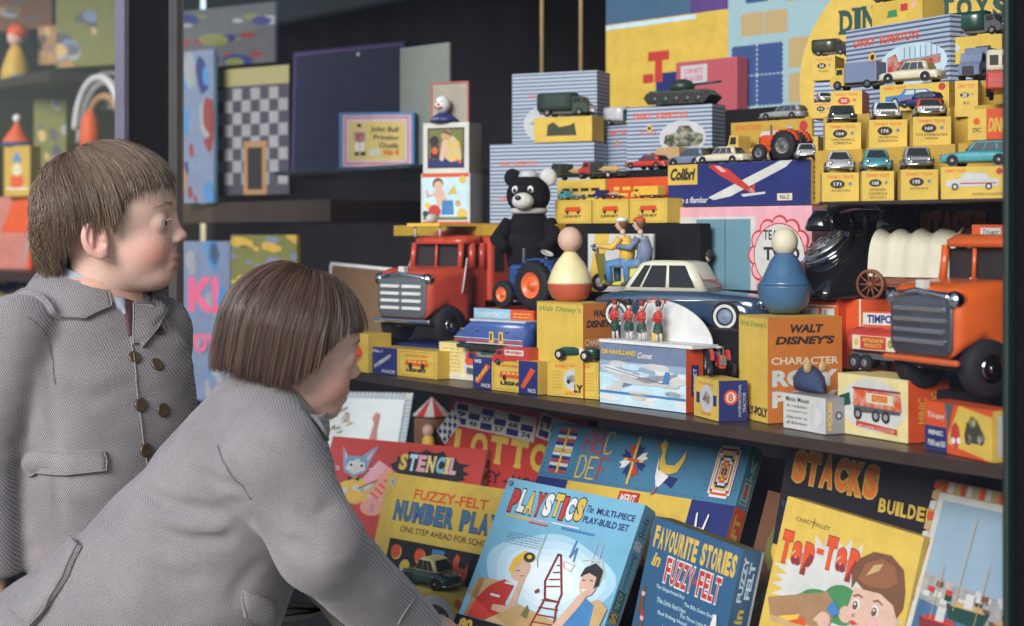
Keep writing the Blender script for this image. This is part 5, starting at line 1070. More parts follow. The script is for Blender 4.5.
# hidden cartons carrying the second row
T1=1.209
for i,(a,c) in enumerate(((815,862),(866,908),(912,955),(958,1012))):
    ybox('car_carton','yellow carton behind the front row, '+['leftmost','second from the left','third from the left','rightmost'][i]+' of the hidden four',a,c,.245,US+.0005,T1-US-.001,.10,'dyellow',yaw=.1,group=GC)
for i,(a,c,nu,nm,kd,cols,lab) in enumerate(((825,861,'164','VAUXHALL CRESTA','saloon',('dark','khaki'),'dark olive car with a silver grille, leftmost on the second row of cartons'),(869,907,'176','AUSTIN SALOON','saloon',('white','psky'),'white and pale blue car, middle of the second row of cartons'),(913,951,'169','STUDEBAKER HAWK','saloon',('offwhite','ored'),'white car with a red roof, right of the second row of cartons'))):
    o,w,h,p,yy=ybox('car_carton','yellow end-on carton '+['under the dark olive car','under the white and pale blue car','under the white car with a red roof'][i],a,c,.25,T1,.035,.07,'yellow',ms={'R':M('dyellow')},yaw=yw,group=GC,draw=d_end(nu,nm))
    d=Vector((-sin(yw),cos(yw),0)); u=Vector((cos(yw),sin(yw),0)); t=small(kd,lab,a,.25,0,0,cols,dim=(.072,.036,.024)); t.location=p+u*w*.5+d*.036+Vector((0,0,h+.001)); t.rotation_euler[2]=yw-pi/2
o,w,h,p,yy=ybox('car_carton','red and yellow carton with big letters at the right edge of the second row',968,1012,.225,T1+.001,.036,.04,'ored',yaw=.3,group=GC,draw=lambda b,f,r,t:(f.rect(0,0,.42,1,'yellow'),f.disc(.2,.6,.08,'ored'),f.text('29C',.1,.25,.3,.4,'dark',.02),f.text('DINKY',.46,.25,.98,.7,'yellow',.04,.3)))
# third tier
T2=1.262
for i,(a,c) in enumerate(((823,872),(876,950),(954,1014))):
    ybox('car_carton','yellow carton under the third tier, '+['left one','middle one','right one'][i],a,c,.345,US+.0005,T2-US-.001,.11,'dyellow',yaw=.05,group=GC)
o,w,h,p,yy=ybox('car_carton','yellow and orange carton under the yellow tipper lorry',831,862,.355,T2,.034,.06,'yellow',ms={'R':M('ored')},yaw=.5,group=GC,draw=d_end('25','REFUSE WAGON',1))
t=lorry('toy_lorry','yellow lorry with a blue grey load, left of the cream car on the third tier',.07,.030,.036,'yellow:paint','bluegrey','box',hub='dgrey',group=GV); t.location=p+Vector((.03,.02,h+.001)); t.rotation_euler[2]=rad(190)
o,w,h,p,yy=ybox('car_carton','long yellow carton under the cream saloon',880,949,.36,T2,.036,.04,'yellow',yaw=.2,group=GC,draw=d_side('mblue'))
t=small('saloon','cream saloon car on the long yellow carton of the third tier',912,.38,T2+.038,191,('cream',None),dim=(.084,.034,.028))
t=small('estate','dark blue estate car in front of the long yellow carton',916,.325,T1+.053 if False else T1+.0365,191,('navy',None),dim=(.055,.024,.02)); t.location=at(921,235,.345); t.location.z=T2+.001
ybox('car_carton','narrow yellow end-on carton beside the red and cream bus',955,978,.335,T2-.014,.045,.05,'yellow',yaw=.5,group=GC,draw=d_end('30','BUS'))
# bus
t=thing('toy_bus','red and cream double decker bus at the right edge of the upper shelf','toy bus',at(1002,106,.30),rad(-60)); b=MB(); t.location.z=T2+.001
b.box(-.04,-.016,.008,.04,.016,.030,'red:paint'); b.build('lower_deck',t,bevel=.003); b=MB(); b.box(-.04,-.016,.0305,.034,.016,.056,'cream:paint'); b.build('upper_deck',t,bevel=.004)
for s in (-1,1):
    for k in range(4): b=MB(); b.box(-.034+k*.017,s*.0163-.0003,.036,-.022+k*.017,s*.0163+.0003,.048,'dark'); b.build('window',t)
for k in (-1,1): b=MB(); b.box(.0342,k*.007-.005,.037,.0347,k*.007+.005,.049,'dark'); b.build('front_window',t)
for x in (-.025,.025):
    for s in (-1,1): wheel(t,x,s*.014,.0075,.005,hub='ored')
t=lorry('toy_van','grey blue delivery van beside the bus on the third tier',.07,.032,.044,'bluegrey:paint','bluegrey:paint','box',hub='dgrey',group=GV); place(t,980,.42,T2+.036,-80)
ybox('car_carton','yellow carton under the grey blue van',962,1012,.395,T2+.0005,.034,.06,'dyellow',yaw=.05,group=GC)
# fourth tier: striped blue boxes
st=bpy.data.materials.new('blue_stripe_card'); MATS['stripecard']=st; st.use_nodes=True; N=st.node_tree.nodes; Lk=st.node_tree.links; pb=N['Principled BSDF']; pb.inputs['Roughness'].default_value=.45
tc=N.new('ShaderNodeTexCoord'); sx=N.new('ShaderNodeSeparateXYZ'); Lk.new(tc.outputs['Object'],sx.inputs[0]); mm=N.new('ShaderNodeMath'); mm.operation='FRACT'; m0=N.new('ShaderNodeMath'); m0.operation='MULTIPLY'; m0.inputs[1].default_value=150; Lk.new(sx.outputs[2],m0.inputs[0]); Lk.new(m0.outputs[0],mm.inputs[0])
cr=N.new('ShaderNodeValToRGB'); cr.color_ramp.interpolation='CONSTANT'; cr.color_ramp.elements[0].color=(.07,.10,.19,1); cr.color_ramp.elements[1].position=.42; cr.color_ramp.elements[1].color=(.38,.43,.50,1); Lk.new(mm.outputs[0],cr.inputs[0]); Lk.new(cr.outputs[0],pb.inputs['Base Color'])
def d_str(kind,wh=.0):
    def d(b,f,r,t):
        f.text('DINKY',.08,.80,.30,.90,'ored',.03); f.text('SUPERTOYS',.34,.80,.72,.90,'ored',.03); f.disc(.27,.66,.035,'gold'); f.discs([(.27,.66,.02)],'dark'); f.text('TOYS',.14,.55,.36,.62,'ored',0)
        if kind=='tank': f.disc(.66,.5,.27,'lgrey',.18,n=24); f.poly([(.44,.42),(.46,.54),(.58,.58),(.62,.68),(.74,.68),(.80,.58),(.90,.54),(.90,.44),(.84,.36),(.50,.36)],'khaki')
        elif kind=='lorry': f.disc(.66,.52,.32,'psky',.14,n=24); f.poly([(.42,.44),(.42,.62),(.50,.66),(.53,.56),(.92,.60),(.92,.50),(.6,.42)],'red'); f.rects([(.55,.56,.92,.585)],'grey'); f.discs([(.47,.40,.03),(.56,.40,.03),(.84,.44,.03)],'maroon'); f.rects([(.58+.05*i,.59,.59+.05*i,.72) for i in range(7)],'grey')
        else: f.disc(.72,.45,.2,'lgrey',.14,n=20); f.poly([(.56,.4),(.58,.5),(.7,.54),(.86,.48),(.88,.4)],'bluegrey')
    return d
GS='blue striped boxes of larger toy vehicles'
ybox('striped_box','large blue striped box printed with a red lorry, below the round yellow sign',846,950,.50,US+.0005,.258,.05,st,yaw=-.18,group=GS,draw=lambda b,f,r,t:(setattr(f,'O',f.O+f.v*.135),setattr(f,'h',.12),d_str('lorry')(b,f,r,t)))
ybox('car_carton','yellow and red carton on top of the large striped box',872,922,.505,US+.260,.034,.045,'yellow',yaw=-.1,group=GC,draw=lambda b,f,r,t:(f.poly([(.3,.3),(.34,.6),(.5,.6),(.52,.3)],'green'),f.rect(.58,.5,.72,.8,'red'),f.disc(.84,.7,.05,'pink')))
t=lorry('toy_lorry','red lorry on the topmost yellow carton',.07,.03,.034,'red:paint','brown:paint','flat',hub='dgrey',group=GV); place(t,897,.53,US+.296,188)
ybox('car_carton','small yellow end-on carton under the dark breakdown lorry',812,835,.50,US+.0005+.19,.036,.05,'yellow',yaw=.4,group=GC,draw=d_end('25','WAGON'))
ybox('striped_box','small blue striped box under the end-on carton left of the large striped one',814,850,.505,US+.0005,.188,.08,st,yaw=.3,group=GS)
t=lorry('toy_lorry','dark breakdown lorry on the small end-on carton beside the round sign',.055,.026,.026,'dark:paint','khaki:paint','canvas',hub='dgrey',group=GV); place(t,832,.53,US+.228,15)
ybox('car_carton','yellow carton printed with a small dark lorry, right of the large striped box',947,1002,.47,US+.0005+.19,.037,.045,'yellow',yaw=.2,group=GC,draw=lambda b,f,r,t:(f.disc(.17,.6,.07,'lgrey'),f.poly([(.5,.3),(.52,.6),(.8,.62),(.82,.3)],'khaki')))
ybox('striped_box','blue striped box under the carton with the small dark lorry',944,1010,.475,US+.0005,.188,.06,st,yaw=.1,group=GS,draw=lambda b,f,r,t:f.text('SUPERTOYS',.08,.60,.7,.68,'ored',.02))
t=lorry('toy_lorry','green covered lorry on the highest carton at the right',.075,.03,.034,'dgrey:paint','dgreen:paint','canvas',hub='dgrey',group=GV); place(t,978,.50,US+.229,10)
# left of the tiers
ybox('car_carton','yellow end-on carton with a small silver car on it, left of the third tier',812,833,.37,T2-.0,.022,.05,'yellow',yaw=.5,group=GC,draw=d_end('15','VAN'))
t=small('saloon','small silver car on the end-on carton left of the third tier',824,.39,T2+.023,-40,('lgrey',None),dim=(.045,.02,.014))
T3=1.206
ybox('car_carton','wide yellow carton behind the orange tractor',731,812,.50,T3,.070,.05,'dyellow',yaw=.05,group=GC,draw=d_side('dyellow'))
ybox('car_carton','yellow end-on carton right of the orange tractor',790,818,.42,T3,.036,.05,'yellow',yaw=.4,group=GC,draw=d_end('27','FARM'))
t=small('estate','grey estate car high on the wide yellow carton',784,.52,T3+.071,188,('grey',None),dim=(.075,.03,.022))
t=small('saloon','brown and red open car beside the wide yellow carton',782,.455,T3+.0365 if False else T3+.001,188,('tan','ored'),dim=(.07,.03,.024)); t.location.z=T3+.001
t=tractor('toy_tractor','orange tractor with black tyres on the middle riser',.075,.05,.058,'ored:paint','dgrey'); t.location=at(782,165,.405); t.location.z=T3+.001; t.rotation_euler[2]=rad(187)
riser('narrow step under the orange tractor and cream car',668,836,.402,.438,T3)
t=lorry('toy_lorry','yellow open lorry behind the orange tractor',.08,.036,.056,'yellow:paint','yellow:paint','flat',hub='dgrey',group=GV); place(t,752,.47,T3+.001,190)
t=small('beetle','silver rounded car at the right end of the glider box',806,.372,T3-.0,-48,('lgrey',None),dim=(.06,.03,.022))
t=small('saloon','long cream saloon between the blue estate and the yellow lorry',724,.42,T3+.001,186,('cream',None),dim=(.090,.034,.026))
t=small('estate','blue grey estate car left of the long cream saloon',690,.455,T3+.001,186,('bluegrey',None),dim=(.07,.03,.03))
t=small('saloon','pale yellow car behind the blue grey estate',700,.50,T3+.001,186,('cream',None),dim=(.075,.032,.034))
t=lorry('toy_lorry','tan lorry behind the red sports car',.07,.032,.036,'tan:paint','tan:paint','box',hub='dgrey',group=GV); place(t,668,.50,T3+.001,186)
t=small('saloon','red open car on the middle riser, right of the red breakdown lorry',650,.45,T3-.008,186,('red',None),dim=(.085,.034,.022)); t.location.z=T3+.001
t=lorry('toy_lorry','red breakdown lorry above the yellow cartons behind the scooter riders',.085,.032,.034,'red:paint','dgrey:paint','flat',hub='lgrey',group=GV); place(t,603,.405,1.1915,184)
# yellow cartons behind the scooter
def d_mb(b,f,r,t): f.poly([(.25,.5),(.3,.7),(.7,.72),(.75,.5)],'ored'); f.discs([(.35,.48,.04),(.65,.48,.04)],'dark'); f.text('LESNEY',.25,.25,.75,.36,'dark',.03); f.frame(.04,.06,.96,.94,.01,'dyellow')
for i,(a,c) in enumerate(((555,591),(592.5,628),(629.5,667))): ybox('small_carton','yellow small car carton, '+['leftmost','middle','rightmost'][i]+' of the row behind the scooter riders',a,c,.315,1.1175 if 0 else 1.118,.037,.04,'yellow',group='row of small cartons behind the scooter',draw=d_mb,yaw=.03)
riser('dark ledge under the row of yellow cartons behind the scooter',553,700,.312,.335,1.1175-.0005,z0=1.022 if False else .99)
for i,(a,c,m_) in enumerate(((557,605,'yellow'),(607,668,'ored'))): ybox('small_carton',['yellow','red and yellow'][i]+' carton of the back row behind the scooter riders',a,c,.366,1.1195,.070,.07,m_,group='row of small cartons behind the scooter',draw=lambda b,f,r,t:(f.grain(.1,.55,.9,.85,'dark' if i==0 else 'gold',2,4,.5,i+3),),yaw=.03)
for i,(px,c_,k_,lab) in enumerate(((573,'tcar','flat','blue green flat lorry on the row of yellow cartons'),(609,'navy','flat','navy flat lorry on the row of yellow cartons'),(648,'gold','box','yellow lorry on the row of yellow cartons'))):
    t=lorry('toy_lorry',lab,.055,.018,.018,c_+':paint',c_+':paint',k_,hub='lgrey',group=GV); place(t,px,.335,1.156,184)
# striped stack with army lorries on the left
ybox('striped_box','wide blue striped box at the bottom of the left stack behind the black bear',490,594,.42,1.1195,.142,.09,st,yaw=.42,group=GS,draw=lambda b,f,r,t:(f.text('DINKY SUPERTOYS',.1,.72,.46,.78,'ored',.02),f.text('DINKY TOYS',.1,.28,.4,.34,'ored',.02),f.discs([(.28,.63,.025),(.28,.2,.025)],'olive'),f.line([(0,.5),(1,.5)],.005,'bluegrey')))
ybox('striped_box','narrower blue striped box on top of the left stack',512,597,.50,1.2625,.132,.06,st,yaw=.42,group=GS,draw=lambda b,f,r,t:(f.text('DINKY',.2,.66,.3,.7,'ored',.02),f.disc(.4,.3,.26,'lgrey',.2),f.line([(0,.5),(1,.5)],.005,'bluegrey'),f.poly([(.2,.3),(.3,.36),(.5,.3),(.4,.24)],'bluegrey')))
ybox('car_carton','orange yellow carton printed with a dark vehicle under the army lorry',534,592,.46,1.2625,.044,.045,'yellow',yaw=.35,group=GC,draw=lambda b,f,r,t:(f.poly([(.22,.25),(.24,.7),(.34,.8),(.44,.6),(.6,.65),(.7,.75),(.74,.25)],'khaki'),))
t=lorry('toy_lorry','dark green army lorry with a canvas cover on the orange yellow carton',.098,.034,.042,mat('army_green',(.025,.045,.03),.4,var=.2),mat('army_canvas',(.02,.04,.03),.7,var=.2),'canvas',hub='dgrey',group=GV); place(t,566,.500,1.308,22)
t=lorry('toy_lorry','army missile carrier with a tan rocket in front of the striped stack',.10,.03,.034,'khaki:paint','khaki:paint','flat',hub='dgrey',group=GV); place(t,574,.395,1.191,184)
# right striped stack with a tank
ybox('striped_box','blue striped box printed with a tank, under the toy tank',627,712,.50,T3+.001,.108,.05,st,yaw=.3,group=GS,draw=d_str('tank'))
ybox('striped_box','lower blue striped box just left of the tank picture box',606,650,.56,T3+.001,.085,.05,st,yaw=.04,group=GS,draw=d_str('x'))
t=lorry('toy_lorry','pale green lorry on the lower striped box left of the tank',.06,.03,.034,'dgreen:paint','lgrey:paint','canvas',hub='dgrey',group=GV); place(t,622,.585,T3+.087,10)
q=at(674,98,.525); t=thing('toy_tank','dark green army tank on the striped box','toy tank',(q.x,q.y+.02,T3+.110),rad(18)); kg=M('army_green')
b=MB(); b.prism([(-.058,.012),(-.050,.004),(.050,.004),(.060,.014),(.050,.024),(-.054,.024)],-.017,.017,kg); b.build('hull',t)
for s in (-1,1):
    b=MB(); b.prism([(-.060,.012),(-.052,.001),(.050,.001),(.061,.012),(.052,.020),(-.054,.020)],s*.0215-.004,s*.0215+.004,'dark'); tk=b.build('track',t)
    for k in range(5): b=MB(); b.lathe([(.006,0),(.005,s*.001),(.0001,s*.001)],kg,10,'y',(-.04+.02*k,s*.0257,.0085)); b.build('road_wheel',tk)
b=MB(); b.lathe([(.020,.024),(.021,.032),(.015,.040),(.006,.043)],kg,20); b.build('turret',t); b=MB(); b.tube([(.016,0,.033),(.07,0,.036)],.002,kg,8); b.build('gun_barrel',t)
# ---- flat posters and puzzles behind
def board(name,label,a,c,Y,z0,z1,m,draw,yaw=.05,lean=0,cat='picture',d=.012,group=None):
    o,w,h,p,yy=ybox(name,label,a,c,Y,z0,z1-z0,d,m,yaw=yaw,draw=draw,cat=cat,group=group)
    if lean: o.rotation_euler=(-lean,0,yaw)
    return o
def d_post(b,f,r,t):
    f.rect(0,.45,.98,1,mat('poster_teal',(.05,.11,.19),.5,var=.1)); f.rect(0,.0,.98,.43,'yellow'); f.rect(0,.425,.7,.445,'psky'); f.rect(.66,.45,.98,1,'purple')
    for k,y in enumerate((.58,.68,.78,.88)): f.discs([(.18+.02*k,y,.015)],'red'); f.grain(.24,y-.02,.62,y+.02,'psky',1,5,.6,k)
    f.rect(.45,.16,.98,.20,'navy'); f.rect(.40,0,.98,.16,'navy'); f.text('T',.34,.16,.50,.30,'red',.08); f.rects([(.30,.16,.38,.20)],'red')
board('toy_poster','teal and yellow game box lid with rows of white lines above the striped boxes',606,738,.80,T3+.12,1.75,'yellow',d_post,.05,0)
def d_rb(b,f,r,t): f.rect(.08,.56,.52,.92,'lgrey'); f.text('DINKY',.14,.76,.46,.86,'dpink',.03); f.text('BUILDER',.14,.62,.46,.72,'dpink',.02)
board('plain_box','dusty red lined box with a grey label leaning on the teal poster',676,737,.76,1.325,1.42,mat('dusty_red',(.42,.08,.10),.6,bump=.2,bs=200),d_rb,.05,0,'box',.03)
riser('dark block carrying the dusty red box and the puzzle',672,850,.76,.90,1.324,z0=US)
tanp=mat('puzzle_tan',(.44,.32,.15),.5); nvp=mat('puzzle_navy',(.035,.07,.20),.5); 
def piece(f,a0,b0,a1,b1,m):
    q=f.w/f.h; pts=[]; n=6; w=.012
    for i in range(n): x=a0+(a1-a0)*i/n; pts+=[(x,b0),(x+(a1-a0)/n*.5,b0-w*q*(.8))]
    for i in range(n): y=b0+(b1-b0)*i/n; pts+=[(a1,y),(a1+w,y+(b1-b0)/n*.5)]
    for i in range(n): x=a1-(a1-a0)*i/n; pts+=[(x,b1),(x-(a1-a0)/n*.5,b1+w*q*.8)]
    for i in range(n): y=b1-(b1-b0)*i/n; pts+=[(a0,y),(a0-w,y-(b1-b0)/n*.5)]
    f.mb.poly([f.P(a,b) for a,b in pts],m)
def d_puz(b,f,r,t):
    for a0,b0,m in ((.04,.03,nvp),(.26,.03,nvp),(.04,.22,nvp),(.26,.22,nvp),(.52,.03,tanp),(.74,.05,tanp),(.52,.24,tanp),(.12,.46,tanp),(.32,.46,tanp),(.16,.66,nvp),(.50,.64,tanp),(.20,.84,nvp),(.44,.84,nvp),(.70,.84,tanp)):
        if m is nvp and b0<.4: piece(f,a0,b0,a0+.20,b0+.175,m)
        elif b0<.4: piece(f,a0,b0,a0+.17,b0+.17,m)
        else: piece(f,a0,b0,a0+.18,b0+.13,m)
    f.up()
board('jigsaw_puzzle','pale blue board with navy and tan interlocking puzzle pieces left of the round sign',728,850,.80,1.325,1.62,mat('puzzle_blue',(.30,.44,.47),.5,var=.08),d_puz,.05,0,'puzzle')
q=at(918,80,.66); b=MB(); rr=dep(918,.66)/F*126; n=64; b.prism([(rr*cos(2*pi*i/n)*1.0,rr*sin(2*pi*i/n)) for i in range(n)],0,.008,'yellow')
fc=b.face((-rr,0,-rr),(1,0,0),(0,0,1),2*rr,2*rr)
fc.letters('DINKY',.17,.70,.46,.80,'dgreen',.05,slab=True,shear=0,dz=.03); fc.letters('TOYS',.58,.73,.86,.82,'dgreen',.06,slab=True,dz=-.015); fc.text("'S",.80,.64,.87,.70,'dgreen',.05)
o=b.build('round_sign',loc=q,rz=rad(18)); tag(o,'large round yellow sign with dark green lettering at the top right','sign')
for i,px in enumerate((542,581)):
    q=at(px,70,.85); b=MB(); b.tube([(0,0,1.36),(0,0,2.36)],.0045,'tan',8); o=b.build('hanging_rod',loc=(q.x,q.y,0)); tag(o,['left','right'][i]+' one of two tan rods above the striped stack','rod',group='tan rods')
# ---- ledge on the left: picture blocks, jack in the box, framed set, cases
zb=1.1175
def d_b1(b,f,r,t):
    f.rect(.02,.0,.98,.07,'ored'); f.rect(.02,.93,.98,1,'ored'); f.rect(.04,.08,.96,.92,'psky'); f.disc(.35,.80,.11,'brown'); f.disc(.36,.76,.09,'flesh'); f.poly([(.25,.66),(.45,.68),(.58,.42),(.35,.36)],'flesh'); f.line([(.3,.6),(.14,.56),(.12,.66)],.05,'flesh'); f.poly([(.42,.2),(.44,.48),(.66,.48),(.68,.2)],'mblue'); f.disc(.28,.26,.13,'red'); f.disc(.85,.88,.07,'yellow'); f.disc(.84,.22,.10,'yellow'); f.disc(.14,.38,.06,'gold'); f.poly([(.55,.6),(.68,.78),(.74,.6)],'yellow'); f.disc(.76,.42,.06,'tan'); f.rects([(.05,.1,.95,.16)],'olive'); f.disc(.1,.22,.06,'dgreen')
    r.rect(0,0,1,1,'grey')
o1,w1,h1,p1,y1=ybox('picture_block','tin block picturing a toddler with red fruit, below the framed picture block',421,470,.33,zb,.092,.05,'offwhite',yaw=.45,draw=d_b1,cat='toy block',group='stack of picture blocks')
def d_b2(b,f,r,t):
    f.rect(.10,.10,.90,.90,'dark'); f.rect(.13,.14,.87,.87,'olive'); f.rect(.13,.14,.87,.30,'navy'); f.poly([(.46,.32),(.52,.66),(.66,.74),(.80,.60),(.84,.26),(.6,.22)],'yellow'); f.disc(.50,.74,.10,'tan'); f.poly([(.40,.80),(.50,.90),(.62,.82),(.60,.74),(.5,.78)],'brown'); f.poly([(.42,.64),(.54,.66),(.52,.42),(.44,.24),(.36,.26)],'flesh'); f.disc(.25,.64,.10,'dark'); f.poly([(.16,.26),(.18,.56),(.34,.56),(.36,.28)],'dark'); f.disc(.26,.45,.07,'ored'); f.poly([(.7,.3),(.86,.22),(.8,.18)],'ored')
    r.rect(0,0,1,1,mat('aged_card',(.22,.18,.15),.7,bump=.2))
o2,w2,h2,p2,y2=ybox('picture_block','white framed block with a crouching child in yellow, above the toddler block',423,469,.335,zb+.0925,.090,.05,'offwhite',yaw=.45,draw=d_b2,cat='toy block',group='stack of picture blocks')
t=thing('jack_in_the_box','open jack in the box with a white clown head on top of the picture blocks','toy',(p2.x,p2.y,zb+.1835),.45)
b=MB(); rd=mat('jack_red',(.42,.10,.08),.6,var=.2)
b.box(.004,.028,0,.076,.030,.072,mat('jack_inside',(.34,.30,.24),.8,bump=.2,var=.2)); o=b.build('lid',t)
for q_ in ((.002,.026,0,.0045,.032,.074),(.0755,.026,0,.078,.032,.074),(.0047,.026,.0715,.0753,.032,.0745)): b=MB(); b.box(*q_,rd); b.build('edging',o)
b=MB(); b.lathe([(.024,0),(.026,.005),(.018,.012),(.010,.017)],'navy',16,'z',(.036,.012,0)); b.build('ruff',t)
b=MB(); b.ell((.034,.010,.032),(.0145,.014,.016),'white',18,12); h_=b.build('head',t); b=MB(); b.tube([(.026,-.0035,.028),(.033,-.006,.025),(.040,-.0035,.027)],.0015,'ored',5); b.ell((.033,-.0045,.032),.0025,'ored'); b.build('mouth',h_)
for s in (-1,1): b=MB(); b.ell((.033+s*.006,-.0025,.037),.0014,'dark'); b.build('eye',h_)
def d_jb(b,f,r,t):
    f.rect(0,0,1,1,'mblue'); f.rect(.05,.05,.96,.95,'pink'); f.rect(.08,.085,.93,.92,'bluegrey'); f.rect(.095,.11,.915,.895,'pink'); f.rect(.115,.14,.895,.865,'lgrey'); f.rect(.13,.16,.88,.84,mat('old_yellow',(.60,.46,.13),.6,var=.15))
    f.disc(.27,.77,.035,'dark',.025); f.disc(.27,.71,.025,'flesh'); f.poly([(.19,.66),(.36,.66),(.34,.46),(.22,.46)],'bluegrey'); f.poly([(.23,.64),(.32,.64),(.31,.48),(.24,.48)],'red'); f.rects([(.22,.30,.27,.48),(.29,.30,.34,.48)],'white'); f.rects([(.21,.24,.27,.31),(.29,.24,.36,.31)],'dark'); f.poly([(.40,.24),(.42,.36),(.54,.36),(.56,.24)],'offwhite')
    f.text('John Bull',.42,.64,.80,.76,'dark',.02,.1,dz=-.02); f.text('Printing',.46,.50,.80,.61,'dark',.02,.1,dz=-.02); f.text('Outfit',.54,.38,.80,.47,'dark',.02,.1,dz=-.02); f.text('No 4',.60,.24,.80,.35,'ored',.05)
o=board('printing_set','framed yellow and blue printing set with a red waistcoated figure on the glass shelf',339,414,.46,1.2355,1.352,'mblue',d_jb,.72,0,'game box',.03)
board('dark_case','large navy blue case standing on the glass shelf behind the printing set',290,402,.62,1.236,1.53,mat('case_navy',(.007,.008,.028),.5,bump=.1,var=.3),lambda b,f,r,t:(f.frame(.02,.02,.98,.98,.01,'purple'),f.discs([(.6,.93,.012)],'lgrey')),.2,.03,'case',.08)
board('grey_board','tall grey green card behind the jack in the box',400,449,.58,1.21,1.49,mat('grey_green',(.20,.22,.19),.8,bump=.2,var=.15),lambda b,f,r,t:None,.1,0,'card',.006)
def d_chk(b,f,r,t):
    f.rect(0,0,1,1,mat('chk_dark',(.05,.045,.06),.6)); f.rect(0,.86,1,1,mat('chk_head',(.30,.27,.12),.6)); n=8
    f.rects([(.04+i*.118,.08+j*.095,.04+(i+1)*.118,.08+(j+1)*.095) for i in range(8) for j in range(8) if (i+j)%2],'grey'); f.rects([(.42,.0,.72,.42)],'lbrown'); f.rect(.47,.04,.66,.37,'dark')
board('chequered_board','chequered games board with a yellow heading, dimly seen behind the glass',212,289,.62,1.2,1.515,'dark',d_chk,.3,0,'game board',.02)
def d_misc(seed,base,cols,n=26):
    def d(b,f,r,t):
        R_=random.Random(seed); f.rect(0,0,1,1,base)
        for k in range(n):
            x,y=R_.random(),R_.random(); s_=.04+.16*R_.random(); f.mb.poly([f.P(min(max(x+s_*cos(a+R_.random()*.5),0),1),min(max(y+s_*.7*sin(a),0),1)) for a in [2*pi*i/7 for i in range(7)]],cols[k%len(cols)])
            if k%3==2: f.up()
    return d
board('toy_poster','pale blue clown poster beside the dark window bar',178,214,.55,1.18,1.56,'sky',d_misc(1,'bluegrey',['mblue','maroon','grey','navy','lbrown','bluegrey']),.3,0)
board('toy_poster','dim red and white banner poster high behind the chequered board',180,275,.75,1.56,1.72,'bluegrey',d_misc(2,'dgrey',['dgrey','maroon','grey','navy','olive']),.3,0)
board('toy_poster','pale poster with red letters low on the left behind the girl',178,230,.5,.70,1.085,'bluegrey',lambda b,f,r,t:(d_misc(3,'bluegrey',['bluegrey','mblue','grey','bluegrey'])(b,f,r,t),f.text('K!',.2,.55,.8,.78,'dpink',.05),f.text('TOY',.1,.3,.8,.42,'dpink',.05)),.3,0)
board('toy_poster','yellow and pale blue poster above the girl\'s head',231,297,.55,.80,1.10,'yellow',lambda b,f,r,t:(f.rect(0,.0,1,.35,'bluegrey'),f.rect(0,.35,1,.62,'olive'),d_misc(5,'olive',['dyellow','bluegrey','olive'])(b,b.face(f.P(0,.64),(1,0,0),(0,0,1),f.w,f.h*.36),r,t)),.3,0)
slab('display_shelf','dim shelf edge behind the boy\'s face',at(176,200,.60).x,at(330,200,.60).x,.60,.95,1.13,1.18,wd)
# ---- the bay left of the window bar
def Lz(px,py,Y): return at(px,py,Y)
Yb=.55; zs=at(60,270,Yb).z
slab('display_shelf','shelf in the left bay behind the boy\'s head',-5.2,at(121,270,.45).x,.40,.9,zs-.03,zs,wd); slab('display_shelf','high shelf in the left bay',-5.2,at(55,100,.62).x,.60,.9,at(30,75,.62).z-.03,at(30,75,.62).z,wd)
def d_strp(b,f,r,t): f.rect(0,0,1,1,'ored'); f.polys([[(x,0),(x+.03,0),(x+.63,1),(x+.6,1)] for x in [i*.07-.6 for i in range(9)]]+[[(i*.07,0),(i*.07+.03,0),(min(i*.07+.33,1),.5),(min(i*.07+.30,.97),.5)] for i in range(13)],'grey')
ybox('toy_box','pink and white striped box behind the boy\'s hair in the left bay',-12,31,.50,zs,.215,.06,'ored',draw=d_strp,yaw=.4)
ybox('toy_box','blue and yellow lower box in the left bay',-14,60,.52,zs-.14,.10,.06,'navy',draw=d_misc(8,'navy',['gold','bluegrey','navy','tan']),yaw=.3)
def d_clown(b,f,r,t): f.disc(.5,.3,.26,'ored'); f.disc(.5,.52,.18,'cream'); f.discs([(.42,.54,.03),(.58,.54,.03)],'dark'); f.poly([(.3,.68),(.7,.68),(.5,.92)],'mblue'); f.line([(.1,.15),(.9,.15)],.05,'white')
ybox('toy_box','yellow box with a clown face under the red cone',4,30,.51,zs+.2155,.15,.05,'dyellow',draw=d_clown,yaw=.5)
t=thing('cone_toy','red cone shaped toy with a white tip above the yellow clown box','toy',at(17,118,.55)); t.location.z=zs+.366; b=MB(); b.lathe([(.042,0),(.040,.02),(.012,.06),(.006,.075)],'ored',16); b.build('cone',t); b=MB(); b.lathe([(.043,-.001),(.045,.012),(.043,.013)],'navy',16); b.build('brim',t); b=MB(); b.ell((0,0,.085),.012,'white'); b.build('tip',t)
t=thing('orange_skittle','orange skittle on a blue foot behind the boy\'s head','skittle',at(90,135,.52)); t.location.z=zs; b=MB(); b.lathe([(.03,0),(.034,.02),(.034,.25),(.03,.26)],'teal',16); b.build('foot',t); b=MB(); b.lathe([(.026,.261),(.027,.38),(.020,.42),(.008,.44)],'ored',16); b.build('pin',t)
for i,(px,py,r_,m_) in enumerate(((98,120,.15,'lgrey'),(104,128,.12,'lbrown'),(106,134,.18,'grey'))):
    q=at(px,py,.62+.03*i); b=MB(); b.tube([(r_*cos(a),0,r_*sin(a)) for a in [rad(4+172*k/24) for k in range(25)]],.012,m_,8); o=b.build('toy_hoop',loc=(q.x,q.y,q.z-.03)); tag(o,['thin grey','brown wooden','large white'][i]+' hoop hanging in the left bay','hoop',group='hoops')
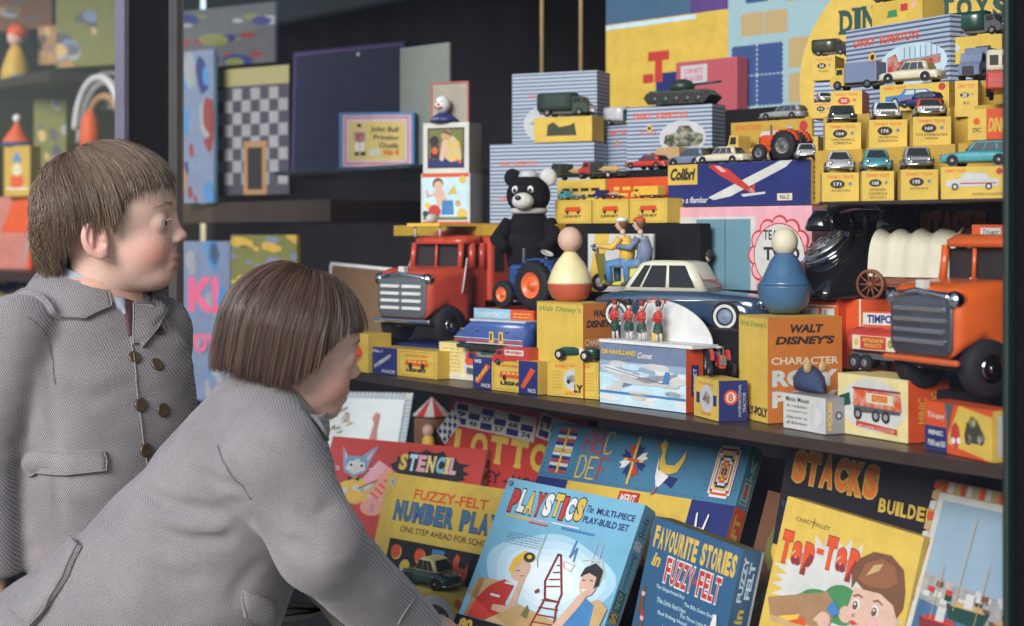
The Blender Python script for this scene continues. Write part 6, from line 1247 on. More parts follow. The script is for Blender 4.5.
t=thing('doll','red haired doll in a yellow dress on the high shelf','doll',at(16,72,.68)); t.location.z=at(30,75,.62).z; b=MB(); b.lathe([(.05,0),(.045,.04),(.025,.10),(.012,.12)],'dyellow',16); b.build('dress',t); b=MB(); b.ell((0,0,.145),(.028,.028,.032),'flesh'); b.build('head',t); b=MB(); b.ell((0,.006,.158),(.034,.033,.030),'ored'); b.build('hair',t); b=MB(); b.box(-.06,-.03,-.0,.09,.05,.018,'teal'); b.build('base',t)
for i,(a,c,y0,y1,m_,sd) in enumerate(((34,66,96,166,'olive',3),(56,122,-20,60,'olive',11),(-14,52,-30,20,'brown',12),(38,60,18,58,'lbrown',13),(98,122,170,262,'bluegrey',14),(32,60,180,268,'olive',15),(100,124,58,100,'lgrey',16))):
    z0=at((a+c)/2,y1,.7).z; z1=at((a+c)/2,y0,.7).z
    board('toy_box',['tall tan figure box','large faded poster box at the top','brown picture box in the top corner','small golden box beside the doll','dim blue picture box beside the window bar','olive patterned box behind the hair','grey card by the window bar'][i]+' in the left bay',a,c,.70+.02*i,z0,z1,m_,d_misc(sd,m_,['dgrey','tan','lbrown','bluegrey','olive','grey'] if m_!='gold' else ['dyellow','brown','teal'],14),.4,0,'box',.04)
# taxi and its carton low down in front of the felt numbers box
pq=at(402,625,.06); o,w,h,p,yy=ybox('toy_carton','yellow carton with a small car picture under the green and yellow taxi',399,466,.045,at(430,622,.045).z-.02,.065,.05,'yellow',yaw=.12,group='small toy cartons',draw=lambda b,f,r,t:(f.disc(.56,.46,.26,'lgrey',.2),f.disc(.56,.42,.2,'khaki',.12),f.rects([(.42,.42,.5,.5),(.62,.42,.7,.5)],'lgrey'),f.text('DINKY',.12,.72,.3,.82,'ored',.02),f.disc(.88,.8,.05,'ored')))
t=car('toy_taxi','green and yellow taxi in front of the felt numbers box',.098,.042,.044,'dgreen:paint','pyellow:paint','classic',hub='gold',cat='toy car',wr=.0095); t.location=p+Vector((.050,.024,h+.001)); t.rotation_euler[2]=rad(186)
b=MB(); b.box(p.x-.02,p.y-.0,ZB-.005,p.x+w+.03,p.y+.075,p.z-.0005,'black:cloth'); tag(b.build('display_riser'),'dark block under the taxi carton in the lower window','riser')
# ================= the two children =================
def nv(*a): return np.array(a,dtype=np.float32)
def s_ell(c,r,R=None):
    c=nv(*c); r=nv(*r); Rm=None if R is None else np.array(R.to_3x3().transposed(),dtype=np.float32)
    def f(P):
        q=P-c
        if Rm is not None: q=q@Rm.T
        k0=np.linalg.norm(q/r,axis=-1); k1=np.linalg.norm(q/(r*r),axis=-1)+1e-6; return k0*(k0-1)/k1
    return f
def s_cone(a,b,ra,rb):
    a=nv(*a); b=nv(*b); d=b-a; L=float(d@d)+1e-12
    def f(P):
        q=P-a; h=np.clip((q@d)/L,0,1); return np.linalg.norm(q-h[...,None]*d,axis=-1)-(ra+(rb-ra)*h)
    return f
def smin(a,b,k):
    h=np.maximum(k-np.abs(a-b),0)/k; return np.minimum(a,b)-h*h*k*.25
def smax(a,b,k): return -smin(-a,-b,k)
def s_loft(T):
    """stack of elliptical slices: z, half depth (x), half width (y), x centre"""
    T=sorted(T); Z=[t[0] for t in T]
    def f(P):
        z=P[...,2]; d=np.interp(z,Z,[t[1] for t in T]); w=np.interp(z,Z,[t[2] for t in T]); cx=np.interp(z,Z,[t[3] for t in T])
        x=(P[...,0]-cx)/d; y=P[...,1]/w; n=(np.abs(x)**2.5+np.abs(y)**2.5)**(1/2.5); s=(n-1)*np.minimum(d,w)*.9
        return smax(s,np.maximum(z-Z[-1],Z[0]-z),.02)
    return f
def nets(f,lo,hi,h):
    """surface nets"""
    lo=np.array(lo); hi=np.array(hi); n=np.ceil((hi-lo)/h).astype(int)+1
    ax=[(lo[i]+h*np.arange(n[i])).astype(np.float32) for i in range(3)]
    V=np.empty(n,dtype=np.float32)
    for i0 in range(0,n[0],24):
        G=np.stack(np.meshgrid(ax[0][i0:i0+24],ax[1],ax[2],indexing='ij'),-1); V[i0:i0+24]=f(G)
    S=V<0; c=np.zeros(n-1,dtype=np.int8)
    for i in (0,1):
        for j in (0,1):
            for k in (0,1): c+=S[i:n[0]-1+i,j:n[1]-1+j,k:n[2]-1+k]
    act=(c>0)&(c<8); idx=-np.ones(n-1,dtype=np.int64); I=np.argwhere(act); idx[act]=np.arange(len(I))
    acc=np.zeros((len(I),3)); cnt=np.zeros(len(I)); C=[(i,j,k) for i in (0,1) for j in (0,1) for k in (0,1)]
    for a in C:
        for b in C:
            if sum(np.abs(np.subtract(a,b)))==1 and a<b:
                va=V[I[:,0]+a[0],I[:,1]+a[1],I[:,2]+a[2]]; vb=V[I[:,0]+b[0],I[:,1]+b[1],I[:,2]+b[2]]
                m=(va<0)!=(vb<0); t=np.where(m,va/(va-vb+1e-20),0)
                p=np.array(a)+t[:,None]*(np.array(b)-np.array(a)); acc[m]+=p[m]; cnt[m]+=1
    P=lo+h*(I+acc/cnt[:,None]); Q=[]
    for d in range(3):
        e=[0,0,0]; e[d]=1; u=[0,0,0]; u[(d+1)%3]=1; w=[0,0,0]; w[(d+2)%3]=1
        sl=tuple(slice(0 if k==d else 1,n[k]-1) for k in range(3)); s2=tuple(slice((0 if k==d else 1)+e[k],n[k]-1+e[k]) for k in range(3))
        A=S[sl]; B=S[s2]; E=np.argwhere(A!=B); 
        if not len(E): continue
        off=np.array([0 if k==d else 1 for k in range(3)]); a_=A[tuple(E.T)]; E=E+off
        g=lambda o:idx[tuple((E-np.array(o)).T)]
        q=np.stack([g([0,0,0]),g(u),g(np.add(u,w)),g(w)],1); q[~a_]=q[~a_][:,::-1]; Q.append(q)
    return P,np.concatenate(Q)
def grad(f,P,e=.0008):
    g=np.stack([f(P+nv(*d))-f(P-nv(*d)) for d in ((e,0,0),(0,e,0),(0,0,e))],-1); return g/(np.linalg.norm(g,axis=-1,keepdims=True)+1e-9)
def snap(f,P,off):
    P=np.array(P,dtype=np.float32)
    for _ in range(6): P=P-(f(P)-off)[...,None]*grad(f,P)*.8
    return P
def mesh_obj(name,P,Q,m,parent=None,tint=None,M4=None):
    if M4 is not None: A=np.array(M4); P=P@A[:3,:3].T+A[:3,3]
    me=bpy.data.meshes.new(name); me.from_pydata([tuple(map(float,p)) for p in P],[],[tuple(map(int,q)) for q in Q]); me.materials.append(m)
    me.polygons.foreach_set('use_smooth',[True]*len(me.polygons)); 
    if tint is not None:
        a=me.color_attributes.new('tint','FLOAT_COLOR','POINT'); a.data.foreach_set('color',np.concatenate([tint,np.ones((len(tint),1))],1).astype(np.float32).ravel())
    me.update(); o=bpy.data.objects.new(name,me); COL.objects.link(o); 
    if parent: o.parent=parent
    return o
def attrmat(name,rough,sss=0,spec=.4,bump=0,bs=400,sheen=0):
    m=mat(name,(.5,.5,.5),rough,bump=bump,bs=bs,spec=spec); N=m.node_tree.nodes; L=m.node_tree.links; b=N['Principled BSDF']
    a=N.new('ShaderNodeVertexColor'); a.layer_name='tint'; L.new(a.outputs[0],b.inputs['Base Color'])
    if sss: b.inputs['Subsurface Weight'].default_value=sss; b.inputs['Subsurface Radius'].default_value=(.9,.35,.2); b.inputs['Subsurface Scale'].default_value=.006
    return m
skin=attrmat('skin',.5,.25,.35,.22,650); hairm=attrmat('hair_strands',.38,0,.5)
# --- tweed
tw=bpy.data.materials.new('tweed'); tw.use_nodes=True; N=tw.node_tree.nodes; L=tw.node_tree.links; b=N['Principled BSDF']; b.inputs['Roughness'].default_value=.95; b.inputs['Specular IOR Level'].default_value=.12; b.inputs['Sheen Weight'].default_value=.25
tc=N.new('ShaderNodeTexCoord'); mp=N.new('ShaderNodeMapping'); mp.inputs['Rotation'].default_value=(0,0,rad(-50.4)); L.new(tc.outputs['Object'],mp.inputs[0])
def tweave(rot,sc,st):
    m2=N.new('ShaderNodeMapping'); m2.inputs['Rotation'].default_value=(0,rad(rot),0); L.new(mp.outputs[0],m2.inputs[0])
    w=N.new('ShaderNodeTexWave'); w.inputs['Scale'].default_value=sc; w.inputs['Distortion'].default_value=1.2; w.inputs['Detail'].default_value=1; w.inputs['Detail Scale'].default_value=.3; L.new(m2.outputs[0],w.inputs[0]); return w
w1=tweave(32,125,1); w2=tweave(-38,125,1)
mu=N.new('ShaderNodeMath'); mu.operation='MULTIPLY'; L.new(w1.outputs['Fac'],mu.inputs[0]); L.new(w2.outputs['Fac'],mu.inputs[1])
nz=N.new('ShaderNodeTexNoise'); nz.inputs['Scale'].default_value=700; nz.inputs['Detail'].default_value=3; L.new(tc.outputs['Object'],nz.inputs[0])
ad=N.new('ShaderNodeMath'); ad.operation='MULTIPLY_ADD'; L.new(nz.outputs[0],ad.inputs[0]); ad.inputs[1].default_value=.5; L.new(mu.outputs[0],ad.inputs[2])
rp=N.new('ShaderNodeValToRGB'); rp.color_ramp.elements[0].position=.15; rp.color_ramp.elements[0].color=(.10,.085,.088,1); rp.color_ramp.elements[1].position=.85; rp.color_ramp.elements[1].color=(.36,.325,.32,1); L.new(ad.outputs[0],rp.inputs[0])
n3=N.new('ShaderNodeTexNoise'); n3.inputs['Scale'].default_value=14; n3.inputs['Detail'].default_value=5; L.new(tc.outputs['Object'],n3.inputs[0]); r3=N.new('ShaderNodeMapRange'); r3.inputs[1].default_value=.3; r3.inputs[2].default_value=.7; r3.inputs[3].default_value=.84; r3.inputs[4].default_value=1.1; L.new(n3.outputs[0],r3.inputs[0])
mx=N.new('ShaderNodeMix'); mx.data_type='RGBA'; mx.blend_type='MULTIPLY'; mx.inputs[0].default_value=1; L.new(rp.outputs[0],mx.inputs[6]); L.new(r3.outputs[0],mx.inputs[7]); L.new(mx.outputs[2],b.inputs['Base Color'])
bp=N.new('ShaderNodeBump'); bp.inputs['Strength'].default_value=.55; bp.inputs['Distance'].default_value=.0012; L.new(ad.outputs[0],bp.inputs['Height']); L.new(bp.outputs[0],b.inputs['Normal'])
MATS['tweed']=tw
# --- head: +x is the face, +y its left, origin between the ears
def head_sdf(kid):
    g=kid=='girl'
    ells=[((.007,0,.045),(.083,.070,.0755),.02),((.045,0,.044),(.055,.058,.055),.02),((.050,0,-.010),(.0475,.045,.058),.02),
          ((.062,.026,-.014),(.026,.021,.022),.02),((.062,-.026,-.014),(.026,.021,.022),.02),((.028,0,-.026),(.046,.039,.031),.02),((.074,0,-.049),(.0215,.022,.016),.018)]
    E=[(s_ell(c,r),k) for c,r,k in ells]
    def f(P):
        d=E[0][0](P)
        for e,k in E[1:]: d=smin(d,e(P),k)
        d=smin(d,s_cone((.004,0,-.02),(-.018,0,-.15),.038,.041)(P),.02)
        for s in (-1,1):
            d=smax(d,-s_ell((.104,s*.030,.021),(.017,.016,.0105))(P),.014)
        d=smin(d,s_cone((.094,0,.026),(.1035,0,.0045),.0055,.0078)(P),.012)
        d=smin(d,s_ell((.1065,0,.0025),(.0075,.0078,.0065))(P),.006)
        for s in (-1,1):
            d=smin(d,s_ell((.1005,s*.0082,-.0015),(.0075,.005,.0055))(P),.005)
            d=smax(d,-s_ell((.1045,s*.0048,-.0065),(.0035,.0022,.0025))(P),.003)
            lid=s_ell((.0790,s*.029,.0205),(.0152,.0155,.0148))(P)
            slit=s_ell((.0975,s*.0305,.0195),(.012,.0135,.0043))(P)
            lid=smax(lid,-slit,.0015); d=smin(d,lid,.006)
            d=smax(d,-slit,.0012)
        d=smin(d,s_ell((.0952,0,-.0240),(.0080,.0165,.0052))(P),.009); d=smin(d,s_ell((.0934,0,-.0350),(.0078,.0140,.0052))(P),.009)
        d=smax(d,-s_ell((.1070,0,-.0298),(.0095,.0185,.0010))(P),.0022)
        d=smax(d,-s_ell((.1055,0,-.0155),(.003,.003,.006))(P),.004)
        # ears
        for s in (-1,1):
            R=Matrix.Rotation(rad(s*(-24 if not g else -8)),3,'Z')@Matrix.Rotation(rad(-12),3,'Y')
            c=Vector((.008 if not g else .000,s*(.0705 if not g else .0655),.001)); e=s_ell(c,(.0175,.0060,.0245),R)(P)
            e=smax(e,-s_ell(c+R@Vector((.0020,s*.0060,.002)),(.0125,.0080,.0185),R)(P),.0022)
            e=smin(e,s_ell(c+R@Vector((.011,s*.002,-.001)),(.0035,.0035,.006),R)(P),.004)
            e=smin(e,s_cone(c+R@Vector((-.001,s*.0005,.012)),c+R@Vector((-.0065,s*.0005,-.008)),.0026,.0032)(P),.003); e=smin(e,s_ell(c+R@Vector((.004,s*.001,-.020)),(.0075,.004,.007),R)(P),.005)
            d=smin(d,e,.005)
        return d
    return f
def head_tint(P,base,girl):
    x,y,z=P[:,0],P[:,1],P[:,2]; G=lambda cx,cy,cz,rx,ry,rz:np.exp(-(((x-cx)/rx)**2+((np.abs(y)-cy)/ry)**2+((z-cz)/rz)**2))
    c=np.tile(np.array(base),(len(P),1)); rosy=.75*G(.08,.042,-.02,.03,.022,.022)+.55*G(.008,.076,0,.022,.012,.03)+.35*G(.108,0,.004,.01,.01,.01)+.25*G(.095,0,-.055,.02,.02,.015)
    c=c*(1-rosy[:,None]*np.array([.04,.42,.42])); lip=((np.abs(y)<.018)&(x>.09)&(z<-.0190)&(z>-.0415))*np.clip(1-(y/.018)**2,0,1)
    c=c*(1-lip[:,None])+lip[:,None]*np.array([.50,.17,.15]); 
    bl=np.sin(x*170+1.3*np.sin(z*140))*np.sin(z*190+np.sin(y*160))*np.cos(y*150); c=c*(1+.045*bl[:,None]*np.array([.6,-1,-1])); n=rng.normal(0,1,len(P)); c*=1+.035*n[:,None]; 
    if girl:
        Rf=np.random.default_rng(4)
        for k in range(90):
            q=np.array([Rf.uniform(.06,.11),Rf.choice([-1,1])*Rf.uniform(.008,.05),Rf.uniform(-.035,.02)]); dd=np.min(np.abs(P-q).sum(1)); m_=np.linalg.norm(P-q,axis=1)<Rf.uniform(.0012,.0022); c[m_]*=np.array([.82,.70,.62])
    return np.clip(c,.01,1)
def build_hair(name,kid,parent,M4,n,seed):
    R=np.random.default_rng(seed); girl=kid=='girl'
    C=np.array([.0095,0,.045]); rs=np.array([.083,.0705,.0760])
    pole=np.array([.12,.02,1.]) if girl else np.array([-.42,.05,.9]); pole/=np.linalg.norm(pole)
    e1=np.cross(pole,[0,1,0]); e1/=np.linalg.norm(e1); e1=e1 if e1[0]>0 else -e1; e2=np.cross(pole,e1)
    thick=.0125 if girl else .009
    def zend(a,r):
        if girl: return np.interp(a,[0,48,63,75,86,102,140,180],[.060,.057,.034,.002,-.018,-.026,-.024,-.020])
        return np.interp(a,[0,30,48,57,63,69,76,100,116,150,180],[.074,.071,.066,.058,.036,.006,.034,.028,.0,-.028,-.036])
    V=[];Fc=[];T=[]
    base=np.array([.095,.056,.040]) if girl else np.array([.175,.118,.080])
    def shell(th,ph,off):
        d=pole*cos(th)+(e1*cos(ph)+e2*sin(ph))*sin(th); k=1/np.linalg.norm(d/rs); return C+d*(k+off),d
    nc=220 if not girl else 420; clph=R.uniform(-pi,pi,nc); clsh=R.normal(0,.05,nc)
    for i in range(n):
        ph=R.uniform(-pi,pi); ci=np.argmin(np.abs(((clph-ph+pi)%(2*pi))-pi)); ph0=ph; lay=R.beta(2,1.3); th0=R.uniform(.02,1.35)**1.0 if R.random()>.35 else R.uniform(.02,.4)
        sw=clsh[ci]*(1.0 if not girl else .35)+R.normal(0,.07 if not girl else .022); jz=R.normal(0,.008 if not girl else .0032)+clsh[ci]*(.20 if not girl else .03); pts=[]; p=None; th=th0
        L=R.uniform(.055,.10) if not girl else 9; dist=0; last=None; wav=R.normal(0,.02); k=0; drop=None
        cl=clph[ci]; dph=((cl-ph0+pi)%(2*pi))-pi
        while k<60:
            g=min(k/5,1.); off=.0015+(thick*lay)*g**.6
            if not girl: off+=.002*sin(ci*1.7)*g
            phk=ph0+dph*.24*min(k/12,1)+sw*k/10+(.0 if girl else .30*sin(th*1.3))
            if drop is None:
                p,d=shell(th,phk,off)
                if (girl and p[2]<C[2]-.002 and th>1.3) or ((not girl) and p[2]<C[2]-.015 and p[0]<.03): drop=p.copy()
            else:
                s_=(drop[2]-p[2]); q=p.copy(); q[2]-=.0085
                hx=drop[:2]*(1-(.9*max(0,s_)**1.15 if girl else min(.42,7.5*max(0,s_)**1.3))) ; q[:2]=hx; p=q
            if last is not None: dist+=np.linalg.norm(p-last)
            a=math.degrees(math.atan2(abs(p[1]),p[0]-.005))
            if p[2]<zend(a,0)+jz and k>1: break
            if not girl and dist>L and a<150 and False: break
            pts.append(p.copy()); last=p.copy(); th+=.085; k+=1
        if len(pts)<3: continue
        if R.random()<(.12 if not girl else .035): # stray lifted ends
            for m_ in range(len(pts)): pts[m_]=pts[m_]+(pts[m_]-C)/np.linalg.norm(pts[m_]-C)*.008*(m_/len(pts))**2
        if not girl and abs(abs(ph0)-pi)<.9 and R.random()<.25:
            for m_ in range(len(pts)): pts[m_]=pts[m_]+np.array([-.022,-.004,.006])*(m_/len(pts))**2*R.uniform(.1,.8)
        pts=np.array(pts); sh=R.uniform(.5,1.35)*(1.0+.35*clsh[ci]*10*.3); col=base*sh*(1.8 if R.random()<(.06 if girl else .05) else 1)*np.array([1,1,1])
        b0=len(V); m=len(pts); w=(.00042 if girl else .00040)*R.uniform(.7,1.3)
        tn=np.gradient(pts,axis=0); tn/=np.linalg.norm(tn,axis=1,keepdims=True)+1e-9; o1=np.cross(tn,pts-C); o1/=np.linalg.norm(o1,axis=1,keepdims=True)+1e-9; o2=np.cross(tn,o1)
        tp=np.clip(np.minimum(1,(m-np.arange(m))/2.5),.25,1)[:,None]*w
        for a_,b_ in ((1,0),(-.5,.87),(-.5,-.87)): pass
        ring=np.stack([pts+o1*tp,pts+(-.5*o1+.87*o2)*tp,pts+(-.5*o1-.87*o2)*tp],1).reshape(-1,3); V.extend(ring); T.extend(np.tile(col,(3*m,1)))
        for r_ in range(m-1):
            for j in range(3): a0=b0+r_*3+j; a1=b0+r_*3+(j+1)%3; Fc.append((a0,a1,a1+3,a0+3))
    # under layer so that no scalp shows
    b0=len(V); nth,nph=26,72
    for i in range(nth):
        for j in range(nph):
            ph=2*pi*j/nph-pi; 
            # walk down until the hairline
            th=.0; p,d=shell(1e-3,ph,thick*.45); drop=None; tgt=i/(nth-1); path=[p]
            if i==0:
                cache=path; k=0; th=0.
                while k<40:
                    th+=.08; k+=1
                    if drop is None:
                        p,d=shell(th,ph,thick*.42)
                        if (girl and p[2]<C[2]-.002 and th>1.3) or ((not girl) and p[2]<C[2]-.015 and p[0]<.03): drop=p.copy()
                    else: s_=drop[2]-p[2]; p=p.copy(); p[2]-=.0085; p[:2]=drop[:2]*(1-(.9*max(0,s_)**1.15 if girl else min(.42,7.5*max(0,s_)**1.3)))
                    a=math.degrees(math.atan2(abs(p[1]),p[0]-.005))
                    if p[2]<zend(a,0)+.004: break
                    path.append(p)
                paths.append(np.array(path)) if j else None
                if j==0: paths=[np.array(path)]
    for i in range(nth):
        for j in range(nph):
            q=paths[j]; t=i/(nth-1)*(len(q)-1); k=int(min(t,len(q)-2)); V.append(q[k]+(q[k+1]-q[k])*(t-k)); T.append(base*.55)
    for i in range(nth-1):
        for j in range(nph): a0=b0+i*nph+j; a1=b0+i*nph+(j+1)%nph; Fc.append((a0,a1,a1+nph,a0+nph))
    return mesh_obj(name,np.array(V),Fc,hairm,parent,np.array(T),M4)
def eyes(parent,M4,col):
    mat('brow_hair',(.26,.17,.12),.6)
    for s in (-1,1):
        b=MB(); b.X=M4@Matrix.Translation((.0790,s*.029,.0205)); b.ell((0,0,0),.0138,mat('eye_white',(.62,.60,.58),.15,coat=.6),24,16)
        n=Vector((1,s*.05,-.02)).normalized(); u=n.orthogonal().normalized(); w=n.cross(u)
        def ring(r): 
            z=sqrt(.0140**2-r*r); return [n*z+u*r*cos(2*pi*j/20)+w*r*sin(2*pi*j/20) for j in range(20)]
        b.rings([ring(.0066),ring(.0034)],mat('iris_'+col,(.05,.055,.06) if col=='grey' else (.07,.04,.02),.12,coat=.8),False); b.rings([ring(.0034),ring(.0005)],'black',False)
        b.build('eye',parent)
        b=MB(); b.X=M4
        for k in range(16): # lashes along the upper lid
            a=rad(28+124*k/15); p=Vector((.0930+.0008*sin(a),s*(.0300)+.0115*cos(a),.0200+.0046*sin(a))); b.tube([p,p+Vector((.0045,.0020*cos(a),.0002)),p+Vector((.0075,.0036*cos(a),.0030))],[.0003,.0002,.0001],'brow_hair',4)
        b.build('eyelashes',parent)
        b=MB(); b.X=M4; R_=random.Random(3)
        for k in range(60):
            t=k/59; p=Vector((.0995-.020*t*t,s*(.012+.034*t),.0425+.0035*sin(pi*t)-.006*t*t+R_.uniform(-.002,.002))); b.tube([p,p+Vector((-.0015,s*.006,.0008))],[.0003,.0001],mat('brow_hair',(.17,.115,.08),.6),4)
        b.build('eyebrow',parent)
def hand_parts(O,fx,up,s,mir):
    """capsules for a relaxed curled hand: O wrist, fx towards the fingers, up = back of the hand"""
    fx=fx.normalized(); up=(up-fx*up.dot(fx)).normalized(); sd=fx.cross(up)*mir; A=lambda x,y,z:O+(fx*x+sd*y+up*z)*s
    L=[(A(-.03,0,0),A(.005,0,0),.021*s,.020*s),(A(.0,.012,0),A(.05,.020,.002),.015*s,.0115*s),(A(.0,.0,0),A(.054,.004,.003),.016*s,.012*s),(A(.0,-.010,0),A(.050,-.014,.002),.015*s,.0115*s),(A(.0,-.016,0),A(.042,-.028,0),.014*s,.010*s)]
    Fg=[]
    for y,x0,l,sp in ((.024,.055,.060,.10),(.008,.060,.068,.03),(-.010,.057,.062,-.04),(-.027,.048,.048,-.12)):
        p0=A(x0-.008,y,.002); p1=A(x0+l*.45,y+sp*l*.45,-.004); p2=A(x0+l*.74,y+sp*l*.74,-.018); p3=A(x0+l*.88,y+sp*l*.88,-.034); r=.0088*s if abs(y)<.026 else .0078*s
        Fg.append([(p0,p1,r*1.08,r),(p1,p2,r,r*.93),(p2,p3,r*.93,r*.8)])
    q0=A(.006,.018,-.006); q1=A(.030,.040,-.014); q2=A(.052,.047,-.022); q3=A(.066,.045,-.030); Fg.append([(q0,q1,.0125*s,.0105*s),(q1,q2,.0105*s,.0092*s),(q2,q3,.0092*s,.0078*s)])
    def f(P):
        d=None
        for a,b_,ra,rb in L: e=s_cone(a,b_,ra,rb)(P); d=e if d is None else smin(d,e,.012)
        for fg in Fg:
            e=None
            for a,b_,ra,rb in fg: g=s_cone(a,b_,ra,rb)(P); e=g if e is None else smin(e,g,.002)
            d=smin(d,e,.004)
        return d
    return f
def union(fs,k):
    def f(P):
        d=fs[0](P)
        for g in fs[1:]: d=smin(d,g(P),k)
        return d
    return f
def ray(f,px,py,t0=1.3,t1=2.6):
    O=nv(*cam(px,py,0.0001)); D=nv(*(cam(px,py,1)-cam(px,py,0.0001))); t=t0
    for _ in range(90):
        d=float(f((O+D*t)[None])[0]); t+=max(d*.7,.0006)
        if d<.0006 or t>t1: break
    return Vector((O+D*t).tolist())
def strip(name,f,pts,w,m,parent,off=.002,h=.0012):
    """thin raised band following the cloth surface through the given points"""
    P=np.array([list(p) for p in pts]); n=len(P); k=6; Q=[]
    for i in range(n-1):
        for j in range(k): t=j/k; a=P[max(i-1,0)]; b_=P[i]; c=P[i+1]; d=P[min(i+2,n-1)]; Q.append(.5*((2*b_)+(-a+c)*t+(2*a-5*b_+4*c-d)*t*t+(-a+3*b_-3*c+d)*t**3))
    Q.append(P[-1]); Q=snap(f,np.array(Q),off); b=MB(); b.tube([Vector(q.tolist()) for q in Q],w,m,6); return b.build(name,parent)
def sheet(name,f,grid,off,th,m,parent,curve=0):
    """piece of cloth draped on the surface; grid = rows of points"""
    G=np.array([[list(p) for p in r] for r in grid]); a,b_=G.shape[:2]
    # refine
    def ref(G,ax,k=6):
        n=G.shape[ax]; t=np.linspace(0,n-1,(n-1)*k+1); i=np.minimum(t.astype(int),n-2); fr=(t-i); A=np.take(G,i,ax); B=np.take(G,i+1,ax); sh=[1,1,1]; sh[ax]=-1; fr=fr.reshape(sh); return A+(B-A)*fr
    G=ref(ref(G,0),1); n,m_=G.shape[:2]; S=snap(f,G.reshape(-1,3),off).reshape(n,m_,3); Gd=grad(f,S.reshape(-1,3)).reshape(n,m_,3); S2=S+Gd*th
    if curve: # puff in the middle
        u=np.sin(np.pi*np.linspace(0,1,n))[:,None]*np.sin(np.pi*np.linspace(0,1,m_))[None]; S2=S2+Gd*(u*curve)[...,None]
    V=np.concatenate([S2.reshape(-1,3),(S-Gd*.004).reshape(-1,3)]); N_=n*m_; Fc=[]
    for i in range(n-1):
        for j in range(m_-1): a0=i*m_+j; Fc.append((a0,a0+1,a0+m_+1,a0+m_)); 
    bd=[(0,j) for j in range(m_)]+[(i,m_-1) for i in range(1,n)]+[(n-1,j) for j in range(m_-2,-1,-1)]+[(i,0) for i in range(n-2,0,-1)]; ix=[i*m_+j for i,j in bd]
    for q in range(len(ix)): a0,a1=ix[q],ix[(q+1)%len(ix)]; Fc.append((a0,a0+N_,a1+N_,a1))
    o=mesh_obj(name,V,Fc,m,parent); return o,[Vector(S2[i,j].tolist()) for i,j in bd]
def chain(pts,rs,k=.02):
    fs=[s_cone(a,b_,ra,rb) for (a,b_),(ra,rb) in zip(zip(pts,pts[1:]),zip(rs,rs[1:]))]; return union(fs,k)
def crease(f,lines):
    L=[([nv(*p) for p in pts],r,d) for pts,r,d in lines]
    def g(P):
        v=f(P)
        for pts,r,dd in L:
            D=None
            n=len(pts)-1
            for i,(a,b_) in enumerate(zip(pts,pts[1:])):
                e=b_-a; q=P-a; h=np.clip((q@e)/(float(e@e)+1e-12),0,1); dist=np.linalg.norm(q-h[...,None]*e,axis=-1); t=(i+h)/n; fall=np.sin(np.pi*np.clip(t*.9+.05,0,1)); w=np.exp(-(dist/r)**2)*fall; D=w if D is None else np.maximum(D,w)
            v=v+dd*D
        x,y,z=P[...,0],P[...,1],P[...,2]; v=v+.0016*np.sin(x*47+2*np.sin(z*23))*np.sin(z*39+1.7*np.sin(y*31)+x*13)+.0005*np.sin(x*110+z*70)*np.sin(z*120-y*60)
        return v
    return g
lin=mat('coat_lining',(.05,.04,.045),.8); edge=mat('coat_piping',(.22,.20,.20),.85,bump=.3,bs=500); seam=mat('coat_seam',(.11,.095,.10),.9)
btn=mat('horn_button',(.075,.045,.025),.35,coat=.25,var=.4); 
rV=Vector((FS,FC,0)); fV=Vector((-FC,FS,0)); zV=Vector((0,0,1))
def frame(O,fw,up):
    fw=fw.normalized(); up=(up-fw*up.dot(fw)).normalized(); lf=up.cross(fw); m=Matrix((fw,lf,up)).transposed().to_4x4(); m.translation=O; return m
# ================= boy =================
boy=thing('person','boy in profile with short brown hair and a grey tweed coat gazing into the window','person',(0,0,0)); 
hb=cam(99,240,2.10); boy.location=(hb.x,hb.y,0); BO=Vector((hb.x,hb.y,0)); IB=Matrix.Translation(-BO)
HB=frame(hb,rV*cos(rad(4))+fV*sin(rad(4))+zV*.03,zV+rV*.02)
tb=cam(100,288,2.10); TB=frame(tb,rV*cos(rad(40))-fV*sin(rad(40)),zV)   # torso
f=head_sdf('boy'); P,Q=nets(f,(-.095,-.09,-.155),(.122,.09,.13),.0015); tint=head_tint(P,(.60,.39,.315),False); A=np.array(IB@HB); P=P@A[:3,:3].T+A[:3,3]
TBi=np.array(TB.inverted())
def inloc(f,Mi): 
    Mi=np.array(Mi,dtype=np.float32)
    return lambda P: f(P@Mi[:3,:3].T+Mi[:3,3])
T_=lambda x,y,z: TB@Vector((x,y,z))
arm_r=[T_(-.005,-.122,-.058),T_(-.030,-.160,-.215),T_(.0,-.168,-.345)]; arm_l=[T_(-.010,.098,-.062),T_(-.050,.118,-.23),T_(-.02,.122,-.375)]
wr_=arm_r[2]; hnd=hand_parts(wr_+Vector((0,0,-.012)),Vector((.02,.02,-1)),rV*-.4-fV,.78,1)
wl_=arm_l[2]; hnl=hand_parts(wl_+Vector((0,0,-.012)),Vector((.02,.02,-1)),fV,.78,-1)
tors=inloc(s_loft([(-.62,.09,.11,0),(-.3,.085,.105,0),(-.1,.08,.11,0),(-.03,.05,.07,-.005),(.02,.045,.048,-.01)]),TBi)
bodyf=union([tors,chain(arm_r,[.035,.03,.022]),chain(arm_l,[.035,.03,.022])]+[chain([T_(0,s*.06,-.55),T_(.01,s*.06,-.80),T_(-.0,s*.065,-1.0)],[.06,.045,.032]) for s in (-1,1)],.02)
P2,Q2=nets(bodyf,tb-Vector((.26,.26,1.02)),tb+Vector((.26,.26,.03)),.008)
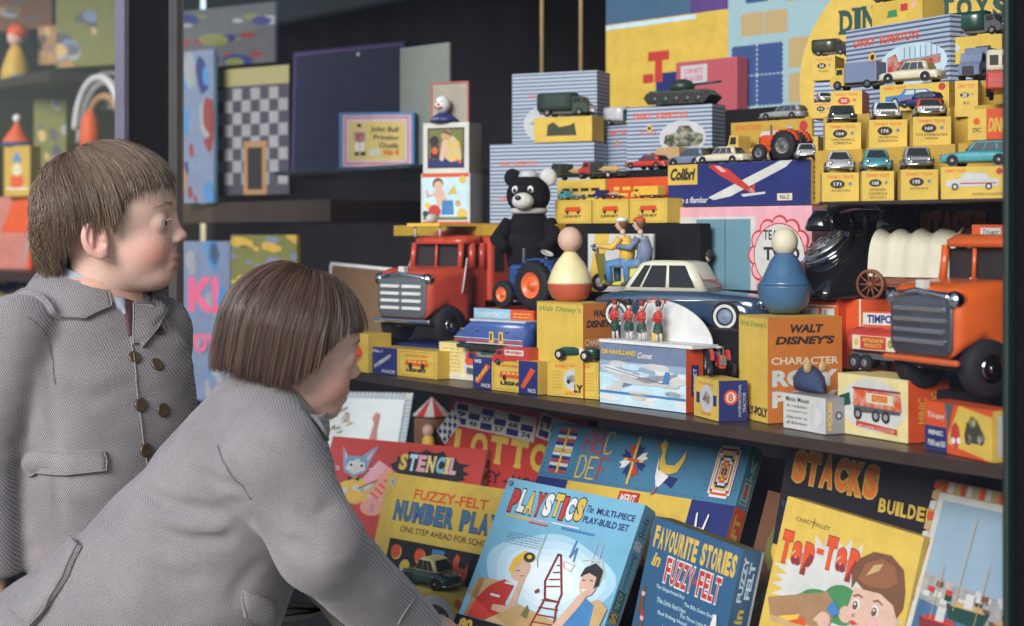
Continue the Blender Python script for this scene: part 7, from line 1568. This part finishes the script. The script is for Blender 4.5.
P3,Q3=nets(hnd,wr_-Vector((.07,.07,.14)),wr_+Vector((.07,.07,.03)),.002); P4,Q4=nets(hnl,wl_-Vector((.07,.07,.14)),wl_+Vector((.07,.07,.03)),.003)
def join(parts):
    V=[];Fq=[];T=[];b0=0
    for P_,Q_,t_ in parts:
        V.append(P_); Fq.append(Q_+b0); T.append(t_ if t_ is not None else np.tile(np.array([.58,.33,.25]),(len(P_),1))); b0+=len(P_)
    return np.concatenate(V),np.concatenate(Fq),np.concatenate(T)
o3=np.array(BO); V,Fq,T=join([(P,Q,tint),(P2-o3,Q2,None),(P3-o3,Q3,None),(P4-o3,Q4,None)]); mesh_obj('body',V,Fq,skin,boy,T)
eyes(boy,IB@HB,'grey'); build_hair('hair','boy',boy,IB@HB,12000,5)
ct0=s_loft([(-.62,.135,.165,.005),(-.45,.118,.142,.003),(-.30,.110,.128,.005),(-.18,.104,.120,.008),(-.10,.096,.120,.004),(-.060,.084,.110,0),(-.035,.072,.094,-.006),(-.015,.060,.076,-.010),(.004,.050,.058,-.014),(.012,.046,.050,-.015)])
def ct(P):
    q=P.copy(); q[...,2]=P[...,2]+.30*P[...,0]*np.clip((P[...,2]+.12)/.07,0,1)-.002*np.clip((P[...,2]+.12)/.07,0,1); return ct0(q)
coat0=union([inloc(ct,TBi),chain([arm_r[0]+Vector((0,0,.004)),arm_r[1],arm_r[2]+Vector((0,0,.0))],[.050,.0455,.042],.012)],.012)
coatL=union([coat0,chain([arm_l[0],arm_l[1],arm_l[2]],[.050,.0455,.042],.012)],.012)
hb_=lambda *a:ray(coat0,*a)
cz=arm_r[2].z-.004
cut=lambda P: smax(coatL(P),-(np.minimum(np.linalg.norm((P-nv(*arm_r[2]))[...,:2],axis=-1),np.linalg.norm((P-nv(*arm_l[2]))[...,:2],axis=-1))*0+ (P[...,2]-cz)) - 1e3*((np.minimum(np.linalg.norm((P-nv(*arm_r[2]))[...,:2],axis=-1),np.linalg.norm((P-nv(*arm_l[2]))[...,:2],axis=-1)))>.052),.002)
coatB=crease(coatL,[([hb_(52,350),hb_(50,400),hb_(54,460),hb_(60,520)],.007,.010),([hb_(12,440),hb_(30,452),hb_(48,448)],.006,.006),([hb_(10,470),hb_(32,476),hb_(50,462)],.007,.006),([hb_(60,390),hb_(90,400),hb_(118,392)],.010,.004),([hb_(70,500),hb_(100,520),hb_(120,560)],.012,.005),([hb_(8,540),hb_(30,548),hb_(48,540)],.007,.0025)])
def coat_cut(P):
    v=coatB(P); near=np.minimum(np.linalg.norm((P-nv(*arm_r[2]))[...,:2],axis=-1),np.linalg.norm((P-nv(*arm_l[2]))[...,:2],axis=-1))
    return np.where((near<.050)&(P[...,2]<cz),np.maximum(v,cz-P[...,2]),v)
P,Q=nets(coat_cut,tb-Vector((.27,.27,.61)),tb+Vector((.27,.27,.02)),.005); 
cb=mesh_obj('coat',P-o3,Q,tw,boy)
def sub(o,par): o.parent=par; return o
_snapB=lambda P: coatB(P)
def bo(fn): # objects built in world space become parts of the boy
    return fn
def rel(o): 
    o.data.transform(Matrix.Translation(-BO)); return o
C_=lambda x,y,z:T_(x,y,z)
# collar, right wing (towards the camera) and left wing
def wing(s,nm):
    rows=[]
    for k in range(8 if s>0 else 5):
        a=rad(180-s*(8+k*21.5)) if s>0 else rad(180+(8+k*21.5)); a=rad(180)-s*rad(4+k*23.2); w=[.036,.042,.047,.050,.052,.052,.044,.024][k]
        ri,ro=.052,.052+w; ex=1.0
        rows.append([C_(-.014+r_*cos(a)*.93,-0+r_*sin(a)*-1*(1.08),.014-(r_-.052)*.55-.36*(-.014+r_*cos(a)*.93)) for r_ in (ri,ri+w*.5,ro)])
    o,bd=sheet(nm,_snapB,rows,.004,.0035,tw,None,.002); rel(o); o.parent=cb
    e=MB(); e.tube(bd+[bd[0]],.0011,edge,5); e=e.build('collar_edge'); rel(e); e.parent=cb
wing(1,'collar'); wing(-1,'collar')
shm=mat('shirt_white',(.30,.33,.37),.8,bump=.2); rw=[]
for k in range(15):
    a=rad(200-k*14.5); rw.append([Vector(C_(-.010+r_*cos(a)*.95,-r_*sin(a)*1.02,zz-.34*(r_*cos(a)))) for r_,zz in ((.0440,.026),(.0455,.020),(.0500,.010))])
e=MB(); e.rings([[p for p in r] for r in rw],shm,False,True,closed=False); e.rings([[p+Vector((0,0,.0008)) for p in r[::-1]] for r in rw],shm,False,True,closed=False); e=e.build('shirt_band'); rel(e); e.parent=cb
R_=lambda L:[hb_(*p) for p in L]
def strip_b(nm,L,w,m): o=strip(nm,_snapB,R_(L),w,m,None,.0015); rel(o); o.parent=cb
strip_b('front_edge',[(133,312),(131,340),(135,375),(139,410),(143,440),(147,466)],.0010,edge)
strip_b('armhole_seam',[(28,318),(44,335),(52,360),(52,385)],.0007,seam)
# lapel on the far side
o,bd=sheet('lapel',_snapB,[[hb_(131,305),hb_(150,306),hb_(168,312)],[hb_(131,325),hb_(146,326),hb_(156,330)],[hb_(132,345),hb_(138,345),hb_(142,348)]],.003,.0035,tw,None,.002); rel(o); o.parent=cb
e=MB(); e.tube(bd+[bd[0]],.0011,edge,5); e=e.build('lapel_edge'); rel(e); e.parent=cb
o,bd=sheet('pocket_flap',_snapB,[[hb_(26,456),hb_(65,452),hb_(103,450)],[hb_(27,466),hb_(66,463),hb_(106,460)],[hb_(29,476),hb_(67,474),hb_(105,470)]],.003,.004,tw,None,.002); rel(o); o.parent=cb
e=MB(); e.tube(bd+[bd[0]],.0010,edge,5); e=e.build('flap_edge'); rel(e); e.parent=cb
# shirt and tie in the opening
o,bd=sheet('shirt_collar',_snapB,[[hb_(112,297),hb_(119,298),hb_(125,299)],[hb_(117,309),hb_(121,311),hb_(124,315)]],.003,.0015,mat('shirt_white',(.22,.24,.27),.8,bump=.2),None,.002); rel(o); o.parent=cb
o,bd=sheet('tie',_snapB,[[hb_(121,300),hb_(128,301),hb_(133,303)],[hb_(125,318),hb_(129,320),hb_(132,322)],[hb_(129,336),hb_(131,336),hb_(132,338)]],.003,.002,mat('tie_maroon',(.06,.02,.03),.7,bump=.3),None,.001); rel(o); o.parent=cb
for p in ((134,358),(156,365),(140,405),(162,410),(145,450),(157,330)):
    q=hb_(*p); g=grad(_snapB,np.array([list(q)],dtype=np.float32))[0]; n=Vector(g.tolist()); u=n.orthogonal().normalized(); m4=Matrix((u,n.cross(u),n)).transposed().to_4x4(); m4.translation=q+n*.0008-BO
    e=MB(); e.X=m4; e.lathe([(.0088,0),(.0092,.0018),(.0078,.0032),(.0060,.0026),(.0001,.0024)],btn,20); e=e.build('button',cb)
# legs wear socks and shoes
sk_=mat('grey_sock',(.16,.16,.17),.9,bump=.4); 
for s in (-1,1):
    a=T_(-.0,s*.065,0); e=MB(); e.tube([(a.x-BO.x,a.y-BO.y,.05),(a.x-BO.x,a.y-BO.y,.24)],[.032,.042],sk_,14); e.build('sock',boy)
    e=MB(); e.X=Matrix.Translation((a.x-BO.x,a.y-BO.y,0))@Matrix.Rotation(rad(5+5),4,'Z'); e.ell((.045,0,.035),(.10,.036,.034),mat('shoe_brown',(.05,.025,.015),.3,coat=.4)); e.build('shoe',boy)
# ================= girl =================
girl=thing('person','girl with a straight brown bob leaning forward in a grey tweed coat','person',(0,0,0))
S_=.895; hg=cam(278,361,1.87); g0=cam(60,660,1.96); GO=Vector((g0.x,g0.y,0)); girl.location=GO; IG=Matrix.Translation(-GO); o3=np.array(GO)
psi=rad(25); pit=rad(11); fd=(rV*cos(psi)+fV*sin(psi))*cos(pit)-zV*sin(pit); HG=frame(hg,fd,zV*1.0-rV*.05-fV*.06)@Matrix.Scale(S_,4)
f=head_sdf('girl'); P,Q=nets(f,(-.095,-.09,-.155),(.122,.09,.13),.0016); tint=head_tint(P,(.60,.38,.305),True); A=np.array(IG@HG); P=P@A[:3,:3].T+A[:3,3]
G=lambda px,py,t: cam(px,py,t)
sh=G(272,462,1.79); el=G(318,545,1.775); wr=G(413,634,1.93); lsh=G(262,455,1.98); lel=G(330,560,2.02); lwr=G(400,660,2.10)
nk=G(262,400,1.885); che=G(250,470,1.885); wai=G(182,582,1.91); hip=G(85,690,1.96)
hg_=hand_parts(wr+(G(466,636,2.0)-wr).normalized()*.022+zV*.008,G(480,640,2.03)-wr,zV*1-fV*.5,.80,-1); hl_=hand_parts(lwr,G(450,655,2.12)-lwr,zV,.80,1)
bodyf=union([chain([nk,che,wai,hip],[.05,.075,.085,.10]),chain([sh,el,wr],[.035,.03,.023]),chain([lsh,lel,lwr],[.035,.03,.023])]+[chain([hip+rV*.0+(fV*s*.06)+Vector((0,0,-.02)),Vector((hip.x,hip.y,.33))+fV*s*.06+rV*.03,Vector((hip.x,hip.y,.03))+fV*s*.06],[.07,.045,.03]) for s in (-1,1)],.02)
P2,Q2=nets(bodyf,(min(hip.x,sh.x,lwr.x)-.2,min(sh.y,hip.y)-.2,0.0),(max(hip.x,sh.x)+.2,max(lwr.y,lsh.y)+.15,nk.z+.06),.009)
P3,Q3=nets(hg_,wr-Vector((.13,.13,.13)),wr+Vector((.13,.15,.10)),.002); P4,Q4=nets(hl_,lwr-Vector((.13,.13,.13)),lwr+Vector((.13,.15,.10)),.003)
V,Fq,T=join([(P,Q,tint),(P2-o3,Q2,None),(P3-o3,Q3,None),(P4-o3,Q4,None)]); mesh_obj('body',V,Fq,skin,girl,T)
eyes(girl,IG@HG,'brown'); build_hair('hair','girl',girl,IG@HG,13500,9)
ax=(che-hip).normalized()
# torso as an oval trunk: flattened capsules along the bent spine
def trunk(P):
    d=None
    for a,b_,ra,rb in ((G(262,418,1.885),che,.060,.096),(che,wai,.096,.122),(wai,hip,.122,.150),(hip,G(10,800,1.98),.150,.175)):
        e=s_cone(a,b_,ra,rb)(P); d=e if d is None else smin(d,e,.03)
    return d
shc=union([s_cone(G(258,425,1.83),sh,.052,.058),s_cone(G(258,425,1.94),lsh,.052,.056)],.02)
sl_r=chain([sh,el,wr],[.058,.047,.041],.02); sl_l=chain([lsh,lel,lwr],[.056,.047,.041],.02)
coat0=union([lambda P:smin(trunk(P),shc(P),.035),sl_r,sl_l],.016)
hq=lambda *a:ray(coat0,*a)
coatG=crease(coat0,[([hq(246,500),hq(215,512),hq(170,505),hq(140,488)],.0065,.019),([hq(252,520),hq(225,540),hq(185,540),hq(150,528)],.0065,.017),([hq(245,490),hq(215,480),hq(185,470)],.006,.013),([hq(262,560),hq(240,585),hq(232,610)],.010,.005),
  ([hq(120,560),hq(170,580),hq(210,575)],.011,.007),([hq(300,505),hq(315,515),hq(335,505)],.006,.012),([hq(285,540),hq(300,545),hq(320,560)],.006,.012),([hq(95,560),hq(60,600),hq(35,626)],.006,.004),([hq(345,570),hq(365,575),hq(378,590)],.006,.006),([hq(205,425),hq(180,440),hq(160,470)],.012,-.003),([hq(235,525),hq(205,527),hq(165,522)],.009,-.004)])
cd=(wr-el).normalized()
def coat_g(P):
    v=coatG(P); n=nv(*cd); q=(P-nv(*wr))@n; near=np.linalg.norm(P-nv(*wr),axis=-1)
    v=np.where((near<.09),np.maximum(v,q-.004),v); n2=nv(*(lwr-lel).normalized()); q=(P-nv(*lwr))@n2; near=np.linalg.norm(P-nv(*lwr),axis=-1); return np.where((near<.09),np.maximum(v,q-.0),v)
lo=Vector((min(hip.x,sh.x,lwr.x)-.22,min(sh.y,hip.y)-.2,.42)); hi=Vector((max(hip.x,sh.x)+.22,max(lwr.y,lsh.y)+.12,nk.z+.06)); P,Q=nets(coat_g,lo,hi,.0052); cg=mesh_obj('coat',P-o3,Q,tw,girl)
def relg(o): o.data.transform(Matrix.Translation(-GO)); o.parent=cg; return o
def strip_g(nm,L,w,m,off=.001): relg(strip(nm,coatG,[hq(*p) for p in L],w,m,None,off))
strip_g('armhole_seam',[(218,445),(226,465),(238,484),(250,500)],.0007,seam)
strip_g('cuff_seam',[(416,596),(409,606),(402,616),(398,624)],.0010,edge)
o,bd=sheet('pocket_flap',coatG,[[hq(242,590),hq(270,600),hq(300,612)],[hq(241,604),hq(268,614),hq(298,624)],[hq(243,616),hq(266,626),hq(296,634)]],.003,.004,tw,None,.002); relg(o)
e=MB(); e.tube(bd+[bd[0]],.0010,edge,5); relg(e.build('flap_edge'))
# coat tail flap
o,bd=sheet('back_vent',coatG,[[hq(76,540),hq(58,563),hq(38,588),hq(14,612)],[hq(84,548),hq(70,575),hq(52,602),hq(34,628)]],.006,.004,tw,None,.003); relg(o)
e=MB(); e.tube(bd+[bd[0]],.0010,edge,5); relg(e.build('vent_edge'))
# collar standing around the neck
ring=[]; nc=G(270,398,1.885); up=(HG.to_3x3()@Vector((-.35,0,1))).normalized(); u0=(rV-up*rV.dot(up)).normalized(); v0=up.cross(u0)
for k in range(25):
    a=rad(-72+k*150/24); d=u0*cos(a)+v0*sin(a); ring.append((nc+d*.056-up*.022,nc+d*.078-up*.030,nc+d*.100-up*.046))
rows=[[Vector(p) for p in r] for r in ring]
gfun=lambda P: coatG(P)
G_=np.array([[list(p) for p in r] for r in rows]); S2=G_.copy()
lowsn=snap(coatG,G_[:,1:].reshape(-1,3),.006).reshape(25,2,3); S2[:,1:]=lowsn
S2[:,0]=.5*(S2[:,0])+.5*(snap(coatG,G_[:,0],.022))
def cloth(name,S2,th,m,par):
    n,m_=S2.shape[:2]
    e=MB(); 
    for a in range(n-1):
        for b_ in range(m_-1): pass
    nn=np.cross(np.gradient(S2,axis=0),np.gradient(S2,axis=1)); nn/=np.linalg.norm(nn,axis=-1,keepdims=True)+1e-9
    if (nn[:, -1]*(S2[:,-1]-np.array(list(nc)))).sum()<0: nn=-nn
    V=np.concatenate([(S2+nn*th).reshape(-1,3),(S2-nn*th).reshape(-1,3)]); N_=n*m_; Fc=[]
    for i in range(n-1):
        for j in range(m_-1): a0=i*m_+j; Fc.append((a0,a0+1,a0+m_+1,a0+m_)); Fc.append((N_+a0,N_+a0+m_,N_+a0+m_+1,N_+a0+1))
    bd=[(0,j) for j in range(m_)]+[(i,m_-1) for i in range(1,n)]+[(n-1,j) for j in range(m_-2,-1,-1)]+[(i,0) for i in range(n-2,0,-1)]; ix=[i*m_+j for i,j in bd]
    for q in range(len(ix)): a0,a1=ix[q],ix[(q+1)%len(ix)]; Fc.append((a0,a0+N_,a1+N_,a1))
    o=mesh_obj(name,V,Fc,m,None); mo=o.modifiers.new('s','SUBSURF'); mo.levels=mo.render_levels=2; return o
relg(cloth('collar',S2,.0028,tw,cg))
for s in (-1,1):
    a=Vector((0,0,0))+fV*s*.06; e=MB(); e.tube([(a.x,a.y,.05),(a.x,a.y,.22)],[.03,.038],mat('white_sock',(.6,.6,.58),.9,bump=.3),14); e.build('sock',girl)
    e=MB(); e.X=Matrix.Translation((a.x,a.y,0))@Matrix.Rotation(atan2(rV.y,rV.x),4,'Z'); e.ell((.04,0,.032),(.09,.034,.032),'shoe_brown'); e.build('shoe',girl)
# ================= end =================
